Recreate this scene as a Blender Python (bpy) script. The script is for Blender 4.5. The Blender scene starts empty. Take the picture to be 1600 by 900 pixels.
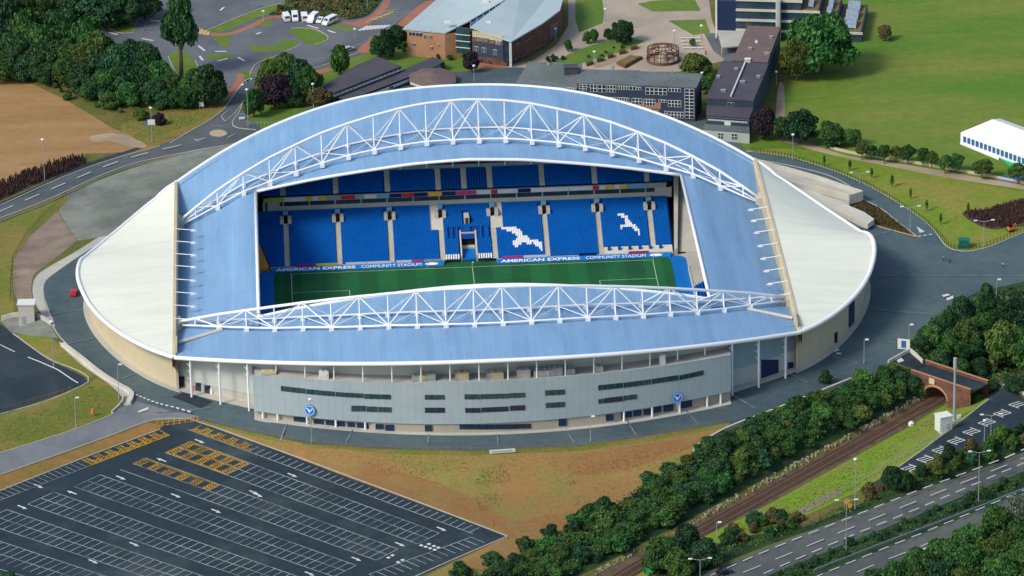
import bpy, bmesh, math, random
import numpy as np
from mathutils import Vector, Matrix
from mathutils.geometry import delaunay_2d_cdt

random.seed(7); rng = np.random.default_rng(7)
SC = bpy.context.scene
COL = SC.collection
R = math.radians

# ------------------------------------------------------------------ camera (surveyed from the pitch markings and roof)
F_PX, PITCH, YAW, ROLL = 7923.536, 0.400712, 0.0477659, -0.0210043
CAM = np.array([-53.42612, -1321.77554, 567.877633])
_F = np.array([math.sin(YAW)*math.cos(PITCH), math.cos(YAW)*math.cos(PITCH), -math.sin(PITCH)])
_R = np.array([math.cos(YAW), -math.sin(YAW), 0.0]); _U = np.cross(_R, _F)
_R2 = math.cos(ROLL)*_R+math.sin(ROLL)*_U; _U2 = -math.sin(ROLL)*_R+math.cos(ROLL)*_U
cam_d = bpy.data.cameras.new("camera"); cam = bpy.data.objects.new("camera", cam_d); COL.objects.link(cam)
cam_d.sensor_width = 36.0; cam_d.lens = F_PX*36.0/1600.0; cam_d.clip_start = 5.0; cam_d.clip_end = 20000.0
mw = Matrix(((_R2[0], _U2[0], -_F[0], CAM[0]), (_R2[1], _U2[1], -_F[1], CAM[1]), (_R2[2], _U2[2], -_F[2], CAM[2]), (0, 0, 0, 1)))
cam.matrix_world = mw
SC.camera = cam

def ray(px, py):
    px = np.asarray(px, float); py = np.asarray(py, float)
    return _F + np.multiply.outer((px-800)/F_PX, _R2) - np.multiply.outer((py-450)/F_PX, _U2)
def unp(u, z):                       # sight line of the survey photo met with the level z
    d = ray(u[0], u[1]); return CAM + ((z-CAM[2])/d[2])*d
def unps(P, z):
    P = np.asarray(P, float); d = ray(P[:, 0], P[:, 1]); return CAM + ((z-CAM[2])/d[:, 2])[:, None]*d
def proj(P):
    d = np.asarray(P, float)-CAM; zz = d@_F
    return np.stack([800+F_PX*(d@_R2)/zz, 450-F_PX*(d@_U2)/zz], -1)
def on_vplane(u, A, B):              # sight line met with the vertical plane through A and B
    n = np.array([-(B[1]-A[1]), B[0]-A[0], 0.0]); d = ray(*u)
    t = (np.array([A[0], A[1], 0])-CAM)@n/(d@n); return CAM+t*d
def on_y(u, Y):
    d = ray(*u); return CAM+((Y-CAM[1])/d[1])*d

# ------------------------------------------------------------------ helpers
def tag(o, label=None, cat=None, group=None, kind=None):
    if label: o['label'] = label
    if cat: o['category'] = cat
    if group: o['group'] = group
    if kind: o['kind'] = kind
    return o
def empty(name, loc=(0, 0, 0), rz=0.0, parent=None):
    o = bpy.data.objects.new(name, None); COL.objects.link(o); o.location = loc; o.rotation_euler = (0, 0, rz)
    o.empty_display_size = 0.5
    if parent: o.parent = parent
    return o
def linkmesh(name, me, parent=None, loc=None, rz=0.0):
    o = bpy.data.objects.new(name, me); COL.objects.link(o)
    if parent: o.parent = parent
    if loc is not None: o.location = loc
    if rz: o.rotation_euler = (0, 0, rz)
    return o
class MB:
    def __init__(s): s.v = []; s.f = []; s.m = []
    def add(s, vs, fs, mi=0):
        b = len(s.v); s.v += [tuple(map(float, p)) for p in vs]
        for f in fs: s.f.append(tuple(b+i for i in f)); s.m.append(mi)
    def quad(s, a, b, c, d, mi=0): s.add([a, b, c, d], [(0, 1, 2, 3)], mi)
    def box(s, c, d, rz=0.0, mi=0):
        cx, cy, cz = c; hx, hy, hz = d[0]/2, d[1]/2, d[2]/2; co, si = math.cos(rz), math.sin(rz); vs = []
        for z in (-hz, hz):
            for x, y in ((-hx, -hy), (hx, -hy), (hx, hy), (-hx, hy)): vs.append((cx+x*co-y*si, cy+x*si+y*co, cz+z))
        s.add(vs, [(3, 2, 1, 0), (4, 5, 6, 7), (0, 1, 5, 4), (1, 2, 6, 5), (2, 3, 7, 6), (3, 0, 4, 7)], mi)
    def hexa(s, lo, hi, mi=0):       # four lower and four upper corners
        n = len(lo); s.add(list(lo)+list(hi), [tuple(range(n-1, -1, -1)), tuple(range(n, 2*n))]+[(i, (i+1) % n, n+(i+1) % n, n+i) for i in range(n)], mi)
    def slab(s, poly, t, mi=0): s.hexa([(p[0], p[1], p[2]-t) for p in poly], [tuple(p) for p in poly], mi)
    def prism(s, xy, z0, z1, mi=0): s.hexa([(p[0], p[1], z0) for p in xy], [(p[0], p[1], z1) for p in xy], mi)
    def tube(s, a, b, r, n=6, r2=None, mi=0, caps=True):
        a = np.array(a, float); b = np.array(b, float); d = b-a; L = np.linalg.norm(d)
        if L < 1e-6: return
        d /= L; h = np.array([0, 0, 1.0]) if abs(d[2]) < .9 else np.array([1.0, 0, 0])
        e1 = np.cross(d, h); e1 /= np.linalg.norm(e1); e2 = np.cross(d, e1); r2 = r if r2 is None else r2
        vs = []
        for p, rr in ((a, r), (b, r2)):
            for k in range(n):
                t = 2*math.pi*k/n; vs.append(p+rr*(math.cos(t)*e1+math.sin(t)*e2))
        fs = [(k, (k+1) % n, n+(k+1) % n, n+k) for k in range(n)]
        if caps: fs += [tuple(range(n-1, -1, -1)), tuple(range(n, 2*n))]
        s.add(vs, fs, mi)
    def polytube(s, P, r, n=8, mi=0, closed=False):
        P = [np.array(p, float) for p in P]; N = len(P); vs = []; fs = []
        for i in range(N):
            a = P[(i-1) % N] if (closed or i > 0) else P[i]; b = P[(i+1) % N] if (closed or i < N-1) else P[i]
            d = b-a; d /= np.linalg.norm(d); e1 = np.cross(d, (0, 0, 1.0)); e1 /= np.linalg.norm(e1); e2 = np.cross(e1, d)
            for k in range(n):
                t = 2*math.pi*k/n; vs.append(P[i]+r*(math.cos(t)*e1+math.sin(t)*e2))
        for i in range(N if closed else N-1):
            j = (i+1) % N
            for k in range(n): fs.append((i*n+k, i*n+(k+1) % n, j*n+(k+1) % n, j*n+k))
        if not closed: fs += [tuple(range(n-1, -1, -1)), tuple(range((N-1)*n, N*n))]
        s.add(vs, fs, mi)
    def grid(s, rows, mi=0):
        n = len(rows[0]); vs = [p for r in rows for p in r]
        s.add(vs, [(i*n+j, i*n+j+1, (i+1)*n+j+1, (i+1)*n+j) for i in range(len(rows)-1) for j in range(n-1)], mi)
    def mesh(s, name, mats, smooth=False):
        me = bpy.data.meshes.new(name); me.from_pydata(s.v, [], s.f)
        for m in (mats if isinstance(mats, (list, tuple)) else [mats]): me.materials.append(m)
        if any(s.m): me.polygons.foreach_set('material_index', s.m)
        if smooth: me.polygons.foreach_set('use_smooth', [True]*len(me.polygons))
        me.update(); return me
    def build(s, name, mats, parent=None, smooth=False, loc=None, rz=0.0):
        return linkmesh(name, s.mesh(name, mats, smooth), parent, loc, rz)
def fast_mesh(name, V, Fq, mats, mi=None):
    me = bpy.data.meshes.new(name); V = np.asarray(V, np.float32); Fq = np.asarray(Fq, np.int32); k = Fq.shape[1]
    me.vertices.add(len(V)); me.vertices.foreach_set('co', V.ravel()); me.loops.add(Fq.size); me.loops.foreach_set('vertex_index', Fq.ravel())
    me.polygons.add(len(Fq)); me.polygons.foreach_set('loop_start', np.arange(0, Fq.size, k, dtype=np.int32))
    for m in (mats if isinstance(mats, (list, tuple)) else [mats]): me.materials.append(m)
    if mi is not None: me.polygons.foreach_set('material_index', np.asarray(mi, np.int32))
    me.update(calc_edges=True); me.validate(); return me

# ------------------------------------------------------------------ materials
def lin(c): c /= 255.0; return c/12.92 if c <= .04045 else ((c+.055)/1.055)**2.4
KILL = 1.25
def A(r, g, b): return tuple(lin(c)/KILL for c in (r, g, b))
def mat(name, rgb, rgb2=None, s1=.05, s2=.6, lo=.42, hi=.6, var=.18, rough=.85, spec=.25, metal=0.0, fine=None, stripes=None, bump=0.0, rand=0.0, stretch=None):
    m = bpy.data.materials.new(name); m.use_nodes = True; N = m.node_tree.nodes; L = m.node_tree.links
    b = N['Principled BSDF']; b.inputs['Roughness'].default_value = rough; b.inputs['Metallic'].default_value = metal
    b.inputs['Specular IOR Level'].default_value = spec
    tc = N.new('ShaderNodeTexCoord'); out = None
    def noise(sc, det=4.0, ro=.6):
        n = N.new('ShaderNodeTexNoise'); n.inputs['Scale'].default_value = sc; n.inputs['Detail'].default_value = det; n.inputs['Roughness'].default_value = ro
        if stretch and sc == s1:
            mp = N.new('ShaderNodeMapping'); mp.inputs['Rotation'].default_value = (0, 0, stretch[0]); mp.inputs['Scale'].default_value = (stretch[1], stretch[2], 1)
            L.new(tc.outputs['Object'], mp.inputs['Vector']); L.new(mp.outputs['Vector'], n.inputs['Vector'])
        else: L.new(tc.outputs['Object'], n.inputs['Vector'])
        return n.outputs['Fac']
    def mix(fac, a, bb):
        x = N.new('ShaderNodeMix'); x.data_type = 'RGBA'; L.new(fac, x.inputs[0])
        for sock, val in ((x.inputs[6], a), (x.inputs[7], bb)):
            if isinstance(val, tuple): sock.default_value = val+(1,)
            else: L.new(val, sock)
        return x.outputs[2]
    def ramp(fac, a, bb):
        r_ = N.new('ShaderNodeMapRange'); r_.inputs['From Min'].default_value = a; r_.inputs['From Max'].default_value = bb; L.new(fac, r_.inputs['Value']); return r_.outputs['Result']
    col = rgb
    if rgb2: col = mix(ramp(noise(s1, 5.0, .65), lo, hi), rgb, rgb2)
    def scale_col(col, fac):   # multiply by a factor 1+-var
        h = N.new('ShaderNodeHueSaturation'); h.inputs['Saturation'].default_value = 1.0
        if isinstance(col, tuple): h.inputs['Color'].default_value = col+(1,)
        else: L.new(col, h.inputs['Color'])
        L.new(fac, h.inputs['Value']); return h.outputs['Color'], h
    if var:
        r_ = N.new('ShaderNodeMapRange'); r_.inputs['From Min'].default_value = .25; r_.inputs['From Max'].default_value = .75
        r_.inputs['To Min'].default_value = 1-var; r_.inputs['To Max'].default_value = 1+var; L.new(noise(s2, 6.0, .7), r_.inputs['Value'])
        col, h = scale_col(col, r_.outputs['Result'])
        if rand:
            oi = N.new('ShaderNodeObjectInfo'); r3 = N.new('ShaderNodeMapRange'); r3.inputs['To Min'].default_value = .5-rand*.022; r3.inputs['To Max'].default_value = .5+rand*.03
            L.new(oi.outputs['Random'], r3.inputs['Value']); L.new(r3.outputs['Result'], h.inputs['Hue'])
            wn = N.new('ShaderNodeTexWhiteNoise'); wn.noise_dimensions = '1D'; L.new(oi.outputs['Random'], wn.inputs['W'])
            r4 = N.new('ShaderNodeMapRange'); r4.inputs['To Min'].default_value = 1-rand*.3; r4.inputs['To Max'].default_value = 1+rand*.3
            L.new(wn.outputs['Value'], r4.inputs['Value']); col, _ = scale_col(col, r4.outputs['Result'])
    if stripes:                # (axis, period, strength, duty) ribs / mown bands / joints
        for ax, per, st, duty in stripes:
            sx = N.new('ShaderNodeSeparateXYZ'); L.new(tc.outputs['Object'], sx.inputs[0])
            dv = N.new('ShaderNodeMath'); dv.operation = 'DIVIDE'; L.new(sx.outputs[ax], dv.inputs[0]); dv.inputs[1].default_value = per
            fr = N.new('ShaderNodeMath'); fr.operation = 'FRACT'; L.new(dv.outputs[0], fr.inputs[0])
            gt = N.new('ShaderNodeMath'); gt.operation = 'LESS_THAN'; L.new(fr.outputs[0], gt.inputs[0]); gt.inputs[1].default_value = duty
            r5 = N.new('ShaderNodeMapRange'); r5.inputs['To Min'].default_value = 1.0; r5.inputs['To Max'].default_value = 1+st; L.new(gt.outputs[0], r5.inputs['Value'])
            col, _ = scale_col(col, r5.outputs['Result'])
    if isinstance(col, tuple): b.inputs['Base Color'].default_value = col+(1,)
    else: L.new(col, b.inputs['Base Color'])
    if bump:
        bp = N.new('ShaderNodeBump'); bp.inputs['Strength'].default_value = bump; bp.inputs['Distance'].default_value = .3
        L.new(noise(s2*2, 5.0, .7), bp.inputs['Height']); L.new(bp.outputs['Normal'], b.inputs['Normal'])
    return m
M = {}
# ground
M['rough_grass'] = mat('rough_grass', A(98, 104, 44), A(122, 106, 60), s1=.06, s2=.5, lo=.45, hi=.68, var=.3)
M['lawn'] = mat('lawn', A(88, 128, 36), A(132, 134, 58), s1=.02, s2=.3, lo=.40, hi=.66, var=.2, stretch=(R(-50), .45, 1.3))
M['campus_lawn'] = mat('campus_lawn', A(92, 126, 44), A(112, 130, 52), s1=.08, s2=.6, var=.18)
M['verge'] = mat('verge', A(112, 138, 36), A(140, 136, 62), s1=.06, s2=.6, lo=.45, hi=.65, var=.25)
M['bright_grass'] = mat('bright_grass', A(118, 148, 36), A(130, 140, 60), s1=.09, s2=.7, var=.25)
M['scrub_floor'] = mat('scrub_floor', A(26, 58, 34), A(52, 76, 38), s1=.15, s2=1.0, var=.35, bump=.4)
M['field_soil'] = mat('field_soil', A(156, 120, 74), A(172, 138, 92), s1=.05, s2=.3, lo=.4, hi=.66, var=.14, stretch=(R(25), .35, 1.5))
M['bank_soil'] = mat('bank_soil', A(156, 122, 72), A(136, 130, 66), s1=.05, s2=1.1, lo=.44, hi=.62, var=.2)
M['verge_soil'] = mat('verge_soil', A(160, 118, 68), A(134, 114, 58), s1=.07, s2=.6, var=.25)
M['brown_bed'] = mat('brown_bed', A(104, 78, 44), A(84, 72, 36), s1=.3, s2=1.2, var=.4)
M['purple_bed'] = mat('purple_bed', A(92, 74, 70), A(78, 62, 50), s1=.3, s2=1.2, var=.3)
M['gravel'] = mat('gravel', A(148, 132, 116), A(130, 112, 96), s1=.08, s2=.9, var=.14)
M['concrete_slope'] = mat('concrete_slope', A(138, 143, 130), A(112, 116, 108), s1=.05, s2=.5, var=.14)
M['plaza_asphalt'] = mat('plaza_asphalt', A(90, 108, 110), A(70, 88, 95), s1=.03, s2=.4, lo=.38, hi=.64, var=.2, rough=.75)
M['lot_asphalt'] = mat('lot_asphalt', A(42, 57, 66), A(82, 92, 92), s1=.035, s2=.35, lo=.5, hi=.78, var=.24, rough=.75)
M['new_asphalt'] = mat('new_asphalt', A(40, 54, 62), A(56, 68, 74), s1=.06, s2=.5, var=.12)
M['road_asphalt'] = mat('road_asphalt', A(84, 92, 96), A(96, 102, 104), s1=.06, s2=.6, var=.1)
M['old_asphalt'] = mat('old_asphalt', A(112, 116, 120), A(96, 102, 106), s1=.05, s2=.6, var=.1)
M['pale_road'] = mat('pale_road', A(128, 132, 134), A(112, 118, 122), s1=.05, s2=.5, var=.1)
M['motor_asphalt'] = mat('motor_asphalt', A(100, 104, 100), A(84, 90, 88), s1=.05, s2=.6, var=.1)
M['tan_path'] = mat('tan_path', A(182, 164, 136), A(160, 142, 116), s1=.1, s2=.8, var=.12)
M['paving'] = mat('paving', A(186, 170, 150), A(168, 156, 140), s1=.06, s2=.8, var=.1)
M['red_paving'] = mat('red_paving', A(176, 116, 94), A(160, 108, 90), s1=.1, s2=.8, var=.12)
M['ballast'] = mat('ballast', A(112, 92, 72), A(84, 72, 60), s1=.3, s2=1.5, var=.25)
M['kerb'] = mat('kerb', A(186, 182, 168), var=.12)
M['paint'] = mat('paint', A(214, 218, 214), var=.12, s2=1.5)
M['bay_paint'] = mat('bay_paint', A(166, 178, 176), A(112, 124, 126), s1=.12, s2=.8, lo=.45, hi=.65, var=.3)
M['yellow_paint'] = mat('yellow_paint', A(220, 170, 52), A(160, 128, 56), s1=.2, s2=1.2, var=.25)
M['faded_yellow'] = mat('faded_yellow', A(206, 180, 120), var=.2, s2=1.2)
M['pitch'] = mat('pitch', A(36, 112, 60), A(30, 100, 60), s1=.05, s2=.5, var=.14, stripes=[(0, 11.0, -.22, .5)])
M['surround_blue'] = mat('surround_blue', A(8, 122, 208), A(6, 114, 198), s1=.1, s2=.6, var=.08, rough=.6)
# stadium
M['roof_blue'] = mat('roof_blue', A(134, 174, 210), A(120, 160, 196), s1=.3, s2=.12, lo=.42, hi=.72, var=.06, rough=.55, spec=.35, stripes=[(0, 7.68, .12, .06), (0, 1.92, -.05, .2)], stretch=(0, 1.0, .10))
M['roof_cream'] = mat('roof_cream', A(240, 242, 222), A(226, 230, 214), s1=.3, s2=.08, lo=.45, hi=.75, var=.04, rough=.55, spec=.2, stripes=[(1, 6.2, -.05, .05)], stretch=(0, .08, 1.0))
M['white_steel'] = mat('white_steel', A(250, 252, 252), var=.02, rough=.4, spec=.4)
M['tan_wall'] = mat('tan_wall', A(206, 192, 160), A(198, 186, 156), s1=.1, s2=.5, var=.06)
M['concrete'] = mat('concrete', A(196, 192, 180), A(182, 180, 172), s1=.1, s2=.7, var=.08)
M['pale_concrete'] = mat('pale_concrete', A(214, 210, 194), A(202, 198, 184), s1=.1, s2=.7, var=.06)
M['grey_cladding'] = mat('grey_cladding', A(172, 188, 191), A(163, 180, 184), s1=.05, s2=.3, var=.05, rough=.5, spec=.4, stripes=[(0, 1.92, -.13, .09), (2, 3.1, -.06, .05)])
M['grey_wall'] = mat('grey_wall', A(196, 202, 194), A(186, 194, 188), s1=.05, s2=.3, var=.05)
M['teal_wall'] = mat('teal_wall', A(156, 180, 188), A(148, 172, 182), s1=.06, s2=.4, var=.05)
M['glass'] = mat('glass', (.018, .05, .058), (.03, .075, .08), s1=.5, s2=2, var=.3, rough=.12, spec=.8)
M['dark_glass'] = mat('dark_glass', (.012, .022, .045), (.02, .04, .06), s1=.5, s2=2, var=.3, rough=.15, spec=.7)
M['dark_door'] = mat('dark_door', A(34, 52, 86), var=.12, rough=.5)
M['seat_blue'] = mat('seat_blue', A(2, 98, 186), A(1, 92, 178), s1=.2, s2=1.0, var=.06, rough=.75, spec=.08)
M['seat_white'] = mat('seat_white', A(244, 246, 246), var=.04, rough=.45)
M['tread'] = mat('tread', A(20, 84, 165), var=.1)
M['orange_cover'] = mat('orange_cover', A(232, 160, 56), var=.06)
M['black'] = mat('black', A(22, 26, 32), var=.1)
M['aluminium'] = mat('aluminium', A(190, 196, 196), var=.04, rough=.4, metal=.3)
M['emblem_blue'] = mat('emblem_blue', A(20, 128, 226), var=.04, rough=.4)
for k, c in dict(red=(206, 48, 66), magenta=(186, 60, 110), yellow=(220, 206, 70), lime=(190, 204, 70), orange=(244, 180, 60), pink=(200, 70, 140), navy=(20, 40, 100), skyblue=(110, 180, 220), white=(228, 230, 230), grey=(158, 170, 170)).items():
    M['board_'+k] = mat('board_'+k, A(*c), var=.05, rough=.5)
# buildings
M['slate_roof'] = mat('slate_roof', A(88, 84, 92), A(78, 78, 88), s1=.1, s2=.8, var=.12, stripes=[(1, 1.1, -.06, .2)])
M['mossy_roof'] = mat('mossy_roof', A(112, 120, 122), A(96, 108, 104), s1=.1, s2=.7, var=.15)
M['brown_roof'] = mat('brown_roof', A(112, 98, 98), A(124, 104, 92), s1=.2, s2=.8, var=.12)
M['zinc_roof'] = mat('zinc_roof', A(190, 206, 206), A(178, 196, 198), s1=.05, s2=.4, var=.05, rough=.5, stripes=[(0, .9, -.05, .15)])
M['brick'] = mat('brick', A(186, 138, 106), A(176, 128, 98), s1=.2, s2=1.2, var=.1)
M['red_brick'] = mat('red_brick', A(122, 84, 68), A(100, 72, 60), s1=.3, s2=1.5, var=.18)
M['slate_wall'] = mat('slate_wall', A(64, 76, 96), A(56, 68, 88), s1=.1, s2=.7, var=.12)
M['white_paint'] = mat('white_paint', A(228, 230, 222), var=.05)
M['solar'] = mat('solar', A(164, 178, 188), A(140, 158, 172), s1=.5, s2=2, var=.1, rough=.5, spec=.25, stripes=[(0, 1.6, -.25, .15), (1, 1.2, -.25, .15)])
M['sedum'] = mat('sedum', A(132, 108, 66), A(96, 108, 54), s1=.2, s2=.9, var=.2)
M['white_fabric'] = mat('white_fabric', A(250, 252, 252), var=.02, rough=.6)
M['green_fabric'] = mat('green_fabric', A(40, 190, 120), var=.05)
M['blue_sheet'] = mat('blue_sheet', A(20, 96, 210), var=.08)
M['window_blue'] = mat('window_blue', A(58, 110, 160), var=.1, rough=.3)
M['timber'] = mat('timber', A(150, 110, 66), var=.2, s2=3)
M['dark_timber'] = mat('dark_timber', A(58, 66, 50), var=.2, s2=3)
M['grey_metal'] = mat('grey_metal', A(170, 178, 180), var=.05, rough=.45, metal=.2)
M['rust_rail'] = mat('rust_rail', A(136, 84, 58), var=.15, rough=.6)
M['sleeper'] = mat('sleeper', A(92, 80, 70), var=.15)
M['rubble'] = mat('rubble', A(206, 194, 168), A(176, 166, 144), s1=.5, s2=2, var=.2)
M['green_box'] = mat('green_box', A(26, 112, 96), var=.06, rough=.5)
M['cab_white'] = mat('cab_white', A(216, 220, 210), var=.06)
M['car_red'] = mat('car_red', A(196, 30, 52), var=.03, rough=.25, spec=.6)
M['car_dark'] = mat('car_dark', A(22, 32, 56), var=.03, rough=.2, spec=.7)
M['car_white'] = mat('car_white', A(244, 246, 248), var=.02, rough=.25, spec=.5)
M['car_silver'] = mat('car_silver', A(176, 184, 196), var=.02, rough=.25, spec=.5)
M['tyre'] = mat('tyre', A(30, 32, 34), var=.1)
M['skin'] = mat('skin', A(208, 160, 130), var=.03)
M['hi_vis'] = mat('hi_vis', A(170, 226, 40), var=.05)
M['hi_vis_orange'] = mat('hi_vis_orange', A(240, 120, 40), var=.05)
M['dark_cloth'] = mat('dark_cloth', A(38, 46, 64), var=.1)
M['pink_cloth'] = mat('pink_cloth', A(214, 150, 140), var=.1)
M['hair'] = mat('hair', A(50, 38, 30), var=.1)
M['bark'] = mat('bark', A(104, 88, 70), var=.25, s2=2)
# foliage
M['leaf_dark'] = mat('leaf_dark', (.013, .054, .020), (.034, .090, .026), s1=2.6, s2=11.0, var=.6, rough=.7, rand=1.0)
M['leaf_mid'] = mat('leaf_mid', (.024, .080, .018), (.064, .138, .026), s1=2.6, s2=11.0, var=.6, rough=.7, rand=1.0)
M['leaf_olive'] = mat('leaf_olive', (.050, .094, .016), (.098, .140, .028), s1=2.6, s2=11.0, var=.6, rough=.7, rand=1.0)
M['leaf_purple'] = mat('leaf_purple', (.026, .016, .026), (.040, .022, .030), s1=2.2, s2=8.0, var=.3, rough=.7)
M['leaf_brown'] = mat('leaf_brown', (.10, .075, .032), (.085, .085, .03), s1=2.2, s2=8.0, var=.3, rough=.7, rand=.6)
M['leaf_grey'] = mat('leaf_grey', (.13, .17, .12), (.10, .15, .09), s1=2.2, s2=8.0, var=.3, rough=.7)
M['leaf_red'] = mat('leaf_red', (.085, .042, .036), (.06, .036, .03), s1=2.2, s2=8.0, var=.35, rough=.8)
M['undergrowth'] = mat('undergrowth', (.014, .056, .018), (.062, .122, .026), s1=.14, s2=.9, var=.6, rough=.8)
M['shrub_bed'] = mat('shrub_bed', (.075, .110, .03), (.15, .085, .035), s1=.12, s2=.8, lo=.45, hi=.62, var=.4, rough=.8)
M['ground_wall'] = mat('ground_wall', A(178, 170, 152), A(168, 162, 146), s1=.1, s2=.6, var=.06)
M['dull_verge'] = mat('dull_verge', A(112, 120, 44), A(140, 122, 66), s1=.06, s2=.8, lo=.42, hi=.62, var=.28)
M['joint'] = mat('joint', A(128, 140, 142), A(100, 114, 118), s1=.3, s2=1, var=.2)
M['bare_soil'] = mat('bare_soil', A(150, 110, 66), A(150, 122, 72), s1=.07, s2=1.0, lo=.4, hi=.6, var=.2)
# ------------------------------------------------------------------ terrain
def smooth_closed(P, n=4):           # Catmull-Rom through the survey points
    P = np.asarray(P, float); N = len(P); out = []
    for i in range(N):
        a, b, c, d = P[(i-1) % N], P[i], P[(i+1) % N], P[(i+2) % N]
        for k in range(n):
            t = k/n; out.append(.5*((2*b)+(-a+c)*t+(2*a-5*b+4*c-d)*t*t+(-a+3*b-3*c+d)*t**3))
    return np.array(out)
def smooth_open(P, n=5):
    P = np.asarray(P, float)
    if len(P) < 3: return P
    Q = np.vstack([2*P[0]-P[1], P, 2*P[-1]-P[-2]]); out = []
    for i in range(1, len(Q)-2):
        a, b, c, d = Q[i-1], Q[i], Q[i+1], Q[i+2]
        for k in range(n):
            t = k/n; out.append(.5*((2*b)+(-a+c)*t+(2*a-5*b+4*c-d)*t*t+(-a+3*b-3*c+d)*t**3))
    out.append(P[-1]); return np.array(out)
def inside(poly, x, y):
    x = np.asarray(x, float); y = np.asarray(y, float); r = np.zeros(x.shape, bool); n = len(poly)
    for i in range(n):
        x1, y1 = poly[i][:2]; x2, y2 = poly[(i+1) % n][:2]
        if y1 == y2: continue
        c = (y1 > y) != (y2 > y); r ^= c & (x < (x2-x1)*(y-y1)/(y2-y1)+x1)
    return r
def dist_out(poly, x, y):
    d = np.full(x.shape, 1e9); n = len(poly)
    for i in range(n):
        x1, y1 = poly[i][:2]; x2, y2 = poly[(i+1) % n][:2]; dx, dy = x2-x1, y2-y1; L = dx*dx+dy*dy+1e-9
        t = np.clip(((x-x1)*dx+(y-y1)*dy)/L, 0, 1); d = np.minimum(d, np.hypot(x-x1-t*dx, y-y1-t*dy))
    d[inside(poly, x, y)] = 0; return d
def plane3(a, b, c):                 # three (x, y, z): z = p0 + p1 x + p2 y
    m = np.array([[1, p[0], p[1]] for p in (a, b, c)], float); return np.linalg.solve(m, [a[2], b[2], c[2]])
PLATES = []
def plate(px, plane, fall):
    if not isinstance(plane, (tuple, list, np.ndarray)): plane = (plane, 0, 0)
    z0 = plane[0]; P = unps(px, z0)
    for _ in range(4):
        zz = plane[0]+plane[1]*P[:, 0]+plane[2]*P[:, 1]; P = np.array([unp(u, z) for u, z in zip(px, zz)])
    PLATES.append((P[:, :2], plane, fall))
plate([(330, 690), (480, 735), (600, 750), (760, 775), (900, 768), (1000, 740), (1090, 722), (1200, 676), (1330, 628), (1450, 600), (1640, 610), (1700, 1000), (300, 1000)], plane3(*[(*unp(u, z)[:2], z) for u, z in (((420, 720), 3.0), ((793, 850), -.5), ((1330, 640), 0.0))]), 24)
plate([(-60, 500), (20, 520), (75, 560), (138, 594), (0, 648), (-60, 665)], 4.0, 10)
plate([(1080, 915), (1200, 853), (1430, 768), (1620, 697), (1680, 800), (1600, 900), (1400, 980), (1000, 980)], -1.5, 14)
plate([(1487, 608), (1360, 675), (1200, 762), (1012, 862), (900, 915), (970, 915), (1102, 838), (1200, 790), (1412, 672), (1505, 622), (1640, 560), (1620, 545)], -3.0, 13)
plate([(1395, 742), (1440, 705), (1545, 626), (1590, 600), (1660, 640), (1660, 665), (1545, 692), (1480, 712)], 2.0, 8)
plate([(60, 420), (130, 375), (200, 330), (300, 260), (400, 190), (800, 120), (1170, 235), (1300, 275), (1450, 350), (1500, 390), (1600, 370), (1660, 420), (1600, 450), (1500, 470), (1425, 545), (1330, 598), (1200, 648), (1090, 698), (900, 694), (745, 702), (600, 698), (480, 690), (390, 672), (300, 652), (190, 632), (110, 548), (70, 480)], (6.2, -.010, .013), 16)
_a = unp((300, 660), 4.5); _b = unp((793, 838), 0); _c = unp((0, 770), 3.5)
LOT_PLANE = plane3((_a[0], _a[1], 4.5), (_b[0], _b[1], 0), (_c[0], _c[1], 3.5))
plate([(-60, 800), (0, 766), (245, 668), (300, 662), (793, 838), (640, 912), (400, 990), (-100, 990)], LOT_PLANE, 9)
def H(x, y):
    x = np.atleast_1d(np.asarray(x, float)); y = np.atleast_1d(np.asarray(y, float)); h = np.full(x.shape, 6.5)
    for poly, pl, fall in PLATES:
        t = np.clip(1-dist_out(poly, x, y)/fall, 0, 1); w = t*t*(3-2*t)
        z = pl[0]+pl[1]*x+pl[2]*y; h = h+(z-h)*w
    return h
_H0 = H; _gx = np.arange(-340, 341, 2.0); _gy = np.arange(-340, 431, 2.0)
_XX, _YY = np.meshgrid(_gx, _gy, indexing='ij'); _HG = _H0(_XX.ravel(), _YY.ravel()).reshape(_XX.shape)
def H(x, y):                         # the same heights from a 2 m lattice
    x = np.atleast_1d(np.asarray(x, float)); y = np.atleast_1d(np.asarray(y, float))
    fx = np.clip((x+340)/2, 0, len(_gx)-1.001); fy = np.clip((y+340)/2, 0, len(_gy)-1.001)
    i = fx.astype(int); j = fy.astype(int); u = fx-i; v = fy-j
    return (_HG[i, j]*(1-u)+_HG[i+1, j]*u)*(1-v)+(_HG[i, j+1]*(1-u)+_HG[i+1, j+1]*u)*v
def G(P):                            # points of the survey photo on the terrain
    P = np.asarray(P, float).reshape(-1, 2); d = ray(P[:, 0], P[:, 1]); z = np.full(len(P), 6.0)
    lo = np.full(len(P), -8.0); hi = np.full(len(P), 16.0)
    for _ in range(22):
        z = (lo+hi)/2; X = CAM+((z-CAM[2])/d[:, 2])[:, None]*d
        above = z > H(X[:, 0], X[:, 1]); hi = np.where(above, z, hi); lo = np.where(above, lo, z)
    return CAM+((z-CAM[2])/d[:, 2])[:, None]*d
def g1(px, py): return G([(px, py)])[0]

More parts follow.
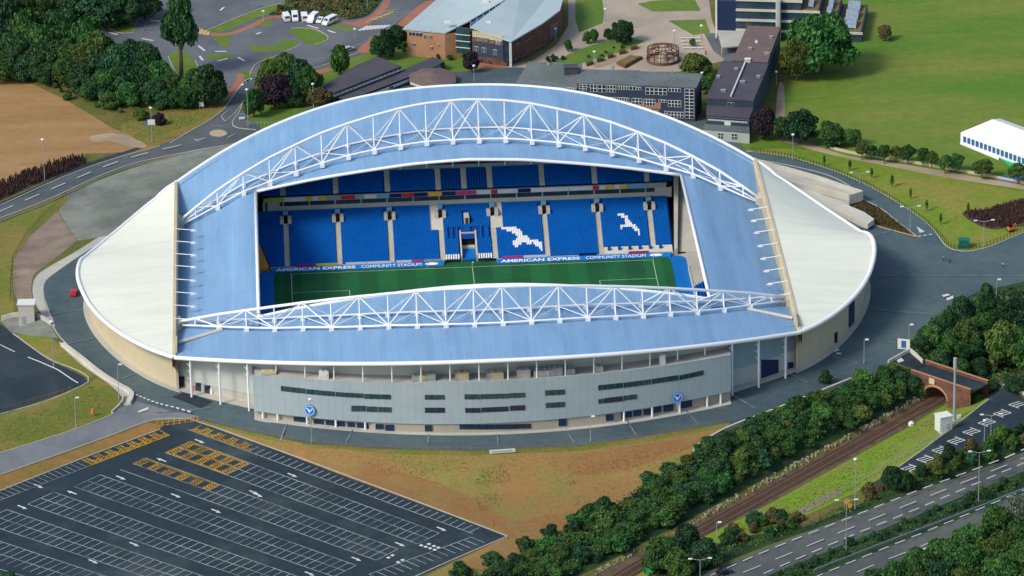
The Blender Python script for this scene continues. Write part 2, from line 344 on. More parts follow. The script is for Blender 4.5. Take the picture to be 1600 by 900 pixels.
REG = []                             # painted in order, later ones on top
def region(name, m, px, smooth=True, world=False):
    P = np.asarray(px, float) if world else G(px)[:, :2]
    if smooth: P = smooth_closed(P, 4)
    REG.append((name, m, P))
E1 = [(1165, 236), (1200, 240), (1240, 247), (1300, 266), (1350, 287), (1400, 315), (1440, 342), (1462, 363), (1480, 386), (1512, 393), (1550, 384), (1600, 363), (1680, 335)]
region('lawn', 'lawn', [(1200, 20), (1360, -40), (1700, -40), (1700, 330), (1600, 363), (1550, 384), (1512, 393), (1480, 386), (1440, 342), (1400, 315), (1350, 287), (1300, 266), (1240, 247), (1165, 236), (1150, 215), (1225, 200), (1225, 120)], False)
region('lawn', 'verge', [(1165, 234), (1225, 232), (1300, 236), (1400, 262), (1500, 282), (1600, 300), (1700, 318), (1700, 330), (1600, 363), (1550, 384), (1512, 393), (1480, 386), (1440, 342), (1400, 315), (1350, 287), (1300, 266), (1240, 247)], False)
region('footpath', 'tan_path', [(1216, 135), (1225, 135), (1226, 185), (1222, 205), (1300, 236), (1340, 246), (1420, 258), (1500, 272), (1620, 293), (1620, 298), (1500, 281), (1400, 262), (1300, 242), (1250, 228), (1214, 210)])
region('planting_bed', 'purple_bed', [(1503, 334), (1520, 328), (1545, 327), (1572, 317), (1620, 308), (1620, 345), (1577, 356), (1550, 358), (1525, 350)])
# campus
region('lawn', 'campus_lawn', [(385, 195), (395, 140), (470, 120), (570, 80), (640, 60), (700, 80), (830, 95), (830, 140), (700, 140), (500, 175), (400, 212)], False)
region('asphalt_yard', 'old_asphalt', [(95, 28), (170, 10), (215, -20), (700, -20), (690, 2), (655, 24), (630, 42), (600, 62), (575, 82), (540, 94), (500, 107), (460, 122), (430, 138), (402, 140), (385, 150), (372, 172), (362, 192), (355, 205), (325, 205), (345, 180), (360, 160), (352, 135), (330, 120), (270, 130), (200, 110), (140, 70)], False)
region('campus_road', 'road_asphalt', [(390, 118), (410, 122), (430, 135), (402, 140), (388, 150), (374, 170), (364, 190), (372, 200), (400, 203), (440, 195), (440, 226), (360, 228), (320, 222), (300, 206), (326, 190), (350, 170), (366, 148), (376, 134)], False)
region('campus_road', 'road_asphalt', [(440, 118), (500, 98), (540, 82), (580, 64), (600, 48), (640, 22), (660, 0), (670, -20), (700, -20), (688, 2), (655, 26), (620, 54), (585, 76), (545, 90), (510, 102), (470, 116), (440, 130)], False)
region('main_road', 'road_asphalt', [(-60, 342), (0, 321), (100, 276), (175, 249), (240, 230), (300, 205), (325, 189), (345, 180), (400, 190), (420, 215), (360, 226), (250, 246), (175, 267), (75, 312), (0, 341), (-60, 362)], False)
region('cycle_path', 'new_asphalt', [(-60, 338), (0, 316), (60, 290), (110, 265), (180, 240), (215, 229), (218, 233), (110, 271), (60, 296), (0, 322), (-60, 343)])
region('roundabout', 'tan_path', [(327, 208), (332, 204), (342, 202.5), (351, 204.5), (355, 208), (350, 212), (341, 213.5), (331, 212)])
region('road_verge', 'verge_soil', [(225, 236), (260, 222), (296, 206), (324, 190), (346, 172), (342, 168), (316, 184), (290, 202), (255, 216), (222, 230)])
region('grass_island', 'dull_verge', [(190, 196), (215, 184), (250, 178), (300, 172), (340, 170), (322, 188), (292, 204), (255, 219), (222, 229), (200, 215)])
region('field', 'field_soil', [(-80, 100), (0, 118), (50, 131), (95, 152), (140, 178), (172, 198), (200, 210), (226, 226), (190, 238), (135, 240), (90, 257), (40, 275), (0, 290), (-80, 315)], False)
region('planting_bed', 'purple_bed', [(-60, 312), (0, 290), (40, 274), (90, 256), (130, 246), (134, 254), (100, 270), (40, 296), (0, 314), (-60, 336)])
for P in ([(168, 40), (175, 33), (200, 33), (212, 38), (208, 50), (185, 51), (170, 46)], [(263, 88), (270, 80), (290, 82), (305, 95), (312, 110), (300, 125), (280, 120), (268, 105)],
          [(322, 48), (345, 38), (400, 15), (440, 4), (440, 16), (405, 26), (372, 41), (340, 51)], [(333, 57), (362, 54), (358, 65), (352, 76), (342, 68)], [(323, 86), (345, 84), (366, 87), (345, 92), (328, 92)],
          [(452, 45), (490, 45), (505, 52), (514, 60), (505, 68), (490, 71), (470, 63)], [(391, 70), (420, 72), (445, 62), (467, 66), (450, 77), (420, 81), (396, 80)], [(405, 92), (425, 88), (440, 96), (425, 100)],
          [(374, 112), (390, 112), (394, 120), (388, 126), (378, 120)], [(515, 38), (540, 40), (558, 46), (545, 48), (520, 44)], [(350, 150), (372, 130), (378, 133), (362, 152), (350, 158)], [(400, 34), (425, 31), (420, 40), (402, 40)]):
    region('grass_island', 'campus_lawn', P)
region('planting_bed', 'scrub_floor', [(420, 22), (445, 8), (455, -20), (600, -20), (594, 4), (575, 24), (546, 31), (525, 27), (440, 24)])
region('red_footpath', 'red_paving', [(328, 52), (360, 50), (392, 38), (412, 28), (445, 24), (520, 29), (548, 34), (575, 27), (596, 8), (602, -15), (612, -15), (606, 10), (584, 32), (568, 42), (545, 38), (520, 33), (446, 28), (416, 32), (396, 42), (362, 54), (330, 56)])
region('red_footpath', 'red_paving', [(688, 4), (655, 26), (622, 54), (590, 78), (560, 82), (565, 70), (585, 56), (605, 50), (640, 20), (665, 2)])
region('red_footpath', 'red_paving', [(430, 132), (470, 117), (520, 104), (525, 108), (475, 122), (435, 138)])
region('red_footpath', 'red_paving', [(352, 148), (366, 130), (372, 115), (382, 118), (376, 134), (360, 150)])
region('paving', 'paving', [(690, 125), (760, 108), (790, 102), (830, 96), (870, 70), (888, 40), (888, -20), (1105, -20), (1112, 30), (1122, 60), (1150, 72), (1130, 95), (1060, 112), (930, 112), (900, 104), (855, 100), (820, 128), (800, 142), (735, 142), (750, 125), (772, 108)], False)
region('red_footpath', 'red_paving', [(735, 92), (760, 90), (800, 98), (795, 104), (775, 108), (745, 104)])
for P in ([(899, -6), (940, -6), (944, 20), (942, 36), (905, 51), (899, 30)], [(996, 6), (1020, 1), (1085, -2), (1095, 17), (1020, 18)], [(1043, 32), (1102, 30), (1110, 51), (1084, 55)],
          [(868, 97), (890, 84), (925, 70), (985, 58), (1008, 64), (980, 78), (930, 92), (905, 101), (880, 102)], [(690, 115), (730, 112), (770, 112), (752, 132), (700, 135)]):
    region('lawn', 'campus_lawn', P, False)
region('paving', 'tan_path', [(905, 104), (960, 84), (1000, 72), (1008, 75), (975, 92), (930, 108)])
region('yard', 'old_asphalt', [(1100, 52), (1152, 50), (1165, 75), (1140, 98), (1115, 80)], False)
# around the stadium
region('ring_road', 'plaza_asphalt', [(176, 366), (125, 400), (85, 425), (68, 445), (66, 465), (74, 492), (90, 525), (112, 548), (150, 577), (188, 606), (200, 625), (240, 642), (300, 652), (390, 674), (480, 693), (600, 701), (745, 704), (900, 697), (1000, 683), (1085, 702), (1130, 675), (1200, 647), (1290, 612), (1330, 600), (1352, 590), (1395, 568), (1430, 560), (1418, 548), (1430, 520), (1480, 480), (1530, 455), (1600, 440), (1700, 420), (1700, 335), (1600, 363), (1550, 384), (1512, 393), (1480, 386), (1462, 363), (1440, 342), (1400, 315), (1350, 287), (1300, 266), (1240, 247), (1165, 236), (1000, 110), (800, 105), (600, 120), (420, 200), (300, 275)], False)
region('bridge_road', 'new_asphalt', [(1395, 566), (1420, 548), (1448, 568), (1520, 594), (1600, 622), (1700, 650), (1700, 680), (1600, 655), (1545, 622), (1512, 606), (1425, 576)], False)
region('pavement', 'concrete', [(170, 361), (120, 392), (78, 416), (58, 430), (51, 448), (54, 470), (68, 496), (80, 508), (86, 508), (75, 480), (68, 455), (72, 438), (92, 422), (130, 396), (176, 367)])
region('concrete_slope', 'concrete_slope', [(100, 305), (145, 285), (200, 265), (260, 247), (330, 230), (372, 226), (400, 232), (300, 290), (176, 367), (122, 376), (92, 330)], False)
region('gravel_slope', 'gravel', [(90, 330), (122, 374), (95, 396), (66, 418), (52, 430), (48, 450), (52, 470), (30, 480), (20, 450), (22, 405), (45, 370)], False)
region('grass_slope', 'dull_verge', [(-60, 372), (0, 350), (100, 306), (108, 312), (85, 334), (45, 368), (22, 404), (18, 440), (22, 478), (20, 490), (-60, 500)], False)
region('side_lot', 'new_asphalt', [(-60, 508), (0, 506), (20, 522), (75, 562), (130, 588), (138, 597), (0, 646), (-60, 668)], False)
region('concrete_apron', 'concrete_slope', [(0, 500), (30, 490), (60, 490), (80, 508), (90, 528), (40, 524), (15, 518)], False)
region('grass_slope', 'dull_verge', [(20, 522), (80, 528), (95, 540), (120, 562), (146, 588), (138, 592), (128, 584), (75, 558)], False)
region('grass_slope', 'dull_verge', [(-60, 672), (0, 650), (140, 600), (150, 590), (172, 602), (188, 622), (186, 632), (172, 650), (108, 676), (0, 712), (-60, 730)], False)
region('access_road', 'pale_road', [(-60, 728), (0, 708), (105, 675), (175, 648), (190, 634), (205, 625), (260, 640), (310, 650), (300, 656), (240, 656), (180, 678), (80, 714), (0, 742), (-60, 764)], False)
region('road_verge', 'verge_soil', [(-60, 768), (0, 744), (80, 716), (180, 680), (232, 660), (250, 664), (250, 670), (130, 716), (0, 768), (-60, 792)], False)
region('car_park', 'lot_asphalt', [(-80, 800), (0, 767), (130, 716), (250, 671), (258, 660), (300, 654), (345, 672), (420, 698), (793, 838), (700, 880), (635, 912), (500, 990), (-100, 990)], False)
region('earth_bank', 'bank_soil', [(300, 654), (390, 676), (480, 695), (600, 702), (745, 705), (900, 698), (1000, 684), (1140, 660), (1130, 676), (1086, 704), (1040, 745), (960, 795), (900, 830), (800, 878), (720, 912), (640, 912), (793, 838), (420, 697), (340, 669)], False)
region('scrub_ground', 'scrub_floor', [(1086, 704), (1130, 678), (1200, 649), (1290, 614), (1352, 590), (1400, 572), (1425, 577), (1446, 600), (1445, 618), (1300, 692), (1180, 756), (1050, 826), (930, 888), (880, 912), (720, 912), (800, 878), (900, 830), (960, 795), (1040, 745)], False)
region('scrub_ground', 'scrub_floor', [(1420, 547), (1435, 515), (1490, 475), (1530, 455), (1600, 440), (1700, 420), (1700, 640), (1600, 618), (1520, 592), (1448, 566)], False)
region('railway_bed', 'ballast', [(1640, 550), (1487, 602), (1360, 668), (1200, 756), (1012, 858), (900, 912), (968, 912), (1102, 836), (1200, 787), (1412, 670), (1500, 617), (1650, 565)], False)
region('rail_verge', 'bright_grass', [(1102, 838), (1200, 789), (1412, 672), (1500, 618), (1545, 622), (1500, 660), (1440, 703), (1390, 738), (1340, 768), (1260, 805), (1200, 835), (1130, 868), (1050, 910), (975, 910)], False)
region('footpath', 'gravel', [(1240, 802), (1270, 785), (1310, 767), (1312, 771), (1275, 790), (1248, 808)])
region('side_lot', 'new_asphalt', [(1345, 768), (1390, 738), (1440, 704), (1500, 662), (1545, 624), (1600, 640), (1700, 668), (1700, 690), (1600, 672), (1545, 692), (1480, 710), (1410, 740), (1360, 772)], False)
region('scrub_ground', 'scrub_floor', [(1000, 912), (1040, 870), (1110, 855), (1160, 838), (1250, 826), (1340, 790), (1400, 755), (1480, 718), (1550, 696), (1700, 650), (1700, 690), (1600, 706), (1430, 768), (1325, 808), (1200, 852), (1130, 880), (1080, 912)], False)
region('dual_carriageway', 'motor_asphalt', [(1060, 915), (1140, 882), (1200, 855), (1325, 808), (1430, 769), (1600, 706), (1700, 670), (1700, 700), (1600, 736), (1430, 806), (1325, 848), (1210, 895), (1165, 915)], False)
region('central_reservation', 'scrub_floor', [(1165, 915), (1210, 895), (1325, 848), (1430, 806), (1600, 736), (1700, 700), (1700, 735), (1600, 769), (1545, 792), (1475, 821), (1370, 862), (1272, 901), (1240, 915)], False)
region('dual_carriageway', 'motor_asphalt', [(1240, 915), (1272, 901), (1370, 862), (1475, 821), (1545, 792), (1600, 769), (1700, 735), (1700, 790), (1600, 815), (1480, 865), (1400, 905), (1380, 915)], False)
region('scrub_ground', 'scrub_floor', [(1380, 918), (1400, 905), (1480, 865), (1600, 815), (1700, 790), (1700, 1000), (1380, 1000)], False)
region('planting_bed', 'brown_bed', [(1345, 311), (1375, 325), (1402, 346), (1431, 369), (1424, 371), (1380, 356), (1352, 347), (1330, 330)])
for P in ([(268, 620), (290, 612), (334, 628), (314, 638)],): region('road_patch', 'new_asphalt', P, False)
region('pavement', 'concrete', [(95, 540), (100, 538), (150, 580), (188, 604), (206, 612), (206, 622), (202, 632), (192, 632), (192, 622), (170, 600), (130, 572)])
region('bare_soil', 'bare_soil', [(345, 672), (420, 690), (500, 704), (580, 722), (640, 742), (700, 760), (760, 790), (800, 812), (850, 806), (900, 800), (880, 828), (820, 862), (770, 884), (720, 900), (700, 892), (793, 838), (700, 803), (560, 752), (420, 699)])
region('bare_soil', 'bare_soil', [(860, 718), (940, 704), (1040, 690), (1100, 684), (1070, 704), (1000, 728), (930, 742), (880, 738)])
region('grass_crest', 'dull_verge', [(302, 653), (390, 675), (480, 694.5), (600, 701.5), (745, 704.5), (900, 697.5), (1000, 683.5), (1140, 660), (1136, 668), (1000, 692), (900, 705), (745, 712), (600, 709), (480, 701), (390, 681), (315, 659)], False)
region('bare_track', 'tan_path', [(140, 214), (170, 208), (200, 212), (228, 226), (222, 231), (200, 228), (170, 220), (150, 222)])
# bowl under the stands is cut out of the ground
def outline_half(n1=40, n2=40):
    xs = np.linspace(0, 84.5, n1); L = [(x, 93.7-.00444*x*x) for x in xs]
    p = [np.array(q) for q in ((84.5, 62.), (98.5, 51.5), (112.5, 22.), (112.5, 0.))]
    for t in np.linspace(0, 1, n2)[1:]: L.append(tuple((1-t)**3*p[0]+3*t*(1-t)**2*p[1]+3*t*t*(1-t)*p[2]+t**3*p[3]))
    return L
q = outline_half(); OUTLINE = np.array(q+[(x, -y) for x, y in q[::-1][1:]]+[(-x, -y) for x, y in q[1:]]+[(-x, y) for x, y in q[::-1][1:-1]])
def inset(poly, d):
    P = np.asarray(poly); n = len(P); T = np.roll(P, -1, 0)-np.roll(P, 1, 0); T /= np.linalg.norm(T, axis=1)[:, None]
    return P+d*np.stack([-T[:, 1], T[:, 0]], 1)*(-1 if area(P) < 0 else 1)
def area(P): return .5*np.sum(P[:, 0]*np.roll(P[:, 1], -1)-np.roll(P[:, 0], -1)*P[:, 1])
BOWL = inset(OUTLINE, 9.0)
REG.append(('BOWL', None, BOWL))

def make_ground():
    pts = []; faces = []
    def dens(P, step=7.0):
        out = []
        for i in range(len(P)):
            a, b = P[i], P[(i+1) % len(P)]; k = max(1, int(np.hypot(*(b-a))/step))
            for j in range(k): out.append(a+(b-a)*j/k)
        return np.array(out)
    lim = (-330, 330, -330, 420)
    loops = []
    for nm, m, P in REG:
        Q = dens(P); Q[:, 0] = np.clip(Q[:, 0], lim[0]+.5, lim[1]-.5); Q[:, 1] = np.clip(Q[:, 1], lim[2]+.5, lim[3]-.5)
        b = len(pts); pts += [tuple(p) for p in Q]; loops.append([(b+i, b+(i+1) % len(Q)) for i in range(len(Q))])
    edges = [e for l in loops for e in l if pts[e[0]] != pts[e[1]]]
    for x in np.arange(lim[0], lim[1]+1, 6.6):
        for y in np.arange(lim[2], lim[3]+1, 6.25): pts.append((x+rng.uniform(-.4, .4), y+rng.uniform(-.4, .4)))
    for r_ in (600, 1200, 3000, 7000):
        for k in range(24): pts.append((r_*math.cos(k*math.pi/12), r_*math.sin(k*math.pi/12)))
    V, Eo, Fo, *_ = delaunay_2d_cdt([Vector(p) for p in pts], edges, [], 0, 1e-3)
    V = np.array([tuple(v) for v in V]); Fo = np.array([tuple(f) for f in Fo if len(f) == 3])
    z = H(V[:, 0], V[:, 1]); V3 = np.column_stack([V, z]); C = V[Fo].mean(1)
    own = np.full(len(Fo), -1)
    for i, (nm, m, P) in enumerate(REG): own[inside(P, C[:, 0], C[:, 1])] = i
    # faces up
    a, b, c = V[Fo[:, 0]], V[Fo[:, 1]], V[Fo[:, 2]]
    flip = ((b-a)[:, 0]*(c-a)[:, 1]-(b-a)[:, 1]*(c-a)[:, 0]) < 0; Fo[flip] = Fo[flip][:, ::-1]
    def emit(name, m, sel):
        if not sel.any(): return
        F_ = Fo[sel]; u, inv = np.unique(F_, return_inverse=True)
        me = fast_mesh(name, V3[u], inv.reshape(F_.shape), M[m]); me.polygons.foreach_set('use_smooth', [True]*len(me.polygons))
        tag(linkmesh(name, me), kind='structure')
    emit('ground', 'rough_grass', own == -1)
    for i, (nm, m, P) in enumerate(REG):
        if m: emit(nm, m, own == i)
make_ground()

# ------------------------------------------------------------------ painted lines and kerbs, draped on the ground
def ribbon(mb, W, width, dz=.06, closed=False, dash=None, mi=0):
    W = np.asarray(W, float)[:, :2]
    if closed: W = np.vstack([W, W[:1]])
    seg = np.hypot(*np.diff(W, axis=0).T); s = np.concatenate([[0], np.cumsum(seg)]); tot = s[-1]
    spans = [(0, tot)] if not dash else [(a, min(a+dash[0], tot)) for a in np.arange(0, tot, dash[0]+dash[1])]
    for a, b in spans:
        n = max(1, int((b-a)/3.0)); t = np.linspace(a, b, n+1); x = np.interp(t, s, W[:, 0]); y = np.interp(t, s, W[:, 1])
        P = np.stack([x, y], 1); T = np.gradient(P, axis=0) if n > 0 else None
        if n == 1: T = np.array([P[1]-P[0]]*2)
        T = T/(np.linalg.norm(T, axis=1)[:, None]+1e-9); Nn = np.stack([-T[:, 1], T[:, 0]], 1)*width/2
        Lp, Rp = P+Nn, P-Nn; dz += .08; zl = H(Lp[:, 0], Lp[:, 1])+dz; zr = H(Rp[:, 0], Rp[:, 1])+dz
        for i in range(n): mb.quad((*Rp[i], zr[i]), (*Rp[i+1], zr[i+1]), (*Lp[i+1], zl[i+1]), (*Lp[i], zl[i]), mi)
def kerb(mb, W, width=.3, h=.13):
    W = np.asarray(W, float)[:, :2]; seg = np.hypot(*np.diff(W, axis=0).T); s = np.concatenate([[0], np.cumsum(seg)]); n = max(1, int(s[-1]/3))
    t = np.linspace(0, s[-1], n+1); P = np.stack([np.interp(t, s, W[:, 0]), np.interp(t, s, W[:, 1])], 1); T = np.gradient(P, axis=0)
    if n == 1: T = np.array([P[1]-P[0]]*2)
    T /= np.linalg.norm(T, axis=1)[:, None]; Nn = np.stack([-T[:, 1], T[:, 0]], 1)*width/2
    z = H(P[:, 0], P[:, 1]); L_, R_ = P+Nn, P-Nn
    rows = [[(*L_[i], z[i]-.2), (*L_[i], z[i]+h), (*R_[i], z[i]+h), (*R_[i], z[i]-.2)] for i in range(n+1)]
    mb.grid(rows[::-1])
def lines(name, m, L, width, dash=None, smooth=True, dz=.06):
    mb = MB()
    for P in L:
        W = G(P)[:, :2]
        if smooth and len(P) > 2: W = smooth_open(W)
        ribbon(mb, W, width, dz, dash=dash)
    return tag(mb.build(name, M[m]), kind='structure')
kb = MB()
for P in ([(265, 224), (297, 205), (325, 189), (350, 170), (370, 142), (382, 130)], [(-40, 334), (0, 321), (100, 276), (175, 249), (250, 228)], [(-40, 357), (0, 341), (75, 312), (175, 267), (250, 246), (330, 231), (380, 222)],
          [(400, 203), (372, 200), (363, 192), (375, 172), (384, 150), (392, 140)], E1, [(67, 460), (74, 490), (90, 522), (112, 545)], [(0, 708), (105, 675), (175, 648), (190, 634)], [(0, 742), (80, 714), (180, 678), (240, 656), (300, 654)],
          [(300, 656), (345, 671), (420, 698), (610, 768), (793, 838)], [(793, 838), (700, 878), (640, 905)], [(0, 767), (130, 716), (250, 671)], [(0, 647), (138, 597), (75, 560), (20, 521)], [(455, 44), (490, 45), (514, 60), (490, 71)],
          [(1345, 310), (1375, 325), (1402, 346), (1432, 369)], [(1432, 370), (1380, 356), (1330, 340)], [(1390, 740), (1440, 704), (1545, 624)], [(560, 82), (540, 90), (500, 104), (440, 122)], [(390, 118), (400, 100), (430, 88), (470, 70)],
          [(322, 48), (400, 16), (440, 5)], [(263, 88), (270, 105), (282, 121)], [(305, 95), (312, 110)], [(168, 42), (185, 52), (208, 51)], [(1165, 246), (1240, 260), (1300, 276), (1342, 300)]):
    W = G(P)[:, :2]; kerb(kb, smooth_open(W))
tag(kb.build('kerb', M['kerb']), kind='structure')
lines('road_marking', 'paint', [[(-40, 350), (0, 331), (80, 297), (175, 258), (250, 237), (320, 219)]], .35, dash=(6, 5))
lines('road_marking', 'bay_paint', [[(386, 148), (378, 162), (366, 178), (352, 190)], [(352, 190), (346, 182), (358, 172)], [(330, 197), (352, 197)], [(298, 214), (312, 222)], [(355, 216), (368, 209)], [(470, 104), (540, 78), (590, 56), (640, 18)]], .3)
lines('road_marking', 'paint', [[(230, 24), (233, 18)], [(344, 17), (350, 12)], [(233, 32), (252, 34)], [(222, 61), (240, 64)], [(170, 51), (184, 55)], [(158, 29), (182, 30)], [(310, 72), (320, 80)], [(312, 88), (317, 95)], [(340, 96), (356, 92)], [(336, 81), (354, 81)], [(480, 40), (498, 45)], [(512, 48), (524, 52)], [(0, 55), (0, 50)], [(400, 54), (408, 51)], [(372, 90), (382, 96)]], .8, smooth=False)
lines('parking_markings', 'bay_paint', [[(194+i*9, 22-0*i), (206+i*9, 26)] for i in range(4)]+[[(x, y), (x+16, y-2)] for x, y in ((225, 36), (226, 42), (224, 48), (222, 54))]+[[(208, 50), (214, 34)], [(222, 54), (229, 37)]]+[[(400+i*7, 2+i*.2), (386+i*7, 9)] for i in range(5)]+[[(325, 66+i*3.2), (338, 62+i*3.2)] for i in range(5)], .25, smooth=False)
zb = MB()
for i in range(7):
    a = g1(561+i*6.0, 48.5-i*.6); b = g1(575+i*5.6, 41.0-i*.25); ribbon(zb, [a, b], 1.0)
for i in range(3): ribbon(zb, [g1(377+i*4, 134-i*3), g1(387+i*3, 125-i*1)], .9)
tag(zb.build('zebra_crossing', M['paint']), kind='structure')
yb = MB()
for i in range(6): ribbon(yb, [g1(572+i*7, 36-i*2.5), g1(586+i*6, 28-i*2)], .5); ribbon(yb, [g1(572+i*5, 33-i*3.0), g1(600+i*4.5, 30-i*3.0)], .3)
for i in range(5): ribbon(yb, [g1(306+i*5, 42+i*2), g1(304+i*5, 52+i)], 1.0)
tag(yb.build('hatched_box', M['faded_yellow']), kind='structure')
# joints and marks of the plaza
lines('plaza_joint', 'joint', [[(448, 663), (438, 692)], [(551, 672), (540, 694)], [(670, 679), (668, 698)], [(777, 679), (779, 698)], [(886, 675), (897, 692)], [(980, 657), (994, 681)], [(1072, 642), (1092, 664)], [(1145, 618), (1180, 638)], [(1235, 585), (1262, 598)], [(1300, 557), (1340, 568)], [(1338, 526), (1400, 536)], [(1355, 484), (1490, 493)], [(1350, 431), (1600, 431)], [(1355, 372), (1400, 359)], [(330, 637), (245, 645)], [(225, 580), (190, 592)], [(170, 524), (105, 538)], [(130, 484), (80, 491)]], .45, smooth=False)
lines('give_way_line', 'paint', [[(206, 614), (230, 626), (256, 636), (300, 650)], [(1434, 370), (1460, 367)]], .6, dash=(1.0, .7))
tri = MB()
for P in ([(1432, 354), (1445, 362), (1437, 364), (1433, 356)], [(1300, 547), (1308, 544), (1312, 547), (1304, 550)], [(1308, 551), (1316, 552), (1312, 554), (1306, 553)], [(215, 643), (232, 636), (232, 640), (217, 645)], [(1401, 563), (1408, 559), (1413, 564), (1404, 567)], [(1478, 466), (1489, 462), (1490, 466), (1480, 470)]):
    w = G(P); tri.add([(p[0], p[1], p[2]+.07) for p in w], [tuple(range(len(P)))[::-1]])
tag(tri.build('road_marking', M['paint']), kind='structure')
lines('lot_line', 'paint', [[(0, 539), (60, 565), (90, 578), (122, 599)]], .3, smooth=False)
# dual carriageway lines
lines('lane_line', 'paint', [[(1110, 915), (1200, 880), (1325, 829), (1430, 787), (1600, 720)], [(1290, 915), (1370, 882), (1475, 841), (1600, 790)]], .26, dash=(6, 5))
lines('edge_line', 'paint', [[(1085, 911), (1200, 862), (1325, 814), (1430, 774), (1600, 711)], [(1168, 908), (1210, 890), (1325, 842), (1430, 801), (1600, 731)], [(1245, 915), (1275, 902), (1370, 864), (1475, 823), (1600, 772)]], .3, dash=(3.5, 2.2))
# big car park, set out on its own plane
def lot_px(u, v): 
    a = R(-44.53); x = u*math.cos(a)-v*math.sin(a); y = u*math.sin(a)+v*math.cos(a); return proj((x, y, 0.0))
def lot(u, v): return G([lot_px(u, v)])[0]
def vk(u, k, s=0.0):                # rows fan slightly, as surveyed
    t = (u+3)/90.0; return (-113.9-15.1*k-s*9.5)*(1-t)+(-113.9-13.65*k-s*8.3)*t
pm = MB(); ym = MB()
def seg(mb, a, b, w=.24): ribbon(mb, [lot(*a), lot(*b)], w*.9 if mb is ym else w)
for k in range(0, 7):
    u0, u1 = -2.2-1.8*k, 88.0-1.9*k
    if k == 0: u0 = -2.2
    for s in (0, .5, 1): seg(pm, (u0, vk(u0, k, s)), (u1, vk(u1, k, s)))
    n = int((u1-u0)/2.5)
    for i in range(n+1):
        u = u0+i*(u1-u0)/n; y_ = (k == 0 and i < 9) or (k == 1 and i < 11)
        mb = ym if y_ else pm
        seg(mb, (u, vk(u, k, 0)), (u, vk(u, k, .5 if (k == 1 and y_) else 1)), .2)
        if y_ and i % 2 == 0:
            un = u+(u1-u0)/n
            for s0, s1 in (((0, .5), (.5, 1)) if k == 0 else ((0, .5),)):
                for j in range(5):
                    f0, f1 = s0+(s1-s0)*j/5, s0+(s1-s0)*(j+1)/5
                    seg(ym, (u, vk(u, k, f0)), (un, vk(un, k, f1)), .22); seg(ym, (un, vk(un, k, f0)), (u, vk(u, k, f1)), .22)
        elif y_ and k == 0:
            un = u+(u1-u0)/n
            for s_ in (0, .42, .9):
                for j in range(3):
                    f0, f1 = u+(un-u)*j/3, u+(un-u)*(j+1)/3
                    seg(ym, (f0, vk(u, k, s_)), (f1, vk(u, k, s_+.1)), .22); seg(ym, (f1, vk(u, k, s_)), (f0, vk(u, k, s_+.1)), .22)
        elif y_ and k == 1:
            un = u+(u1-u0)/n
            for j in range(3):
                f0, f1 = u+(un-u)*j/3, u+(un-u)*(j+1)/3
                seg(ym, (f0, vk(u, k, 0)), (f1, vk(u, k, .1)), .22); seg(ym, (f1, vk(u, k, 0)), (f0, vk(u, k, .1)), .22)
seg(pm, (-8, -108.9), (95, -108.7))
for i in range(43):
    u = -7+i*2.4; y_ = i < 9; mb = ym if y_ else pm; seg(mb, (u, -104.9), (u, -108.9))
    if y_:
        for j in range(4 if i % 2 else 2):
            seg(ym, (u, -108.9+j), (u+2.4, -108.9+j+1), .22); seg(ym, (u+2.4, -108.9+j), (u, -108.9+j+1), .22)
for i in range(15):                 # bays on the south-east edge
    f = i/14; a = (96.0-5.8*f, -110.5-32.5*f); b = (a[0]+4.8, a[1]-.3); seg(pm, a, b)
seg(pm, (96.0, -110.5), (90.2, -143.0))
lw0, lw1 = np.array((-2, 783.0)), np.array((265, 681.0))
for i in range(32):                 # bays along the access road
    f = i/31; a = lw0+(lw1-lw0)*f; b = a+np.array((-15-3*(1-f), -7.5)); y_ = f > .52
    wa, wb = G([a, b]); ribbon(ym if y_ else pm, [wa, wb], .2)
    if y_ and i < 31:
        a2 = lw0+(lw1-lw0)*(i+1)/31
        for j in range(4 if i % 2 else 2):
            p0 = a+(b-a)*j/4; p1 = a2+(b-a)*(j+1)/4; q0 = a2+(b-a)*j/4; q1 = a+(b-a)*(j+1)/4
            w = G([p0, p1, q0, q1]); ribbon(ym, w[:2], .2); ribbon(ym, w[2:], .2)
wl = G([lw0, lw0+(lw1-lw0)*.5, lw1]); ribbon(pm, wl[:2], .2); ribbon(ym, wl[1:], .2)
for i in range(8):                  # cross-hatched entrance box
    w = G([(246+i*9, 656-i*.6), (244+i*9, 668-i*1.2)]); ribbon(ym, w, .18)
for i in range(3): w = G([(244, 658+i*4), (312, 651+i*3)]); ribbon(ym, w, .15)
tag(pm.build('parking_markings', M['bay_paint']), kind='structure'); tag(ym.build('hatched_box', M['yellow_paint']), kind='structure')
ar = MB()
for px, py, fl in ((312, 690, 1), (252, 719, -1), (189, 747, 1), (112, 770, -1), (35, 793, 1), (275, 775, 1), (210, 851, 1), (146, 878, 1), (338, 799, 1), (397, 770, 1), (457, 743, 1), (484, 897, 1), (557, 874, 1), (625, 851, 1), (690, 827, 1), (403, 774, 1), (60, 760, 1)):
    p = np.array((px, py), float); d = np.array((7.5, 2.9))*fl; nrm = np.array((1.5, -1.8))
    w = G([p-d, p+d*.3]); ribbon(ar, w, .5); w = G([p+d*.1+nrm, p+d, p+d*.1-nrm]); ar.add([(a[0], a[1], a[2]+.07) for a in w], [(0, 1, 2)])
for a, b in (((605, 873), (617, 867)), ((620, 880), (634, 874)), ((656, 852), (684, 863)), ((668, 850), (674, 852)), ((676, 853), (688, 858))): ribbon(ar, G([a, b]), .9, dash=(.9, .6))
tag(ar.build('lot_arrow', M['paint']), kind='structure')
hm = MB()
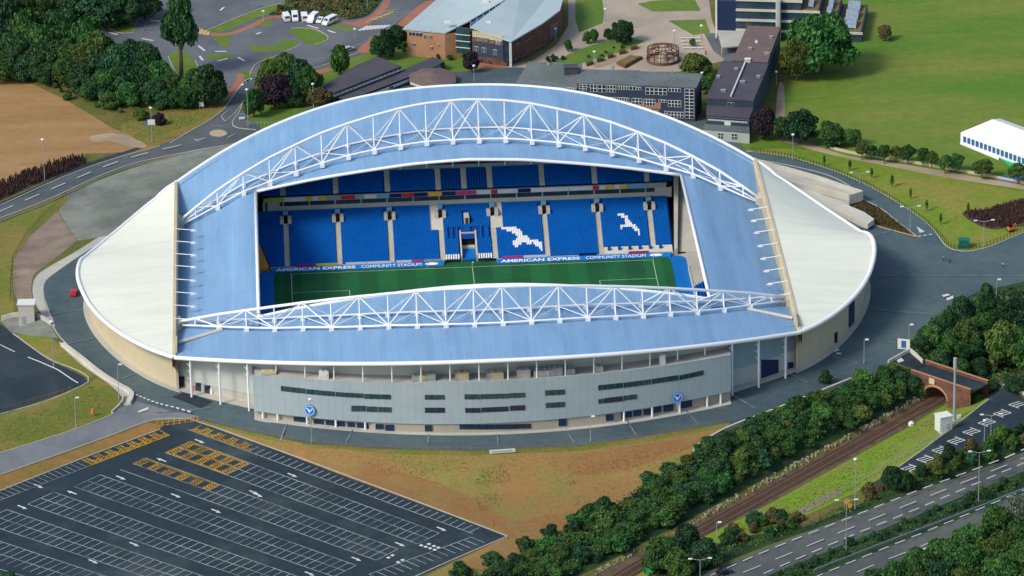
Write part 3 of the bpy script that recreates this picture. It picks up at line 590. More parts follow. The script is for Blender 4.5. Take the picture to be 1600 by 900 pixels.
for i in range(15):                 # hatched bays of the small lot
    a = np.array((1408, 733.0))+np.array((168, -100))*i/14; b = a+np.array((16, 5.5)); w = G([a, b]); ribbon(hm, w, .35)
    if i % 2 == 0:
        a2 = a+np.array((12, -7.1))
        for j in range(3):
            p = a+(b-a)*j/3; q_ = a2+(b-a)*(j+1)/3; ribbon(hm, G([p, q_]), .35)
tag(hm.build('parking_markings', M['paint']), kind='structure')
# ------------------------------------------------------------------ the stadium
HX = 84.5; XI = 61.9; YI = 45.4
def itp(tab, x): return float(np.interp(abs(x), [t[0] for t in tab], [t[1] for t in tab]))
T_CF = [(0, 31.05), (11.5, 31.0), (19.1, 30.4), (26.8, 29.75), (34.5, 28.85), (42, 27.55), (50, 25.9), (57.6, 24.1), (65.4, 22.4), (73, 19.5), (84.5, 15.2)]
T_CN = [(0, 27.5), (11.5, 27.4), (19, 27.1), (27, 26.6), (34.5, 25.7), (42.2, 24.7), (50, 23.6), (57.6, 22.1), (65.4, 20.7), (73, 19.2), (79.4, 17.7), (84.5, 16)]
T_TF = [(0, 41.7), (11, 41.2), (19, 40.2), (26.7, 38.7), (34.4, 37.1), (42.3, 35.2), (50, 32.7), (58, 30), (66.5, 26.4), (74, 22.8), (84.5, 16.4)]
T_TN = [(0, 36.1), (11.5, 35.7), (19, 35), (27, 34), (34.5, 32.7), (42.3, 31.1), (50, 29.2), (57.6, 27), (65.4, 24.5), (73, 21.8), (79.4, 19.1), (84.5, 16.8)]
T_EF = [(0, 28.9), (10, 28.5), (17, 28.1), (24, 27.3), (31.5, 26.4), (40, 25.3), (47, 24.2), (52, 23.3), (61.9, 21.5)]
T_EN = [(0, 27.6), (10, 27.4), (20, 26.7), (26, 26.1), (31, 25.5), (38, 24.8), (44.8, 23.9), (52.4, 22.7), (58, 21.6), (61.9, 20.8)]
sh_ = lambda X: max(0.0, 1-(X/HX)**2)
Yt = lambda X, s: s*(37+(24 if s > 0 else 29.5)*sh_(X))
Yr = lambda X, s: s*(93.7-.00444*X*X)
zr_ = lambda X, s: 19+14.7*(1-(abs(X)/HX)**2.5) if s > 0 else 17+9.3*(1-(abs(X)/HX)**1.9)
zc = lambda X, s: itp(T_CF if s > 0 else T_CN, X)
ztop = lambda X, s: itp(T_TF if s > 0 else T_TN, X)
zin = lambda X, s: itp(T_EF if s > 0 else T_EN, X)
zroof = lambda X, s: zc(X, s)-1.3
T_ZF = [(0, 17.6), (12, 15.8), (30, 13.7), (44, 14.2), (55, 16.3), (62, 19.0)]
T_ZN = [(0, 17.6), (12, 17.6), (22, 16.8), (32, 16.5), (43, 16.6), (53, 16.8), (62, 17.0)]
zend = lambda Y: itp(T_ZF, Y) if Y > 0 else itp(T_ZN, Y)
def far_z(e):
    out = []; a, b = ((277, 284.5), (124, 409.5)) if e < 0 else ((1173, 250), (1354, 369))
    for x, y in OUTLINE:
        if e*x < HX-.1 or y < 0: continue
        best = min((abs((lambda q: (q[1]-a[1])-(b[1]-a[1])/(b[0]-a[0])*(q[0]-a[0]))(proj((x, y, z)))), z) for z in np.arange(9, 24, .1)); out.append((y, best[1]))
    out.sort(); ys = np.array([o_[0] for o_ in out]); zs = np.array([o_[1] for o_ in out]); zs = np.clip(zs, 12.5, 19.2)
    k = np.exp(-((ys[:, None]-ys[None])/7.0)**2); zs = (k*zs).sum(1)/k.sum(1); return ys, zs
FARZ = {e: far_z(e) for e in (-1, 1)}
def zend2(Y, e):
    if Y <= 0: return itp(T_ZN, Y)
    w_ = min(1.0, Y/14.0); zf = float(np.interp(Y, *FARZ[e])); w2 = max(0, min(1, (Y-56)/6.0)); zf = zf*(1-w2)+19.0*w2
    return itp(T_ZN, 0)*(1-w_)+zf*w_
zgut = lambda Y: 18.1+Y/62.0+1.2*(1-(Y/62.3)**2)
STAD = empty('stadium')
tag(STAD, 'oval football stadium with pale blue arched roofs, white arch trusses and blue seats', 'stadium')
def part(mb, name, m, smooth=False, parent=None): return mb.build(name, m, parent or STAD, smooth)
# roofs
for s in (1, -1):
    mb = MB(); rows = []
    for t in np.linspace(0, 1, 9):
        row = []
        for X in np.linspace(-HX, HX, 67):
            y = Yt(X, s)*(1-t)+Yr(X, s)*t; z = zroof(X, s)*(1-t)+(zr_(X, s)+.2)*t+.7*math.sin(math.pi*t)*sh_(X); row.append((X, y, z))
        rows.append(row)
    mb.grid(rows if s > 0 else rows[::-1])
    rows2 = []
    for t in np.linspace(0, 1, 5):
        row = []
        for X in np.linspace(-XI, XI, 45):
            y = s*YI*(1-t)+Yt(X, s)*t; z = zin(X, s)*(1-t)+zroof(X, s)*t; row.append((X, y, z))
        rows2.append(row)
    mb.grid(rows2 if s > 0 else rows2[::-1])
    o = part(mb, 'roof', M['roof_blue'], True)
    so_ = o.modifiers.new('t', 'SOLIDIFY'); so_.thickness = .35; so_.offset = -1; es_ = o.modifiers.new('e', 'EDGE_SPLIT'); es_.split_angle = R(40)
for e in (-1, 1):                   # roofs of the two end stands
    mb = MB(); rows = []
    for X in np.linspace(XI, HX, 13):
        X = min(X, HX-.02); a, b = Yt(X, -1), Yt(X, 1); row = []
        for Y in np.linspace(a, b, 21):
            f = (Y-a)/(b-a); k = (X-XI)/(HX-XI); z0 = zroof(X, -1)*(1-f)+zroof(X, 1)*f
            zi = 20.9+.6*(Y+YI)/(2*YI); row.append((e*X, Y, zi*(1-k)+z0*k if k < .0 else z0*min(1, k*3)+zi*(1-min(1, k*3))))
        rows.append(row)
    mb.grid(rows if e > 0 else rows[::-1])
    mb.f = [f[::-1] for f in mb.f]
    o = part(mb, 'roof', M['roof_blue'], True); so_ = o.modifiers.new('t', 'SOLIDIFY'); so_.thickness = .35; so_.offset = -1; es_ = o.modifiers.new('e', 'EDGE_SPLIT'); es_.split_angle = R(40)
    # cream end canopy between gutter beam and rim
    P = np.array(OUTLINE); P = P[np.argsort(P[:, 1])]; P = P[(P[:, 0] > HX-.3)]
    rows = []
    for t in np.linspace(0, 1, 7): rows.append([(e*((HX+.9)*(1-t)+x*t), y, zgut(y)*(1-t)+(zend2(y, e)+.1)*t+.15*math.sin(math.pi*t)*(1-(y/62)**2)) for x, y in P])
    mb = MB(); mb.grid(rows if e < 0 else rows[::-1]); o = part(mb, 'end_canopy', M['roof_cream'], True); so_ = o.modifiers.new('t', 'SOLIDIFY'); so_.thickness = .4; so_.offset = -1; es_ = o.modifiers.new('e', 'EDGE_SPLIT'); es_.split_angle = R(40)
    mb = MB(); rows = []
    for y in np.linspace(-62.3, 62.3, 32):
        z1 = zgut(y)+.25; z0 = 12.5; rows.append([(e*(HX-.15), y, z0), (e*(HX-.15), y, z1-.5), (e*(HX+.2), y, z1), (e*(HX+1.0), y, z1), (e*(HX+1.2), y, z1-.5), (e*(HX+1.2), y, z0)])
    mb.grid(rows if e < 0 else rows[::-1]); part(mb, 'gutter_beam', M['tan_wall'])
# white edge beams
mb = MB(); pts = []
for x, y in OUTLINE:
    z = zr_(x, 1 if y > 0 else -1) if abs(x) <= HX else zend2(y, 1 if x > 0 else -1); pts.append((x, y, z))
mb.polytube(pts, .62, 8, closed=True); part(mb, 'rim_beam', M['white_steel'], True)
for s in (1, -1):
    mb = MB(); mb.polytube([(X, s*YI, zin(X, s)+.1) for X in np.linspace(-XI, XI, 41)], .5, 8); part(mb, 'edge_beam', M['white_steel'], True)
    mb = MB(); mb.tube((s*XI, -YI, 20.9), (s*XI, YI, 21.5), .48, 8); part(mb, 'edge_beam', M['white_steel'], True)
# arch trusses
NODES = [-73.0+7.68*i for i in range(20)]
wd = lambda X: 4.6*math.sqrt(sh_(X))
for s in (1, -1):
    pt = lambda X: np.array((X, Yt(X, s), ztop(X, s)))
    pb = lambda X, k: np.array((X, Yt(X, s)+k*wd(X), zc(X, s)))
    XS = sorted(NODES+[-79.4, 79.4, -84.2, 84.2]+[x+3.84 for x in NODES[:-1]])
    mb = MB(); mb.polytube([pt(X) for X in XS], .42, 8); TR = part(mb, 'truss', M['white_steel'], True)
    def sub(name, fill, smooth=False):
        m_ = MB(); fill(m_); return part(m_, name, M['white_steel'], smooth, TR)
    for k in (-1, 1): sub('bottom_chord', lambda m_: m_.polytube([pb(X, k) for X in XS], .29, 8), True)
    ns = [-84.2, -79.4]+NODES+[79.4, 84.2]
    for i, X in enumerate(ns[1:-1]):
        [sub('vertical', lambda m_: m_.tube(pt(X), pb(X, k), .15, 6)) for k in (-1, 1)]; sub('cross_beam', lambda m_: m_.tube(pb(X, -1), pb(X, 1), .12, 6))
        if abs(X) < 75: [sub('bearing', lambda m_: m_.box(pb(X, k)-(0, 0, .65), (1.3, 1.1, 1.3))) for k in (-1, 1)]
    for i in range(10):               # warren diagonals from each end towards mid span
        for e in (-1, 1):
            a, b = e*NODES[i], e*NODES[i+1] if i < 9 else None
            if i < 9:
                X0, X1 = (a, e*NODES[i+1]); up = (i % 2 == 0)   # node i bottom, node i+1 top ...
                bo, to = (X0, X1) if up else (X1, X0)
                [sub('diagonal', lambda m_: m_.tube(pb(bo, k), pt(to), .17, 6)) for k in (-1, 1)]
                k0 = 1 if up else -1
                sub('plan_brace', lambda m_: m_.tube(pb(X0, k0*s), pb(X1, -k0*s), .12, 6))
    [sub('diagonal', lambda m_: m_.tube(pb(NODES[a_], k), pt(NODES[19-a_]), .17, 6)) for k in (-1, 1) for a_ in (9, 10)]
    for e in (-1, 1):
        [sub('diagonal', lambda m_: m_.tube(pt(e*79.4), pb(e*73.0, k), .2, 6)) for k in (-1, 1)]
        m_ = MB(); c = (e*84.9, Yt(84.5, s), 15.9); m_.box(c, (2.6, 5.0, 3.4)); m_.box((c[0]-e*1.5, c[1], c[2]+.2), (1.2, 2.6, 2.0)); part(m_, 'springing_block', M['pale_concrete'], parent=TR)
for e in (-1, 1):                   # pale ribs running from truss to gutter on the near roof
    mb = MB(); a = np.array((e*72.0, Yt(72, -1)-2.5, zroof(72, -1)+.45)); b = np.array((e*84.0, -51.5, 16.9)); mb.tube(a, b, .5, 6); part(mb, 'roof_rib', M['pale_concrete'])
# floodlight arms over the gutters
for e, L in ((-1, [(277, y) for y in (355, 374, 393, 411, 431, 450, 469, 488)]), (1, [(1193.5+dx, y) for dx, y in ((-2, 321), (2, 338), (7, 356), (12, 376), (16, 395), (20.5, 413), (25, 432), (29, 450))])):
    for u in L:
        mb = MB(); z = zgut(0)+.9; p = unp(u, z); y = p[1]; a = np.array((e*(HX+.4), y, zgut(y)+.2)); b = np.array((e*(HX-4.4), y-.2, zgut(y)-.3)); mb.tube(a, b, .14, 6); mb.tube(a-(0, 0, .6), a+(0, 0, .2), .14, 6)
        o = part(mb, 'lamp_arm', M['white_steel']); m2 = MB(); m2.box(b-(0, .1, .1), (1.1, .7, .45)); m2.box(b+(-e*.7, -.2, -.15), (.6, .3, .3)); part(m2, 'lamp_head', M['white_steel'], parent=o)
# outer walls
def gz(x, y): return float(H(x, y)[0])
Yfac = lambda X: -(93.0-.0035*X*X)
def end_wall(e):
    P = inset(OUTLINE, 3.2); Q = [p for p in P if e*p[0] > HX-.6]; Q = sorted(Q, key=lambda p: p[1]); mb = MB(); rows = []
    for x, y in Q:
        zt = (zend2(y*62/60, e) if abs(y) < 62 else 17)-.2; rows.append([(x, y, gz(x*1.05, y*1.05)-1.5), (x, y, zt)])
    mb.grid(rows if e < 0 else rows[::-1]); o = part(mb, 'end_wall', M['tan_wall']); so_ = o.modifiers.new('t', 'SOLIDIFY'); so_.thickness = .5; so_.offset = 1
    mb = MB(); rows = []                              # pale plinth strip at the wall's foot
    for (x, y), (x2, y2) in zip(Q, [p for p in sorted([p for p in inset(OUTLINE, 1.0) if e*p[0] > HX-.9], key=lambda p: p[1])]):
        z = gz(x2, y2); rows.append([(x, y, z+.25), (x2, y2, z+.25), (x2, y2, z-.3)])
    mb.grid(rows if e < 0 else rows[::-1]); part(mb, 'plinth', M['concrete'])
end_wall(-1); end_wall(1)
for e in (-1, 1):                   # return walls of the ends and walls of the recesses
    mb = MB(); a = (e*HX, -59.0); b = (e*HX, -52); mb.box((e*HX, -55.5, 12), (.5, 7.5, 14)); part(mb, 'return_wall', M['tan_wall'])
    Yrec = lambda X: -(88.2-.00444*X*X)
    mb = MB(); rows = [[(e*X, Yrec(X), gz(e*X, Yrec(X))-2), (e*X, Yrec(X), 9.8 if e > 0 else 8.6), (e*X, Yrec(X), zr_(X, -1)-.2)] for X in np.linspace(60, 84.3, 14)]
    lo = MB(); hi = MB(); lo.grid([[r[0], (r[1][0], r[1][1]-.12, r[1][2]), ] for r in rows][::e]); hi.grid([r[1:] for r in rows][::e])
    part(lo, 'recess_wall', M['concrete' if e < 0 else 'grey_wall']); part(hi, 'recess_wall', M['grey_wall' if e < 0 else 'teal_wall'])
    mb = MB(); rows = [[(e*X, Yrec(X)-.1, gz(e*X, Yrec(X))+.2), (e*X, Yrec(X)-3.2, gz(e*X, Yrec(X)-3)+.15), (e*X, Yrec(X)-3.2, gz(e*X, Yrec(X)-3)-.3)] for X in np.linspace(62, 84.3, 12)]
    mb.grid(rows[::e]); part(mb, 'plinth', M['concrete'])
def recess_door(px, m, name='door'):
    u0, v0, u1, v1 = px; L = []
    for u in ((u0, v0), (u1, v0), (u1, v1), (u0, v1)):
        Y = -58.0
        for _ in range(20): Y = -(88.2-.00444*on_y(u, Y)[0]**2)-.2
        L.append(on_y(u, Y))
    mb = MB(); n = np.cross(L[1]-L[0], L[3]-L[0]); n /= np.linalg.norm(n); n *= -1 if n[1] > 0 else 1
    mb.hexa([p+.0*n for p in L], [p+.18*n for p in L]); return part(mb, name, M[m])
recess_door((280.5, 588, 288, 603), 'dark_glass'); recess_door((306, 598, 313.5, 613), 'dark_glass'); recess_door((320, 602, 328, 617), 'dark_glass'); recess_door((328.5, 607, 332.5, 616), 'white_paint', 'sign_panel')
recess_door((1189.5, 562, 1216, 596), 'dark_door', 'gate_opening'); recess_door((1231, 566, 1239, 578), 'dark_door')
# far side outer wall
mb = MB(); rows = [[(X, Yr(X, 1)-3, gz(X, 95)-1), (X, Yr(X, 1)-3, zr_(X, 1)-.2)] for X in np.linspace(-HX, HX, 41)]; mb.grid(rows); part(mb, 'outer_wall', M['grey_wall'])
# openings in the right-hand end wall
def on_endwall(u, e=1):
    P = [p for p in inset(OUTLINE, 2.6) if e*p[0] > HX-2]; best = None
    for z in np.arange(3, 18, .1):
        g = unp(u, z); d = min(np.hypot(p[0]-g[0], p[1]-g[1]) for p in P)
        if g[1] < 0 and (best is None or d < best[0]): best = (d, g)
    return best[1]
def wall_patch(name, m, px, d=.25):
    u0, v0, u1, v1 = px; a = on_endwall((u0, v1)); b = on_endwall((u1, v1-(u1-u0)*.75)); hgt = (v1-v0)/4.75; n = np.array((b[1]-a[1], -(b[0]-a[0]), 0)); n /= np.linalg.norm(n)
    if n[0]*a[0]+n[1]*a[1] < 0: n = -n
    mb = MB(); mb.hexa([a-n, b-n, b+n*d, a+n*d], [p+(0, 0, hgt) for p in (a-n, b-n, b+n*d, a+n*d)]); part(mb, name, M[m])
wall_patch('gate_opening', 'dark_door', (1325, 466, 1334, 512)); wall_patch('door', 'black', (1304, 522, 1307.5, 536))  # open recess: its darkness is put into a raised dark panel; door beside it
# curved grey office front
FX0, FX1 = -64.0, 64.5
zf0 = lambda X: 7.85; zf1 = lambda X: 20.15-1.5*(X/62.7)**2-(.35 if X < -20 else 0.0)
mb = MB(); XS = np.linspace(FX0, FX1, 61)
mb.grid([[(X, Yfac(X), zf0(X)), (X, Yfac(X), zf1(X))] for X in XS][::-1])
mb.grid([[(X, Yfac(X), zf1(X)), (X, Yfac(X)+.6, zf1(X))] for X in XS][::-1]); mb.grid([[(X, Yfac(X)+1.5, zf0(X)), (X, Yfac(X), zf0(X))] for X in XS][::-1])
mb.f = [f[::-1] for f in mb.f]
for X in (FX0, FX1): mb.quad((X, Yfac(X), zf0(X)), (X, Yfac(X)+14, zf0(X)), (X, Yfac(X)+14, zf1(X)), (X, Yfac(X), zf1(X)))
FAC = part(mb, 'facade', M['grey_cladding'])
mb = MB(); mb.grid([[(X, Yfac(X)+.6, zf1(X)-.02), (X, Yfac(X)+.6, zf1(X)-.5), (X, Yfac(X)+12, zf1(X)-.5)] for X in XS]); part(mb, 'roof_terrace', M['concrete'])
mb = MB(); mb.grid([[(X, Yfac(X)+6.5, zf1(X)-1), (X, Yfac(X)+6.5, zr_(X, -1)+.0)] for X in XS][::-1]); mb.f = [f[::-1] for f in mb.f]; part(mb, 'terrace_wall', M['grey_wall'])
mb = MB(); mb.grid([[(X, Yfac(X)+(1.3 if abs(X) > 34 else .35), gz(X, Yfac(X))-1.5), (X, Yfac(X)+(1.3 if abs(X) > 34 else .35), zf0(X)+.1)] for X in XS][::-1]); mb.f = [f[::-1] for f in mb.f]; part(mb, 'ground_floor_wall', M['ground_wall'])
mb = MB(); mb.grid([[(X, Yfac(X)+3.3, gz(X, Yfac(X))+.12), (X, Yfac(X)-1.2, gz(X, Yfac(X)-1)+.12), (X, Yfac(X)-1.2, gz(X, Yfac(X)-1)-.3)] for X in XS][::-1]); mb.f = [f[::-1] for f in mb.f]; part(mb, 'plinth', M['concrete'])
def on_fac(u, off=0.0):
    Y = -88.0
    for _ in range(20): Y = Yfac(on_y(u, Y)[0])+off
    return on_y(u, Y)
def fac_window(px, m='glass', off=-.08, mull=1.6, name='window', drop=0.0):
    u0, v0, u1, v1 = px; a = on_fac((u0, v0), off); b = on_fac((u1, v0+drop), off); c = on_fac((u0, v1), off); h_ = a[2]-c[2]
    n = max(1, int(round((b[0]-a[0])/mull))); mb = MB(); fr = MB()
    X = np.linspace(a[0], b[0], n+1); za = np.linspace(a[2], b[2], n+1)
    for i in range(n):
        p, q = X[i], X[i+1]; y0, y1 = Yfac(p)+off, Yfac(q)+off
        mb.hexa([(p, y0, za[i]-h_), (q, y1, za[i+1]-h_), (q, y1+.06, za[i+1]-h_), (p, y0+.06, za[i]-h_)], [(p, y0, za[i]), (q, y1, za[i+1]), (q, y1+.06, za[i+1]), (p, y0+.06, za[i])])
    o = part(mb, name, M[m])
    for i in range(n+1): fr.box((X[i], Yfac(X[i])+off-.03, za[i]-h_/2), (.07, .12, h_))
    part(fr, 'mullion', M['dark_door'], parent=o); return o
FW = [(439, 603, 477, 611, 4.2), (479, 608, 523, 615.5, 4), (525, 612.5, 568, 619.5, 2.5), (570, 615.5, 610, 623, 1.2), (664, 617, 694, 624.5, 0), (726, 616, 749, 624, 0), (751, 616, 794, 623.5, -1), (796, 614.5, 820, 622, -1), (852, 610, 882, 618, -1.5), (935, 602, 973, 610, -4), (975, 598, 1017, 606, -5.5), (1019, 592, 1060, 600, -6), (1062, 586.5, 1099, 594, -8)]
for a, b, c, d, dr in FW: fac_window((a, b, c, d), drop=dr)
for a, b, c, d, dr in [(549, 634, 571, 643, 0), (573, 635, 589, 643.5, .5), (591, 636, 611, 644, .5), (664, 637, 694.5, 645, 0), (727, 637.5, 750, 645, 0), (752, 637, 794, 644.5, -2), (797, 634, 820, 642, -1), (853, 629.5, 882, 637.5, -1.5), (935, 624, 944, 631, -1), (945, 622, 973, 630, -3), (975, 618.5, 994.5, 626, -2.5)]: fac_window((a, b, c, d), 'dark_glass' if (a in (664, 727, 752, 797, 945)) else 'glass', drop=dr)
GW = [(459, 651, 478, 659, 1.5), (490, 655, 505, 663, 1), (509, 656.5, 523, 664.5, 1), (526, 658.5, 538, 667, .7), (543, 660, 553.5, 668, .5), (558, 661, 569, 669, .5), (572, 662, 585, 670, .5), (587, 662.5, 599, 670.5, .3), (602, 663.5, 615, 673, .2), (664, 664.5, 675, 674, 0), (873, 655, 885, 666, -.5), (947, 648, 958.5, 658, -1), (961, 646, 973, 655.5, -1), (976, 644, 987, 653, -1.2), (990, 642, 1002, 651, -1.5), (1006, 640, 1018, 649, -1.5), (1021, 636.5, 1033, 646, -2), (1037, 634, 1052, 644, -2.5), (1063, 627, 1081, 639, -3.5)]
for a, b, c, d, dr in GW: fac_window((a, b, c, d), 'dark_door' if dr else 'dark_glass', off=1.1 if abs(a-770) > 190 else .2, drop=dr, mull=3)
fac_window((718, 663, 829, 670.5), 'dark_glass', off=.2, drop=-1, mull=1.8)
# columns
for i, X in enumerate([-80.8]+NODES+[80.8]):
    mb = MB(); y = Yr(X, -1)+.6
    if abs(X) > 64: mb.tube((X, y, gz(X, y)-.2), (X, y, zr_(X, -1)), .3, 8)
    else: mb.tube((X, Yr(X, -1)+1.4, zf1(X)-.6), (X, Yr(X, -1)+.8, zr_(X, -1)), .19, 8)
    o = part(mb, 'column', M['white_steel'])
    if abs(X) > 64:
        m2 = MB()
        for k in (2.6, 4.6, 6.6): m2 = MB(); m2.tube((X, y, zr_(X, -1)-k), (X-.9, y, zr_(X, -1)-k+.9), .1, 5); part(m2, 'bracket', M['white_steel'], parent=o)
for u in ((411, 650), (434, 654), (480, 661), (525, 667), (571, 672), (975, 656), (1019, 649), (1062, 641), (1105, 635), (1126, 630)):
    p = on_fac(u, .4); mb = MB(); mb.tube((p[0], p[1], gz(p[0], p[1])-.2), (p[0], p[1], zf0(p[0])+.1), .3, 8); part(mb, 'column', M['white_steel'])
# round blue crest signs with a white gull
GULL = [(-.9, .55), (-.35, .5), (0, .1), (.25, .12), (.55, .5), (.95, .6), (.6, .25), (.35, -.2), (.1, -.35), (-.05, -.75), (-.2, -.35), (-.35, -.1), (-.55, .3)]
for u in ((484, 641), (1058, 621.5)):
    p = on_fac(u, -.45); nx = .007*p[0]; nrm = np.array((nx, -1, 0)); nrm /= np.linalg.norm(nrm); tx = np.array((-nrm[1], nrm[0], 0)); up = np.array((0, 0, 1.0))
    if tx[0] < 0: tx = -tx
    rr = 1.55; ring = [p+rr*(math.cos(t)*tx+math.sin(t)*up) for t in np.linspace(0, 2*math.pi, 29)[:-1]]
    mb = MB(); mb.hexa(ring, [q_+nrm*.2 for q_ in ring]); o = part(mb, 'crest_sign', M['emblem_blue'])
    for r0, r1 in ((1.38, 1.24),):
        m2 = MB(); m2.grid([[p+nrm*.215+r_*(math.cos(t)*tx+math.sin(t)*up) for t in np.linspace(0, 2*math.pi, 29)] for r_ in (r0, r1)]); part(m2, 'ring', M['white_steel'], parent=o)
    m2 = MB(); m2.add([p+nrm*.22+1.15*(a*tx+b*up) for a, b in GULL], [tuple(range(len(GULL)))]); part(m2, 'gull', M['white_steel'], parent=o)
    m2 = MB(); m2.box(p+nrm*.1-up*2.4, (.25, .25, 2.2)); part(m2, 'post', M['grey_metal'], parent=o)
# plant on the roof terrace
for px, w_, h_, m_ in ((506, 2.6, 2.2, 'white_paint'), (420, 4, 1.0, 'tan_wall'), (650, 2.2, 1.6, 'grey_metal'), (664, 3.4, 1.4, 'tan_wall'), (675, 2.0, 1.9, 'grey_metal'), (722, 3.6, 2.2, 'tan_wall'), (765, 1.6, 2.0, 'grey_metal'), (776, 3.6, 2.0, 'tan_wall'), (818, 3.6, 2.4, 'concrete'), (846, 4.2, 1.8, 'concrete'), (862, 2.0, 2.0, 'grey_metal'), (872, 2.4, 2.2, 'grey_metal'), (892, 2.2, 1.6, 'grey_metal'), (936, 2.2, 1.5, 'concrete'), (1035, 1.6, 2.6, 'white_paint')):
    p = on_fac((px, 592), 3.0); z0 = zf1(p[0])-.5; mb = MB(); mb.box((p[0], p[1], z0+h_/2), (w_, 2.2, h_)); mb.tube((p[0]-w_*.25, p[1], z0+h_), (p[0]-w_*.25, p[1], z0+h_+.25), .35, 8); mb.tube((p[0]+w_*.25, p[1], z0+h_), (p[0]+w_*.25, p[1], z0+h_+.25), .35, 8)
    mb.box((p[0], p[1]-1.15, z0+h_*.55), (w_*.7, .1, h_*.45)); part(mb, 'plant_unit', M[m_])
mb = MB()
for a, b in (((-47, 0), (-20, 1.0)), ((-20, .4), (8, 1.1)), ((10, .9), (44, -.2))):
    A_, B_ = a[0], b[0]; mb.tube((A_, Yfac(A_)+5.9, zr_(A_, -1)-2.6+a[1]*.3), (B_, Yfac(B_)+5.9, zr_(B_, -1)-2.0), .3, 6)
part(mb, 'duct', M['white_paint'])
# ---------------------------------------------------------------- inside
def sheet(name, m, poly, z): 
    mb = MB(); mb.add([(x, y, z) for x, y in poly], [tuple(range(len(poly)))]); return tag(mb.build(name, M[m]), kind='structure')
sheet('stadium_floor', 'concrete', [(-92, -80), (92, -80), (92, 80), (-92, 80)], -.12)
def rrect(x, y0, y1, r): 
    out = []
    for cx, cy, a0 in ((x-r, y1-r, 0), (-x+r, y1-r, 90), (-x+r, y0+r, 180), (x-r, y0+r, 270)):
        for k in range(7): t = R(a0+15*k); out.append((cx+r*math.cos(t), cy+r*math.sin(t)))
    return out
sheet('pitch_surround', 'surround_blue', rrect(62.2, -42.5, 36.9, 3), -.06)
sheet('pitch', 'pitch', rrect(57.6, -38, 36.0, 2.5), 0.0)
sheet('pitch', 'pitch', [(-8, 35.9), (7.2, 35.9), (7.2, 38.6), (-8, 38.6)], .004)
mb = MB(); Z = .012
def rl(x0, y0, x1, y1, w=.16):
    d = np.array((x1-x0, y1-y0)); d = d/np.hypot(*d); n = np.array((-d[1], d[0]))*w/2
    mb.quad((x0-n[0], y0-n[1], Z), (x1-n[0], y1-n[1], Z), (x1+n[0], y1+n[1], Z), (x0+n[0], y0+n[1], Z))
for y in (-34, 34): rl(-52.5, y, 52.5, y)
for x in (-52.5, 0, 52.5): rl(x, -34, x, 34)
for e in (-1, 1):
    for dx, hy in ((16.5, 20.15), (5.5, 9.16)):
        rl(e*52.5, hy, e*(52.5-dx), hy); rl(e*52.5, -hy, e*(52.5-dx), -hy); rl(e*(52.5-dx), -hy, e*(52.5-dx), hy)
for k in range(40): t0, t1 = k*2*math.pi/40, (k+1)*2*math.pi/40; rl(9.15*math.cos(t0), 9.15*math.sin(t0), 9.15*math.cos(t1), 9.15*math.sin(t1))
tag(mb.build('pitch_marking', M['paint']), kind='structure')
# far stand: two tiers
def tier(y0, z0, dy, dz): return lambda r: (y0+dy*r, z0+dz*r)
LO = tier(37.4, 1.0, .82, .385); UP = tier(57.6, 15.0, .80, .50); NL, NU = 24, 8
AX = [-53.5, -38.3, -23.1, -8.3, 7.0, 22.2, 37.8, 53.1]
GL1 = [(781.3, 355.3), (790.7, 354), (802, 354), (808, 357.3), (814.7, 360), (816.7, 365.3), (819.3, 368.7), (824.7, 367.3), (826.7, 372.7), (830.7, 375.3), (837.5, 375), (847.5, 380), (849, 393), (846, 390.5), (840, 385.5), (832, 380), (826.7, 381.3), (818.7, 379.3), (813.3, 382), (809.3, 385.3), (802.7, 384.7), (800, 381.3), (800, 376.7), (806.7, 376), (808, 372.7), (806.7, 366.7), (798.7, 362.7), (790.7, 360), (785.3, 358.3)]
GL2 = [(840+a/5.292, 240+b/5.292) for a, b in ((650, 490), (675, 490), (690, 505), (715, 500), (725, 520), (750, 520), (755, 555), (785, 565), (790, 590), (815, 595), (830, 620), (850, 625), (855, 685), (840, 675), (825, 650), (790, 620), (765, 605), (740, 605), (705, 615), (695, 630), (680, 625), (680, 600), (700, 595), (720, 580), (715, 540), (690, 525), (665, 515))]
BOXF = np.array([(0, 1, 5, 4), (1, 2, 6, 5), (2, 3, 7, 6), (3, 0, 4, 7), (4, 5, 6, 7)])
def seat_mesh(S, mi):                # S: n x (x, y, z) seat positions, facing -Y
    n = len(S); S = np.asarray(S); base = []
    for sx, sy, sz in ((-.24, -.3, .15), (.24, -.3, .15), (.24, .2, .15), (-.24, .2, .15), (-.24, -.05, .8), (.24, -.05, .8), (.24, .16, .8), (-.24, .16, .8)): base.append((sx, sy, sz))
    V = (S[:, None, :]+np.array(base)[None]).reshape(-1, 3); Fq = (np.arange(n)[:, None, None]*8+BOXF[None]).reshape(-1, 4); return V, Fq, np.repeat(mi, 5)
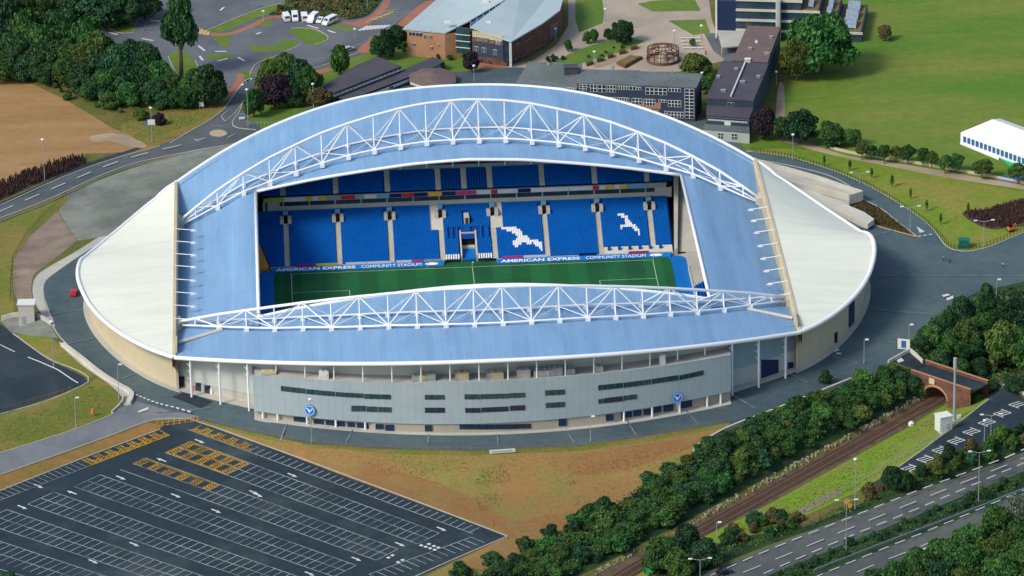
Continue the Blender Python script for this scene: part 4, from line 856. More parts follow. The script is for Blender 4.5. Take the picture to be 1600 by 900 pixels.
def block(x0, x1, rows, T, gull=None, skip=None, seatmat=0, pitchx=.5, name='seating_block'):
    mb = MB()
    for r in rows:
        y, z = T(r); y2, z2 = T(r+1)
        mb.quad((x0, y, z), (x1, y, z), (x1, y2, z), (x0, y2, z)); mb.quad((x0, y2, z), (x1, y2, z), (x1, y2, z2), (x0, y2, z2))
    V0 = np.array(mb.v); F0 = np.array(mb.f); S = []
    for r in rows:
        y, z = T(r)
        for x in np.arange(x0+.3, x1-.25, pitchx):
            if skip and skip(x, r): continue
            S.append((x, y+.5, z))
    mi = np.zeros(len(S), int)+1+seatmat
    if gull:
        q_ = proj(np.array(S)+(0, 0, .4)); mi = np.where(inside(gull, q_[:, 0], q_[:, 1]), 2, 1)
    V, Fq, m_ = seat_mesh(S, mi)
    me = fast_mesh(name, np.vstack([V0, V]), np.vstack([F0, Fq+len(V0)]), [M['tread'], M['seat_blue'], M['seat_white']], np.concatenate([np.zeros(len(F0), int), m_]))
    return linkmesh(name, me, STAD)
def aisle(xc, w_, rows, T, m='pale_concrete'):
    mb = MB()
    for r in rows:
        y, z = T(r); y2, z2 = T(r+1); ym, zm = (y+y2)/2, (z+z2)/2
        for a, za, b, zb in ((y, z, ym, zm), (ym, zm, y2, z2)):
            mb.quad((xc-w_/2, a, za+.05), (xc+w_/2, a, za+.05), (xc+w_/2, b, za+.05), (xc-w_/2, b, za+.05)); mb.quad((xc-w_/2, b, za+.05), (xc+w_/2, b, za+.05), (xc+w_/2, b, zb+.05), (xc-w_/2, b, zb+.05))
    return part(mb, 'aisle', M[m])
ED = [-62.4]+AX+[58.8]; AW = 1.5
vom = lambda xs: (lambda x, r: any(abs(x-a) < 1.7 and 18 <= r <= 22 for a in xs))
for i in range(9):
    x0 = ED[i]+(AW/2 if i else 0); x1 = ED[i+1]-(AW/2 if i < 8 else 0)
    if i == 4: continue
    wide = None
    if i == 3: wide = lambda x, r: (x > -8.3-2.9 and r >= 13) or any(abs(x-a) < 1.7 and 18 <= r <= 22 for a in AX)
    elif i == 5: wide = lambda x, r: (x < 7.0+2.9 and r >= 13) or any(abs(x-a) < 1.7 and 18 <= r <= 22 for a in AX)
    elif i == 0: wide = lambda x, r: x < -58.7-max(0, min(r, 14))*.27 or any(abs(x-a) < 1.7 and 18 <= r <= 22 for a in AX)
    else: wide = vom(AX)
    block(x0, x1, range(3 if i > 6 else 0, NL), LO, gull=GL1 if i == 5 else GL2 if i == 7 else None, skip=wide)
# middle block round the tunnel
for a, b in ((-7.5, -3.3), (2.0, 6.2)):
    block(a, b, range(2, 9), LO); block(a, b, range(0, 2), LO, seatmat=1, pitchx=.7)
    block(a, b, range(9, 14), LO, skip=lambda x, r: int((x+20)/.85) % 2 == 0)
block(-7.5, 6.2, range(14, NL), LO, skip=lambda x, r: abs(x+.7) < 1.1 and 15 <= r <= 20)
block(-3.3, 2.0, range(9, 14), LO, skip=lambda x, r: not (abs(x+.65) < .7 and r >= 12))
for i, x in enumerate(AX): aisle(x, AW, range(0, NL), LO)
for x, sgn in ((-8.3, -1), (7.0, 1)):
    mb = MB(); c = x+sgn*1.3
    for r in range(13, NL):
        y, z = LO(r); y2, z2 = LO(r+1); mb.quad((c-2, y, z+.1), (c+2, y, z+.1), (c+2, y2, z2+.1), (c-2, y2, z2+.1))
    part(mb, 'landing', M['pale_concrete'])
for x in AX:                        # vomitories at the top of the lower tier
    y, z = LO(18.0); y2, z2 = LO(22); mb = MB(); wide = abs(x) < 10
    mb.box((x-1.15, (y+y2)/2, z+.75), (1.1, y2-y, 1.9)); mb.box((x+1.15, (y+y2)/2, z+.75), (1.1, y2-y, 1.9)); o = part(mb, 'vomitory', M['pale_concrete'])
    m2 = MB(); m2.box((x, (y+y2)/2+.3, z+1.0), (1.2, y2-y-.4, 1.5)); part(m2, 'opening', M['black'], parent=o)
    m2 = MB(); m2.box((x, y2+.5, z+2.6), (1.5, 1.4, .8)); part(m2, 'canopy', M['board_skyblue'], parent=o)
y, z = LO(15); mb = MB(); mb.box((-.7, y+2, z+1.3), (1.5, 4.0, 2.0)); o = part(mb, 'vomitory', M['pale_concrete']); m2 = MB(); m2.box((-.7, y+1.9, z+1.35), (.85, 4.0, 1.75)); part(m2, 'opening', M['glass'], parent=o)
# players' tunnel
mb = MB(); mb.slab([(-2.5, 38.2, .9), (1.3, 38.2, .9), (1.3, 44.0, 1.6), (-2.5, 44.0, 1.6)], .6); o = part(mb, 'tunnel', M['surround_blue'])
m2 = MB(); m2.box((-.6, 44.9, 1.9), (3.8, 1.6, .6)); part(m2, 'landing', M['pale_concrete'], parent=o)
m2 = MB(); m2.box((-.6, 46.6, 3.0), (3.7, 2.2, 2.4)); part(m2, 'mouth', M['black'], parent=o)
m2 = MB()
for x in (-2.85, 1.65): m2.hexa([(x-.22, 38.2, 0), (x+.22, 38.2, 0), (x+.22, 47.6, 0), (x-.22, 47.6, 0)], [(x-.22, 38.2, 1.9), (x+.22, 38.2, 1.9), (x+.22, 47.6, 6.0), (x-.22, 47.6, 6.0)])
m2.box((-.6, 47.4, 4.9), (4.6, 1.2, 1.4)); part(m2, 'side_wall', M['pale_concrete'], parent=o)
# front wall, concourse band, glazed boxes, upper tier
mb = MB(); mb.box((-33.2, 37.2, .5), (50.5, .25, 1.0)); mb.box((33.0, 37.2, .5), (51.5, .25, 1.0)); part(mb, 'front_wall', M['pale_concrete'])
mb = MB()
for r in range(0, 3): y, z = LO(r); y2, z2 = LO(r+1); mb.quad((38.6, y, z), (58.6, y, z), (58.6, y2, z+.385), (38.6, y2, z+.385)); 
part(mb, 'platform', M['pale_concrete'])
for x in np.arange(40.2, 58, 3.0): m2 = MB(); m2.box((x, 38.7, 1.9), (.9, .35, .7)); m2.box((x, 38.95, 2.3), (.9, .12, .5)); part(m2, 'seat', M['seat_blue'])
yt, zt = LO(NL); mb = MB(); mb.box((0, yt+.35, zt+.75), (120, .4, 1.7)); mb.box((0, yt+1.4, zt+1.5), (120, 2.2, .15)); part(mb, 'concourse_wall', M['concrete'])
mb = MB(); mb.box((0, yt+.45, zt+2.25), (110, .3, 1.3)); o = part(mb, 'box_glazing', M['dark_glass']); m2 = MB()
for x in np.arange(-54, 55, 7.6): m2.box((x, yt+.25, zt+2.25), (.3, .14, 1.3))
part(m2, 'mullion', M['concrete'], parent=o)
mb = MB(); mb.box((-57.6, yt+.43, zt+2.25), (5, .3, 1.3)); mb.box((57.6, yt+.43, zt+2.25), (5, .3, 1.3)); part(mb, 'concourse_wall', M['concrete'])
mb = MB(); mb.box((0, 57.45, 13.9), (117, .3, 1.5)); mb.box((0, 59.4, 13.25), (117, 4.0, .2)); part(mb, 'balcony_front', M['concrete'])
UX = [-54, -38.5, -23.4, -8.5, -.9, 6.7, 22.0, 37.5, 52.8]
EU = [-60]+UX+[60.5]
for i in range(10): block(EU[i]+(.8 if i else 0), EU[i+1]-(.8 if i < 9 else 0), range(0, NU), UP, pitchx=.5 if i not in (4, 5) else .8, skip=(lambda x, r: r == 6) if i in (4, 5) else None)
for x in UX: aisle(x, 1.6, range(0, NU), UP)
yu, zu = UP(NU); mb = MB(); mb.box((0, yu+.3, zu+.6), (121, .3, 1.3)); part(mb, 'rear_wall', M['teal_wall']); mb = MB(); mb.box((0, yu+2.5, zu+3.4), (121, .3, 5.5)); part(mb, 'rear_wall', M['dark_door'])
mb = MB(); mb.box((0, yu+1.4, zu+.1), (121, 2.2, .2)); part(mb, 'gangway', M['teal_wall'])
# advertising boards
def boards(L, Y, z0, z1, off=0.0):
    for a, b, c in L:
        p = on_y((a, 300), Y); q_ = on_y((b, 300), Y); x0, x1 = p[0], q_[0]; mb = MB(); mb.box(((x0+x1)/2, Y-.12-off, (z0+z1)/2), (x1-x0, .12, z1-z0)); part(mb, 'advert_board', M['board_'+c])
boards([(411, 443, 'lime'), (443.3, 477, 'white'), (477.3, 488, 'yellow'), (488.3, 497, 'white'), (497.3, 509, 'yellow'), (509.5, 532, 'grey'), (533, 554, 'red'), (555, 568, 'grey'), (569, 588, 'white'), (588.3, 608, 'skyblue'), (608.5, 627, 'navy'), (628, 647, 'red'), (647.5, 668, 'navy'), (668.7, 690, 'orange'), (690.5, 712, 'navy'), (713, 744, 'pink'), (744.5, 767, 'white'), (767.3, 777, 'red'), (777.5, 809, 'white'), (809.5, 829, 'navy'), (829.5, 888, 'white'), (889, 926, 'white'), (926.2, 936, 'red'), (936.3, 946.5, 'white'), (947, 960, 'yellow'), (960.3, 968, 'white'), (968.3, 980, 'yellow'), (980.5, 1010, 'skyblue'), (1010.5, 1041, 'grey')], 57.25, 13.35, 14.55)
p0 = on_y((682, 260), yu+1.2); p1 = on_y((779, 258), yu+1.2); mb = MB(); mb.box(((p0[0]+p1[0])/2, yu+1.2, zu+2.0), (p1[0]-p0[0], .2, 1.1)); part(mb, 'advert_board', M['board_red'])
p0 = on_y((645, 262), yu+1.2); p1 = on_y((681, 260), yu+1.2); mb = MB(); mb.box(((p0[0]+p1[0])/2, yu+1.2, zu+1.9), (p1[0]-p0[0], .2, .8)); part(mb, 'advert_board', M['board_white'])
mb = MB()
for x in NODES: mb.box((x, yu-.5, zu+1.5), (.4, .5, 1.6))
part(mb, 'hanger', M['white_steel'])
boards([(458, 489, 'magenta'), (489.5, 523, 'yellow'), (536, 568, 'white'), (569, 608, 'white'), (616, 640, 'white'), (640.5, 658, 'pink'), (659, 688, 'grey'), (782, 815, 'pink'), (816, 853, 'white'), (903, 930, 'navy'), (981, 1013, 'red')], 36.98, 1.02, 1.75)
# lettered blue apron along the touch-line
font_parts = []
for x0, x1 in ((-58, -8.2), (7.3, 58)):
    mb = MB(); mb.slab([(x0, 35.6, .12), (x1, 35.6, .12), (x1, 36.9, 1.0), (x0, 36.9, 1.0)], .08); ap = part(mb, 'lettered_apron', M['surround_blue'])
    for txt, a, b in (('AMERICAN EXPRESS', x0+1.2, x0+24.2), ('COMMUNITY STADIUM', x0+25.8, x0+43.2)):
        cu = bpy.data.curves.new('lettering', 'FONT'); cu.body = txt; cu.size = 1.0; cu.extrude = .02; cu.offset = .02 if 'AMER' in txt else 0
        to = bpy.data.objects.new('lettering', cu); COL.objects.link(to); cu.materials.append(M['white_steel']); font_parts.append((to, a, b)); to.parent = ap
    mb = MB(); ca = x0+46.3; nrm = np.array((0, -.88, 1.3)); nrm /= np.linalg.norm(nrm); up = np.array((0, 1.3, .88)); up /= np.linalg.norm(up); cc = np.array((ca, 36.25, .56))+nrm*.04
    mb.add([cc+np.array((1.9*math.cos(t), 0, 0))+up*.45*math.sin(t) for t in np.linspace(0, 2*math.pi, 21)[:-1]], [tuple(range(20))]); part(mb, 'oval_mark', M['white_steel'], parent=ap)
bpy.context.view_layer.update(); dg = bpy.context.evaluated_depsgraph_get()
for to, a, b in font_parts:         # the letters become plain meshes
    me = bpy.data.meshes.new_from_object(to.evaluated_get(dg)); d = to.dimensions; sx = (b-a)/max(d.x, .01); sy = .95/max(d.y, .01); th = math.atan2(.88, 1.3)
    o = linkmesh('lettering', me, to.parent); bpy.data.objects.remove(to)
    o.scale = (sx, sy, 1); o.rotation_euler = (th, 0, 0); o.location = (a, 35.85-.02, .31)
for x, y in ((-52.7, 34.2), (52.7, 34.2), (0, 34.4), (-13, 34.9), (22.5, 34.9)):
    mb = MB(); mb.tube((x, y, 0), (x, y, 1.5), .05, 6); o = mb.build('corner_flag', M['white_steel']); m2 = MB(); m2.box((x+.22, y, 1.3), (.44, .03, .4)); part(m2, 'flag', M['white_steel'], parent=o)
    tag(o, {-52.7: 'small white flag at the far left corner of the pitch', 52.7: 'small white flag at the far right corner of the pitch', 0: 'small white flag at the halfway line in front of the tunnel', -13: 'small white flag on the far touchline left of the halfway line', 22.5: 'small white flag on the far touchline right of the halfway line'}[x], 'flag', 'pitch flags')
# end stands and near stand, raked under their roofs
def raked(e):
    for j, (a, b) in enumerate(((-34, -20), (-18.6, -4.6), (-3.2, 10.8), (12.2, 26))):
        mb = MB(); V = []
        for r in range(26):
            x, z = 62.5+.82*r, 1.0+.42*r
            if e > 0 and j == 3 and r < 5: continue
            mb.quad((e*x, a, z), (e*(x+.82), a, z), (e*(x+.82), b, z), (e*x, b, z)); mb.quad((e*(x+.82), a, z), (e*(x+.82), a, z+.42), (e*(x+.82), b, z+.42), (e*x+e*.82, b, z))
            for y in np.arange(a+.3, b-.2, .5): V.append((x, y, z))
        S = np.array(V); n = len(S); base = np.array([(.2, -.21, .15), (.2, .21, .15), (.62, .21, .15), (.62, -.21, .15), (.42, -.21, .82), (.42, .21, .82), (.58, .21, .82), (.58, -.21, .82)])
        VV = (S[:, None]+base[None]).reshape(-1, 3); VV[:, 0] *= e; Fq = (np.arange(n)[:, None, None]*8+BOXF[None]).reshape(-1, 4)
        V0 = np.array(mb.v); F0 = np.array(mb.f); linkmesh('seating_block', fast_mesh('seating_block', np.vstack([V0, VV]), np.vstack([F0, Fq+len(V0)]), [M['tread'], M['seat_blue']], np.concatenate([np.zeros(len(F0), int), np.ones(len(Fq), int)])), STAD)
    for y in (-19.3, -3.9, 11.5):
        mb = MB()
        for r in range(26): x, z = 62.5+.82*r, 1.05+.42*r; mb.box((e*(x+.41), y, z-.2), (.82, 1.3, .5)); mb.box((e*(x+.62), y, z+.1), (.41, 1.3, .3))
        part(mb, 'aisle', M['pale_concrete'])
    mb = MB(); mb.box((e*62.2, -4, .55), (.3, 60, 1.1)); part(mb, 'front_wall', M['pale_concrete' if e > 0 else 'surround_blue'])
raked(1); raked(-1)
mb = MB(); mb.slab([(62.4, 12, .9), (67.0, 12, .9), (67.0, 37.0, .9), (62.4, 37.0, .9)], .9); o = part(mb, 'platform', M['concrete'])
mb = MB(); mb.box((67.2, 24.5, 1.8), (.25, 25, 1.8)); part(mb, 'front_wall', M['pale_concrete'])
# right and left corner walls of the far stand
mb = MB(); a0 = (59.0, 37.2); mb.hexa([(59.0, 37.3, 0), (60, 37.3, 0), (63, 66, 0), (61.4, 66, 0)], [(59.0, 37.3, 1.8), (60, 37.3, 1.8), (63, 66, 21), (61.4, 66, 21)]); part(mb, 'stand_end_wall', M['concrete'])
mb = MB(); mb.quad((60.2, 38, .5), (75, 38, .5), (84, 60, 17), (63, 64, 17)); part(mb, 'corner_slope', M['concrete'])
mb = MB(); mb.hexa([(-58.9, 37.3, .3), (-64.5, 35.0, .3), (-65.0, 51, 4), (-62.6, 49.5, 4)], [(-58.9, 37.3, 1.2), (-64.5, 35.0, 1.2), (-65.0, 51, 7.8), (-62.6, 49.5, 7.0)]); part(mb, 'corner_cover', M['orange_cover'])
mb = MB(); mb.hexa([(-59.2, 57, 0), (-58.7, 57, 0), (-59.9, 66, 0), (-60.4, 66, 0)], [(-59.2, 57, 13), (-58.7, 57, 13), (-59.9, 66, 21), (-60.4, 66, 21)]); part(mb, 'stand_end_wall', M['dark_door'])
NS = lambda r: (-41.5-.82*r, 1.0+.42*r)
for x0, x1 in [(-60+15.2*i, -60+15.2*i+13.7) for i in range(8)]:
    mb = MB()
    for r in range(38):
        y, z = NS(r); y2, z2 = NS(r+1); mb.quad((x0, y2, z), (x1, y2, z), (x1, y, z), (x0, y, z)); mb.quad((x1, y2, z), (x0, y2, z), (x0, y2, z2), (x1, y2, z2))
        mb.box(((x0+x1)/2, y-.5, z+.45), (x1-x0-.4, .15, .75), mi=1)
    mb.build('seating_block', [M['tread'], M['seat_blue']], STAD)
# ------------------------------------------------------------------ campus buildings
G0 = 6.5
def bpart(mb, name, m, root, smooth=False): return mb.build(name, M[m], root, smooth)
def face_pt(u, A_, B_): return on_vplane(u, A_, B_)
def wall_open(root, A_, B_, px, m='dark_glass', nx=1, ny=1, frame='white_paint', name='window', out=.12, bar=.14):
    """a framed window on the wall through A_ and B_, given by its two photo corners"""
    u0, v0, u1, v1 = px; a = face_pt((u0, v0), A_, B_); b = face_pt((u1, v1), A_, B_); d = np.array((B_[0]-A_[0], B_[1]-A_[1], 0.0)); d /= np.linalg.norm(d); n = np.array((d[1], -d[0], 0))
    if n@(CAM-a) < 0: n = -n
    w = (b-a)@d; zt, zb = a[2], b[2]
    if zt < zb: zt, zb = zb, zt
    P = lambda t, z, o: a*np.array((1, 1, 0))+d*(t*w)+np.array((0, 0, z))+n*o
    fr = MB(); fr.hexa([P(0, zb, 0), P(1, zb, 0), P(1, zb, out), P(0, zb, out)], [P(0, zt, 0), P(1, zt, 0), P(1, zt, out), P(0, zt, out)]); o = bpart(fr, name, frame, root)
    pn = MB(); bw = bar/abs(w); bh = bar
    for i in range(nx):
        for j in range(ny):
            t0, t1 = i/nx+bw/2, (i+1)/nx-bw/2; z0, z1 = zb+(zt-zb)*j/ny+bh/2, zb+(zt-zb)*(j+1)/ny-bh/2
            pn.hexa([P(t0, z0, out), P(t1, z0, out), P(t1, z0, out+.03), P(t0, z0, out+.03)], [P(t0, z1, out), P(t1, z1, out), P(t1, z1, out+.03), P(t0, z1, out+.03)])
    bpart(pn, 'pane', m, o); return o
def wall_band(root, A_, B_, px, m, name='wall_panel', out=.07):
    u0, v0, u1, v1 = px; a = face_pt((u0, v0), A_, B_); b = face_pt((u1, v1), A_, B_); d = np.array((B_[0]-A_[0], B_[1]-A_[1], 0.0)); d /= np.linalg.norm(d); n = np.array((d[1], -d[0], 0))
    if n@(CAM-a) < 0: n = -n
    c = a+d*((b-a)@d); zt, zb = max(a[2], b[2]), min(a[2], b[2]); q = lambda p, z, o: np.array((p[0], p[1], z))+n*o
    mb = MB(); mb.hexa([q(a, zb, 0), q(c, zb, 0), q(c, zb, out), q(a, zb, out)], [q(a, zt, 0), q(c, zt, 0), q(c, zt, out), q(a, zt, out)]); return bpart(mb, name, m, root)
def solid(root, corners, z0, m, name='wall'):   # corners: eave points (x, y, z)
    mb = MB(); mb.hexa([(p[0], p[1], z0) for p in corners], [tuple(p) for p in corners]); return bpart(mb, name, m, root)
def roof(root, corners, t, m, name='roof', lift=.05):
    mb = MB(); mb.slab([(p[0], p[1], p[2]+lift+t) for p in corners], t); return bpart(mb, name, m, root)
def grow(P, d):
    P = np.array(P, float); c = P.mean(0); v = P-c; v[:, 2] = 0; L = np.linalg.norm(v, axis=1)[:, None]; return P+v/L*d
# long three-storey block
B = empty('teaching_block'); tag(B, 'long three-storey slate block with gridded white windows, right behind the stadium roof', 'building')
zt = G0+11.2; a = unp((902, 131), zt); b = unp((1086, 138), zt); c = unp((1096, 117), zt+.3); d = a+(c-b)
solid(B, [a, b, c, d], G0-.5, 'slate_wall'); roof(B, grow([a, b, c, d], .5), .35, 'mossy_roof')
a2 = unp((806, 131), zt-1.6); b2 = unp((902, 140), zt-1.6); c2 = unp((910, 102), zt+.8); d2 = unp((826, 98), zt+.8)
solid(B, [a2, b2, (c2[0], c2[1], zt-1.8), (d2[0], d2[1], zt-1.8)], G0-.5, 'slate_wall'); roof(B, [a2, b2, c2, d2], .35, 'mossy_roof')
p = unp((892, 110), zt+1); mb = MB(); mb.box((p[0], p[1], zt+1.2), (4.2, 3, 2.2)); mb.box((p[0], p[1], zt+2.4), (4.6, 3.4, .2)); bpart(mb, 'roof_lantern', 'slate_roof', B)
for u in ((857, 103), (958, 107), (1050, 114)): p = unp(u, zt+.6); mb = MB(); mb.box((p[0], p[1], zt+.9), (.8, .8, .9)); mb.tube((p[0], p[1], zt+1.3), (p[0], p[1], zt+1.8), .2, 6); bpart(mb, 'vent', 'grey_metal', B)
def s5(x0, y0, x1, y1): return (800+x0/5.161, 90+y0/5.161, 800+x1/5.161, 90+y1/5.161)
WL = [((540, 212, 602, 270), 2, 3), ((606, 212, 628, 240), 1, 1), ((632, 215, 684, 276), 2, 2), ((690, 217, 760, 280), 2, 2), ((766, 222, 838, 280), 3, 2), ((845, 226, 942, 260), 5, 1), ((945, 230, 1000, 262), 2, 1), ((1000, 236, 1042, 262), 2, 1), ((1076, 240, 1250, 302), 5, 2), ((1260, 244, 1360, 278), 4, 1), ((1392, 250, 1470, 492), 2, 9), ((770, 318, 838, 345), 3, 1), ((845, 320, 945, 350), 5, 1), ((965, 326, 1050, 380), 3, 2), ((1062, 332, 1155, 388), 4, 2), ((1180, 338, 1250, 362), 3, 1), ((1258, 342, 1364, 400), 4, 2), ((1150, 425, 1185, 450), 2, 1), ((1228, 430, 1250, 470), 1, 2), ((1256, 434, 1384, 488), 5, 2)]
for r, nx, ny in WL: wall_open(B, a, b, s5(*r), nx=nx, ny=ny, bar=.22)
wall_band(B, a, b, s5(870, 352, 1200, 416), 'brick')
for r in ((150, 228, 250, 246), (255, 232, 330, 252), (335, 236, 440, 258), (445, 240, 512, 264)): wall_open(B, a2, b2, s5(*r), nx=4, ny=1, bar=.2)
# dark flat-roofed hall block
B = empty('hall_block'); tag(B, 'dark stepped flat-roofed block with pale roof rail, beside the path and the lawn', 'building')
zt = G0+8.6; a = unp((1104, 154), zt); b = unp((1177, 158), zt); c = unp((1201, 100), zt); d = unp((1130, 97), zt)
solid(B, [a, b, c, d], G0-.5, 'slate_wall'); roof(B, grow([a, b, c, d], .3), .3, 'slate_roof')
wall_band(B, a, b, (1105, 155, 1177, 159), 'white_paint', 'fascia'); wall_open(B, a, b, (1137, 160, 1147, 165), nx=2, frame='grey_wall')
mb = MB(); p0, p1 = unp((1165, 96), zt+.8), unp((1142, 150), zt+.8); mb.tube(p0, p1, .28, 6); bpart(mb, 'roof_rail', 'white_paint', B)
mb = MB(); p = unp((1168, 95), zt+.8); mb.box(p, (1.6, 1.2, 1.2)); mb.box(p+(0, 0, .7), (1.9, 1.5, .15)); bpart(mb, 'roof_vent', 'white_paint', B)
e0 = unp((1103.5, 181), G0+6.2); e1 = unp((1171, 186), G0+6.2); e2 = np.array((b[0], b[1]-.15, G0+6.2)); e3 = np.array((a[0], a[1]-.15, G0+6.2))
solid(B, [e0, e1, e2, e3], G0-.4, 'slate_wall', 'front_wing'); roof(B, [e0, e1, e2+(0, -.05, 0), e3+(0, -.05, 0)], .3, 'slate_roof')
wall_band(B, e0, e1, (1104, 182.5, 1171, 187.5), 'white_paint', 'fascia'); wall_open(B, e0, e1, (1106, 187.8, 1168, 190.5), nx=8, bar=.3, frame='white_paint'); wall_open(B, e0, e1, (1132, 188.5, 1142, 200), m='white_paint', name='door')
f0 = unp((1098, 203), G0+3.4); f1 = unp((1171, 209), G0+3.4); f2 = e1*np.array((1, 1, 0))+(0, -.1, G0+3.4); f3 = e0*np.array((1, 1, 0))+(-.5, -.1, G0+3.4)
solid(B, [f0, f1, f2, f3], G0-.4, 'grey_wall', 'front_wing'); roof(B, [f0, f1, f2, f3], .25, 'mossy_roof')
for r in ((1101, 206, 1106, 210), (1122, 207, 1130, 217), (1143, 208, 1152, 218)): wall_open(B, f0, f1, r, nx=2, ny=2, bar=.2)
B = empty('hall_block'); tag(B, 'brownish flat-roofed hall with a glazed right flank, below the dark terraced building', 'building')
a = unp((1145, 95), zt+.5); b = unp((1199, 98), zt+.5); c = unp((1219, 44), zt+.5); d = unp((1168, 42), zt+.5)
solid(B, [a, b, c, d], G0-.5, 'slate_wall'); roof(B, grow([a, b, c, d], .3), .3, 'brown_roof'); wall_open(B, b, c, (1201, 98, 1217, 58), m='window_blue', nx=6, ny=1, frame='grey_metal')
mb = MB(); p = unp((1182, 66), zt+1); mb.box(p, (.9, .9, .7)); mb.tube(p, p+(0, 0, .8), .2, 6); bpart(mb, 'roof_vent', 'white_paint', B)
# terraced dark building with solar panels
B = empty('terraced_building'); tag(B, 'dark stepped building with pale floor bands and solar panels behind the big round tree', 'building')
A0 = unp((1150, 60), G0); A1 = unp((1346, 66), G0); dx = (A1-A0)/np.linalg.norm(A1-A0); dy = np.array((-dx[1], dx[0], 0)); Lx = np.linalg.norm(A1-A0)
for k, (f0_, f1_, back) in enumerate(((0, 1.0, 26), (0, .80, 24), (0, .66, 22), (0, .52, 20))):
    z0, z1 = G0+k*3.4, G0+k*3.4+3.4; o0 = A0+dx*Lx*f0_+dy*.02*k; o1 = A0+dx*Lx*f1_+dy*.02*k; q = [o0, o1, o1+dy*back, o0+dy*back]
    mb = MB(); mb.hexa([(p[0], p[1], z0-(.5 if k == 0 else 0)) for p in q], [(p[0], p[1], z1-.02) for p in q]); bpart(mb, 'storey', 'slate_wall', B)
    mb = MB(); qq = [o0-dy*.5, o1-dy*.5+dx*.4, o1+dx*.4+dy*back, o0+dy*back]; mb.hexa([(p[0], p[1], z1-.75) for p in [o0-dy*.5, o1-dy*.5+dx*.4, o1+dx*.4-dy*.03, o0-dy*.03]], [(p[0], p[1], z1) for p in [o0-dy*.5, o1-dy*.5+dx*.4, o1+dx*.4-dy*.03, o0-dy*.03]]); bpart(mb, 'floor_band', 'pale_concrete', B)
    mb = MB(); g0, g1_ = o0-dy*.1+dx*3, o1-dy*.1-dx*2
    n = int(Lx*(f1_-f0_)/3.2)
    for i in range(n):
        p = g0+(g1_-g0)*i/n; r = g0+(g1_-g0)*(i+.86)/n; mb.hexa([(p[0], p[1], z0+.9), (r[0], r[1], z0+.9), (r[0]+dy[0]*.1, r[1]+dy[1]*.1, z0+.9), (p[0]+dy[0]*.1, p[1]+dy[1]*.1, z0+.9)], [(p[0], p[1], z0+2.3), (r[0], r[1], z0+2.3), (r[0]+dy[0]*.1, r[1]+dy[1]*.1, z0+2.3), (p[0]+dy[0]*.1, p[1]+dy[1]*.1, z0+2.3)])
    mb.build('window', M['glass'], B)['kind'] = 'stuff'
    if k < 3:
        f2_ = (.80, .66, .52)[k]; r0 = A0+dx*Lx*f2_; mb = MB(); mb.slab([tuple(p*(1, 1, 0)+(0, 0, z1+.12)) for p in (r0+dx*.3, o1-dx*.3, o1-dx*.3+dy*(back-1), r0+dx*.3+dy*(back-1))], .12); bpart(mb, 'green_roof', 'sedum', B)
        for j in range(3):
            c0 = r0+dx*(2.0)+dy*(2+8*j); w_ = np.linalg.norm(o1-r0)-4
            mb = MB(); P = [c0, c0+dx*w_, c0+dx*w_+dy*6, c0+dy*6]; mb.slab([tuple(p*(1, 1, 0)+(0, 0, z1+(.7 if i < 2 else 2.0))) for i, p in enumerate(P)], .15)
            for i, p in enumerate(P): mb.tube(p*(1, 1, 0)+(0, 0, z1), p*(1, 1, 0)+(0, 0, z1+(.6 if i < 2 else 1.85)), .1, 5)
            bpart(mb, 'solar_panel', 'solar', B)
o0 = A0+dx*0; mb = MB(); P = [o0-dx*6, o0-dx*.03, o0-dx*.03+dy*12, o0-dx*6+dy*12]; mb.hexa([(p[0], p[1], G0-.5) for p in P], [(p[0], p[1], G0+12.5) for p in P]); bpart(mb, 'stair_tower', 'dark_door', B)
mb = MB(); P = [o0-dx*6.6-dy*.2, o0-dx*6.03-dy*.2, o0-dx*6.03+dy*12, o0-dx*6.6+dy*12]; mb.hexa([(p[0], p[1], G0-.4) for p in P], [(p[0], p[1], G0+13) for p in P]); bpart(mb, 'side_wall', 'white_paint', B)
p = A0+dx*Lx*.34-dy*1.2; mb = MB(); mb.box((p[0], p[1], G0+7), (1.4, 2.2, 14.5)); mb.box((p[0], p[1]-1.2, G0+7), (.8, .3, 14)); bpart(mb, 'lift_shaft', 'grey_wall', B)
mb = MB(); P = unps([(1120, 46), (1163, 42), (1172, 70), (1128, 74)], G0+2.6); mb.slab(P, .4)
for p in P: mb.tube((p[0], p[1], G0-.2), (p[0], p[1], G0+2.3), .2, 6)
bpart(mb, 'entrance_canopy', 'concrete', B)
# brown college building with zinc roofs
B = empty('college_building'); tag(B, 'brown brick and slate building under two pale zinc roofs with a glazed valley', 'building')
ze = G0+8.2
w1 = unp((636, 49), ze); w2 = unp((695, 54), ze); w3 = unp((734, 36), ze+3); w3b = np.array((w3[0], w3[1], ze)); back = unp((712, -12), ze); back2 = unp((800, -22), ze)
solid(B, [w1, w2, w3b, back2, back], G0-.5, 'brick')
roof(B, [unp((629, 47), ze+.2), unp((696, 53), ze+.2), unp((734, 34), ze+3.2), unp((812, -12), ze+3.2), unp((700, -14), ze+.2)], .4, 'zinc_roof')
v1 = unp((737, 46), ze+2.6); v2 = unp((797, 66), ze); v3 = unp((846, 39), ze); v4 = unp((874, 18), ze); v5 = unp((879, -4), ze); v6 = unp((873, -24), ze); v7 = unp((800, -26), ze)
v1b = v1*np.array((1, 1, 0))+(0, 0, ze)
solid(B, [v1b, v2-(1.2, 0, 0), v2+(0, .6, 0), v3, v4, v5, v6, v7], G0-.5, 'red_brick')
roof(B, [unp((735, 44), ze+2.9), unp((799, 67), ze+.3), unp((847, 39), ze+.3), unp((875, 18), ze+.3), unp((881, -4), ze+.3), unp((874, -26), ze+.3), unp((815, -16), ze+2.9)], .45, 'zinc_roof')
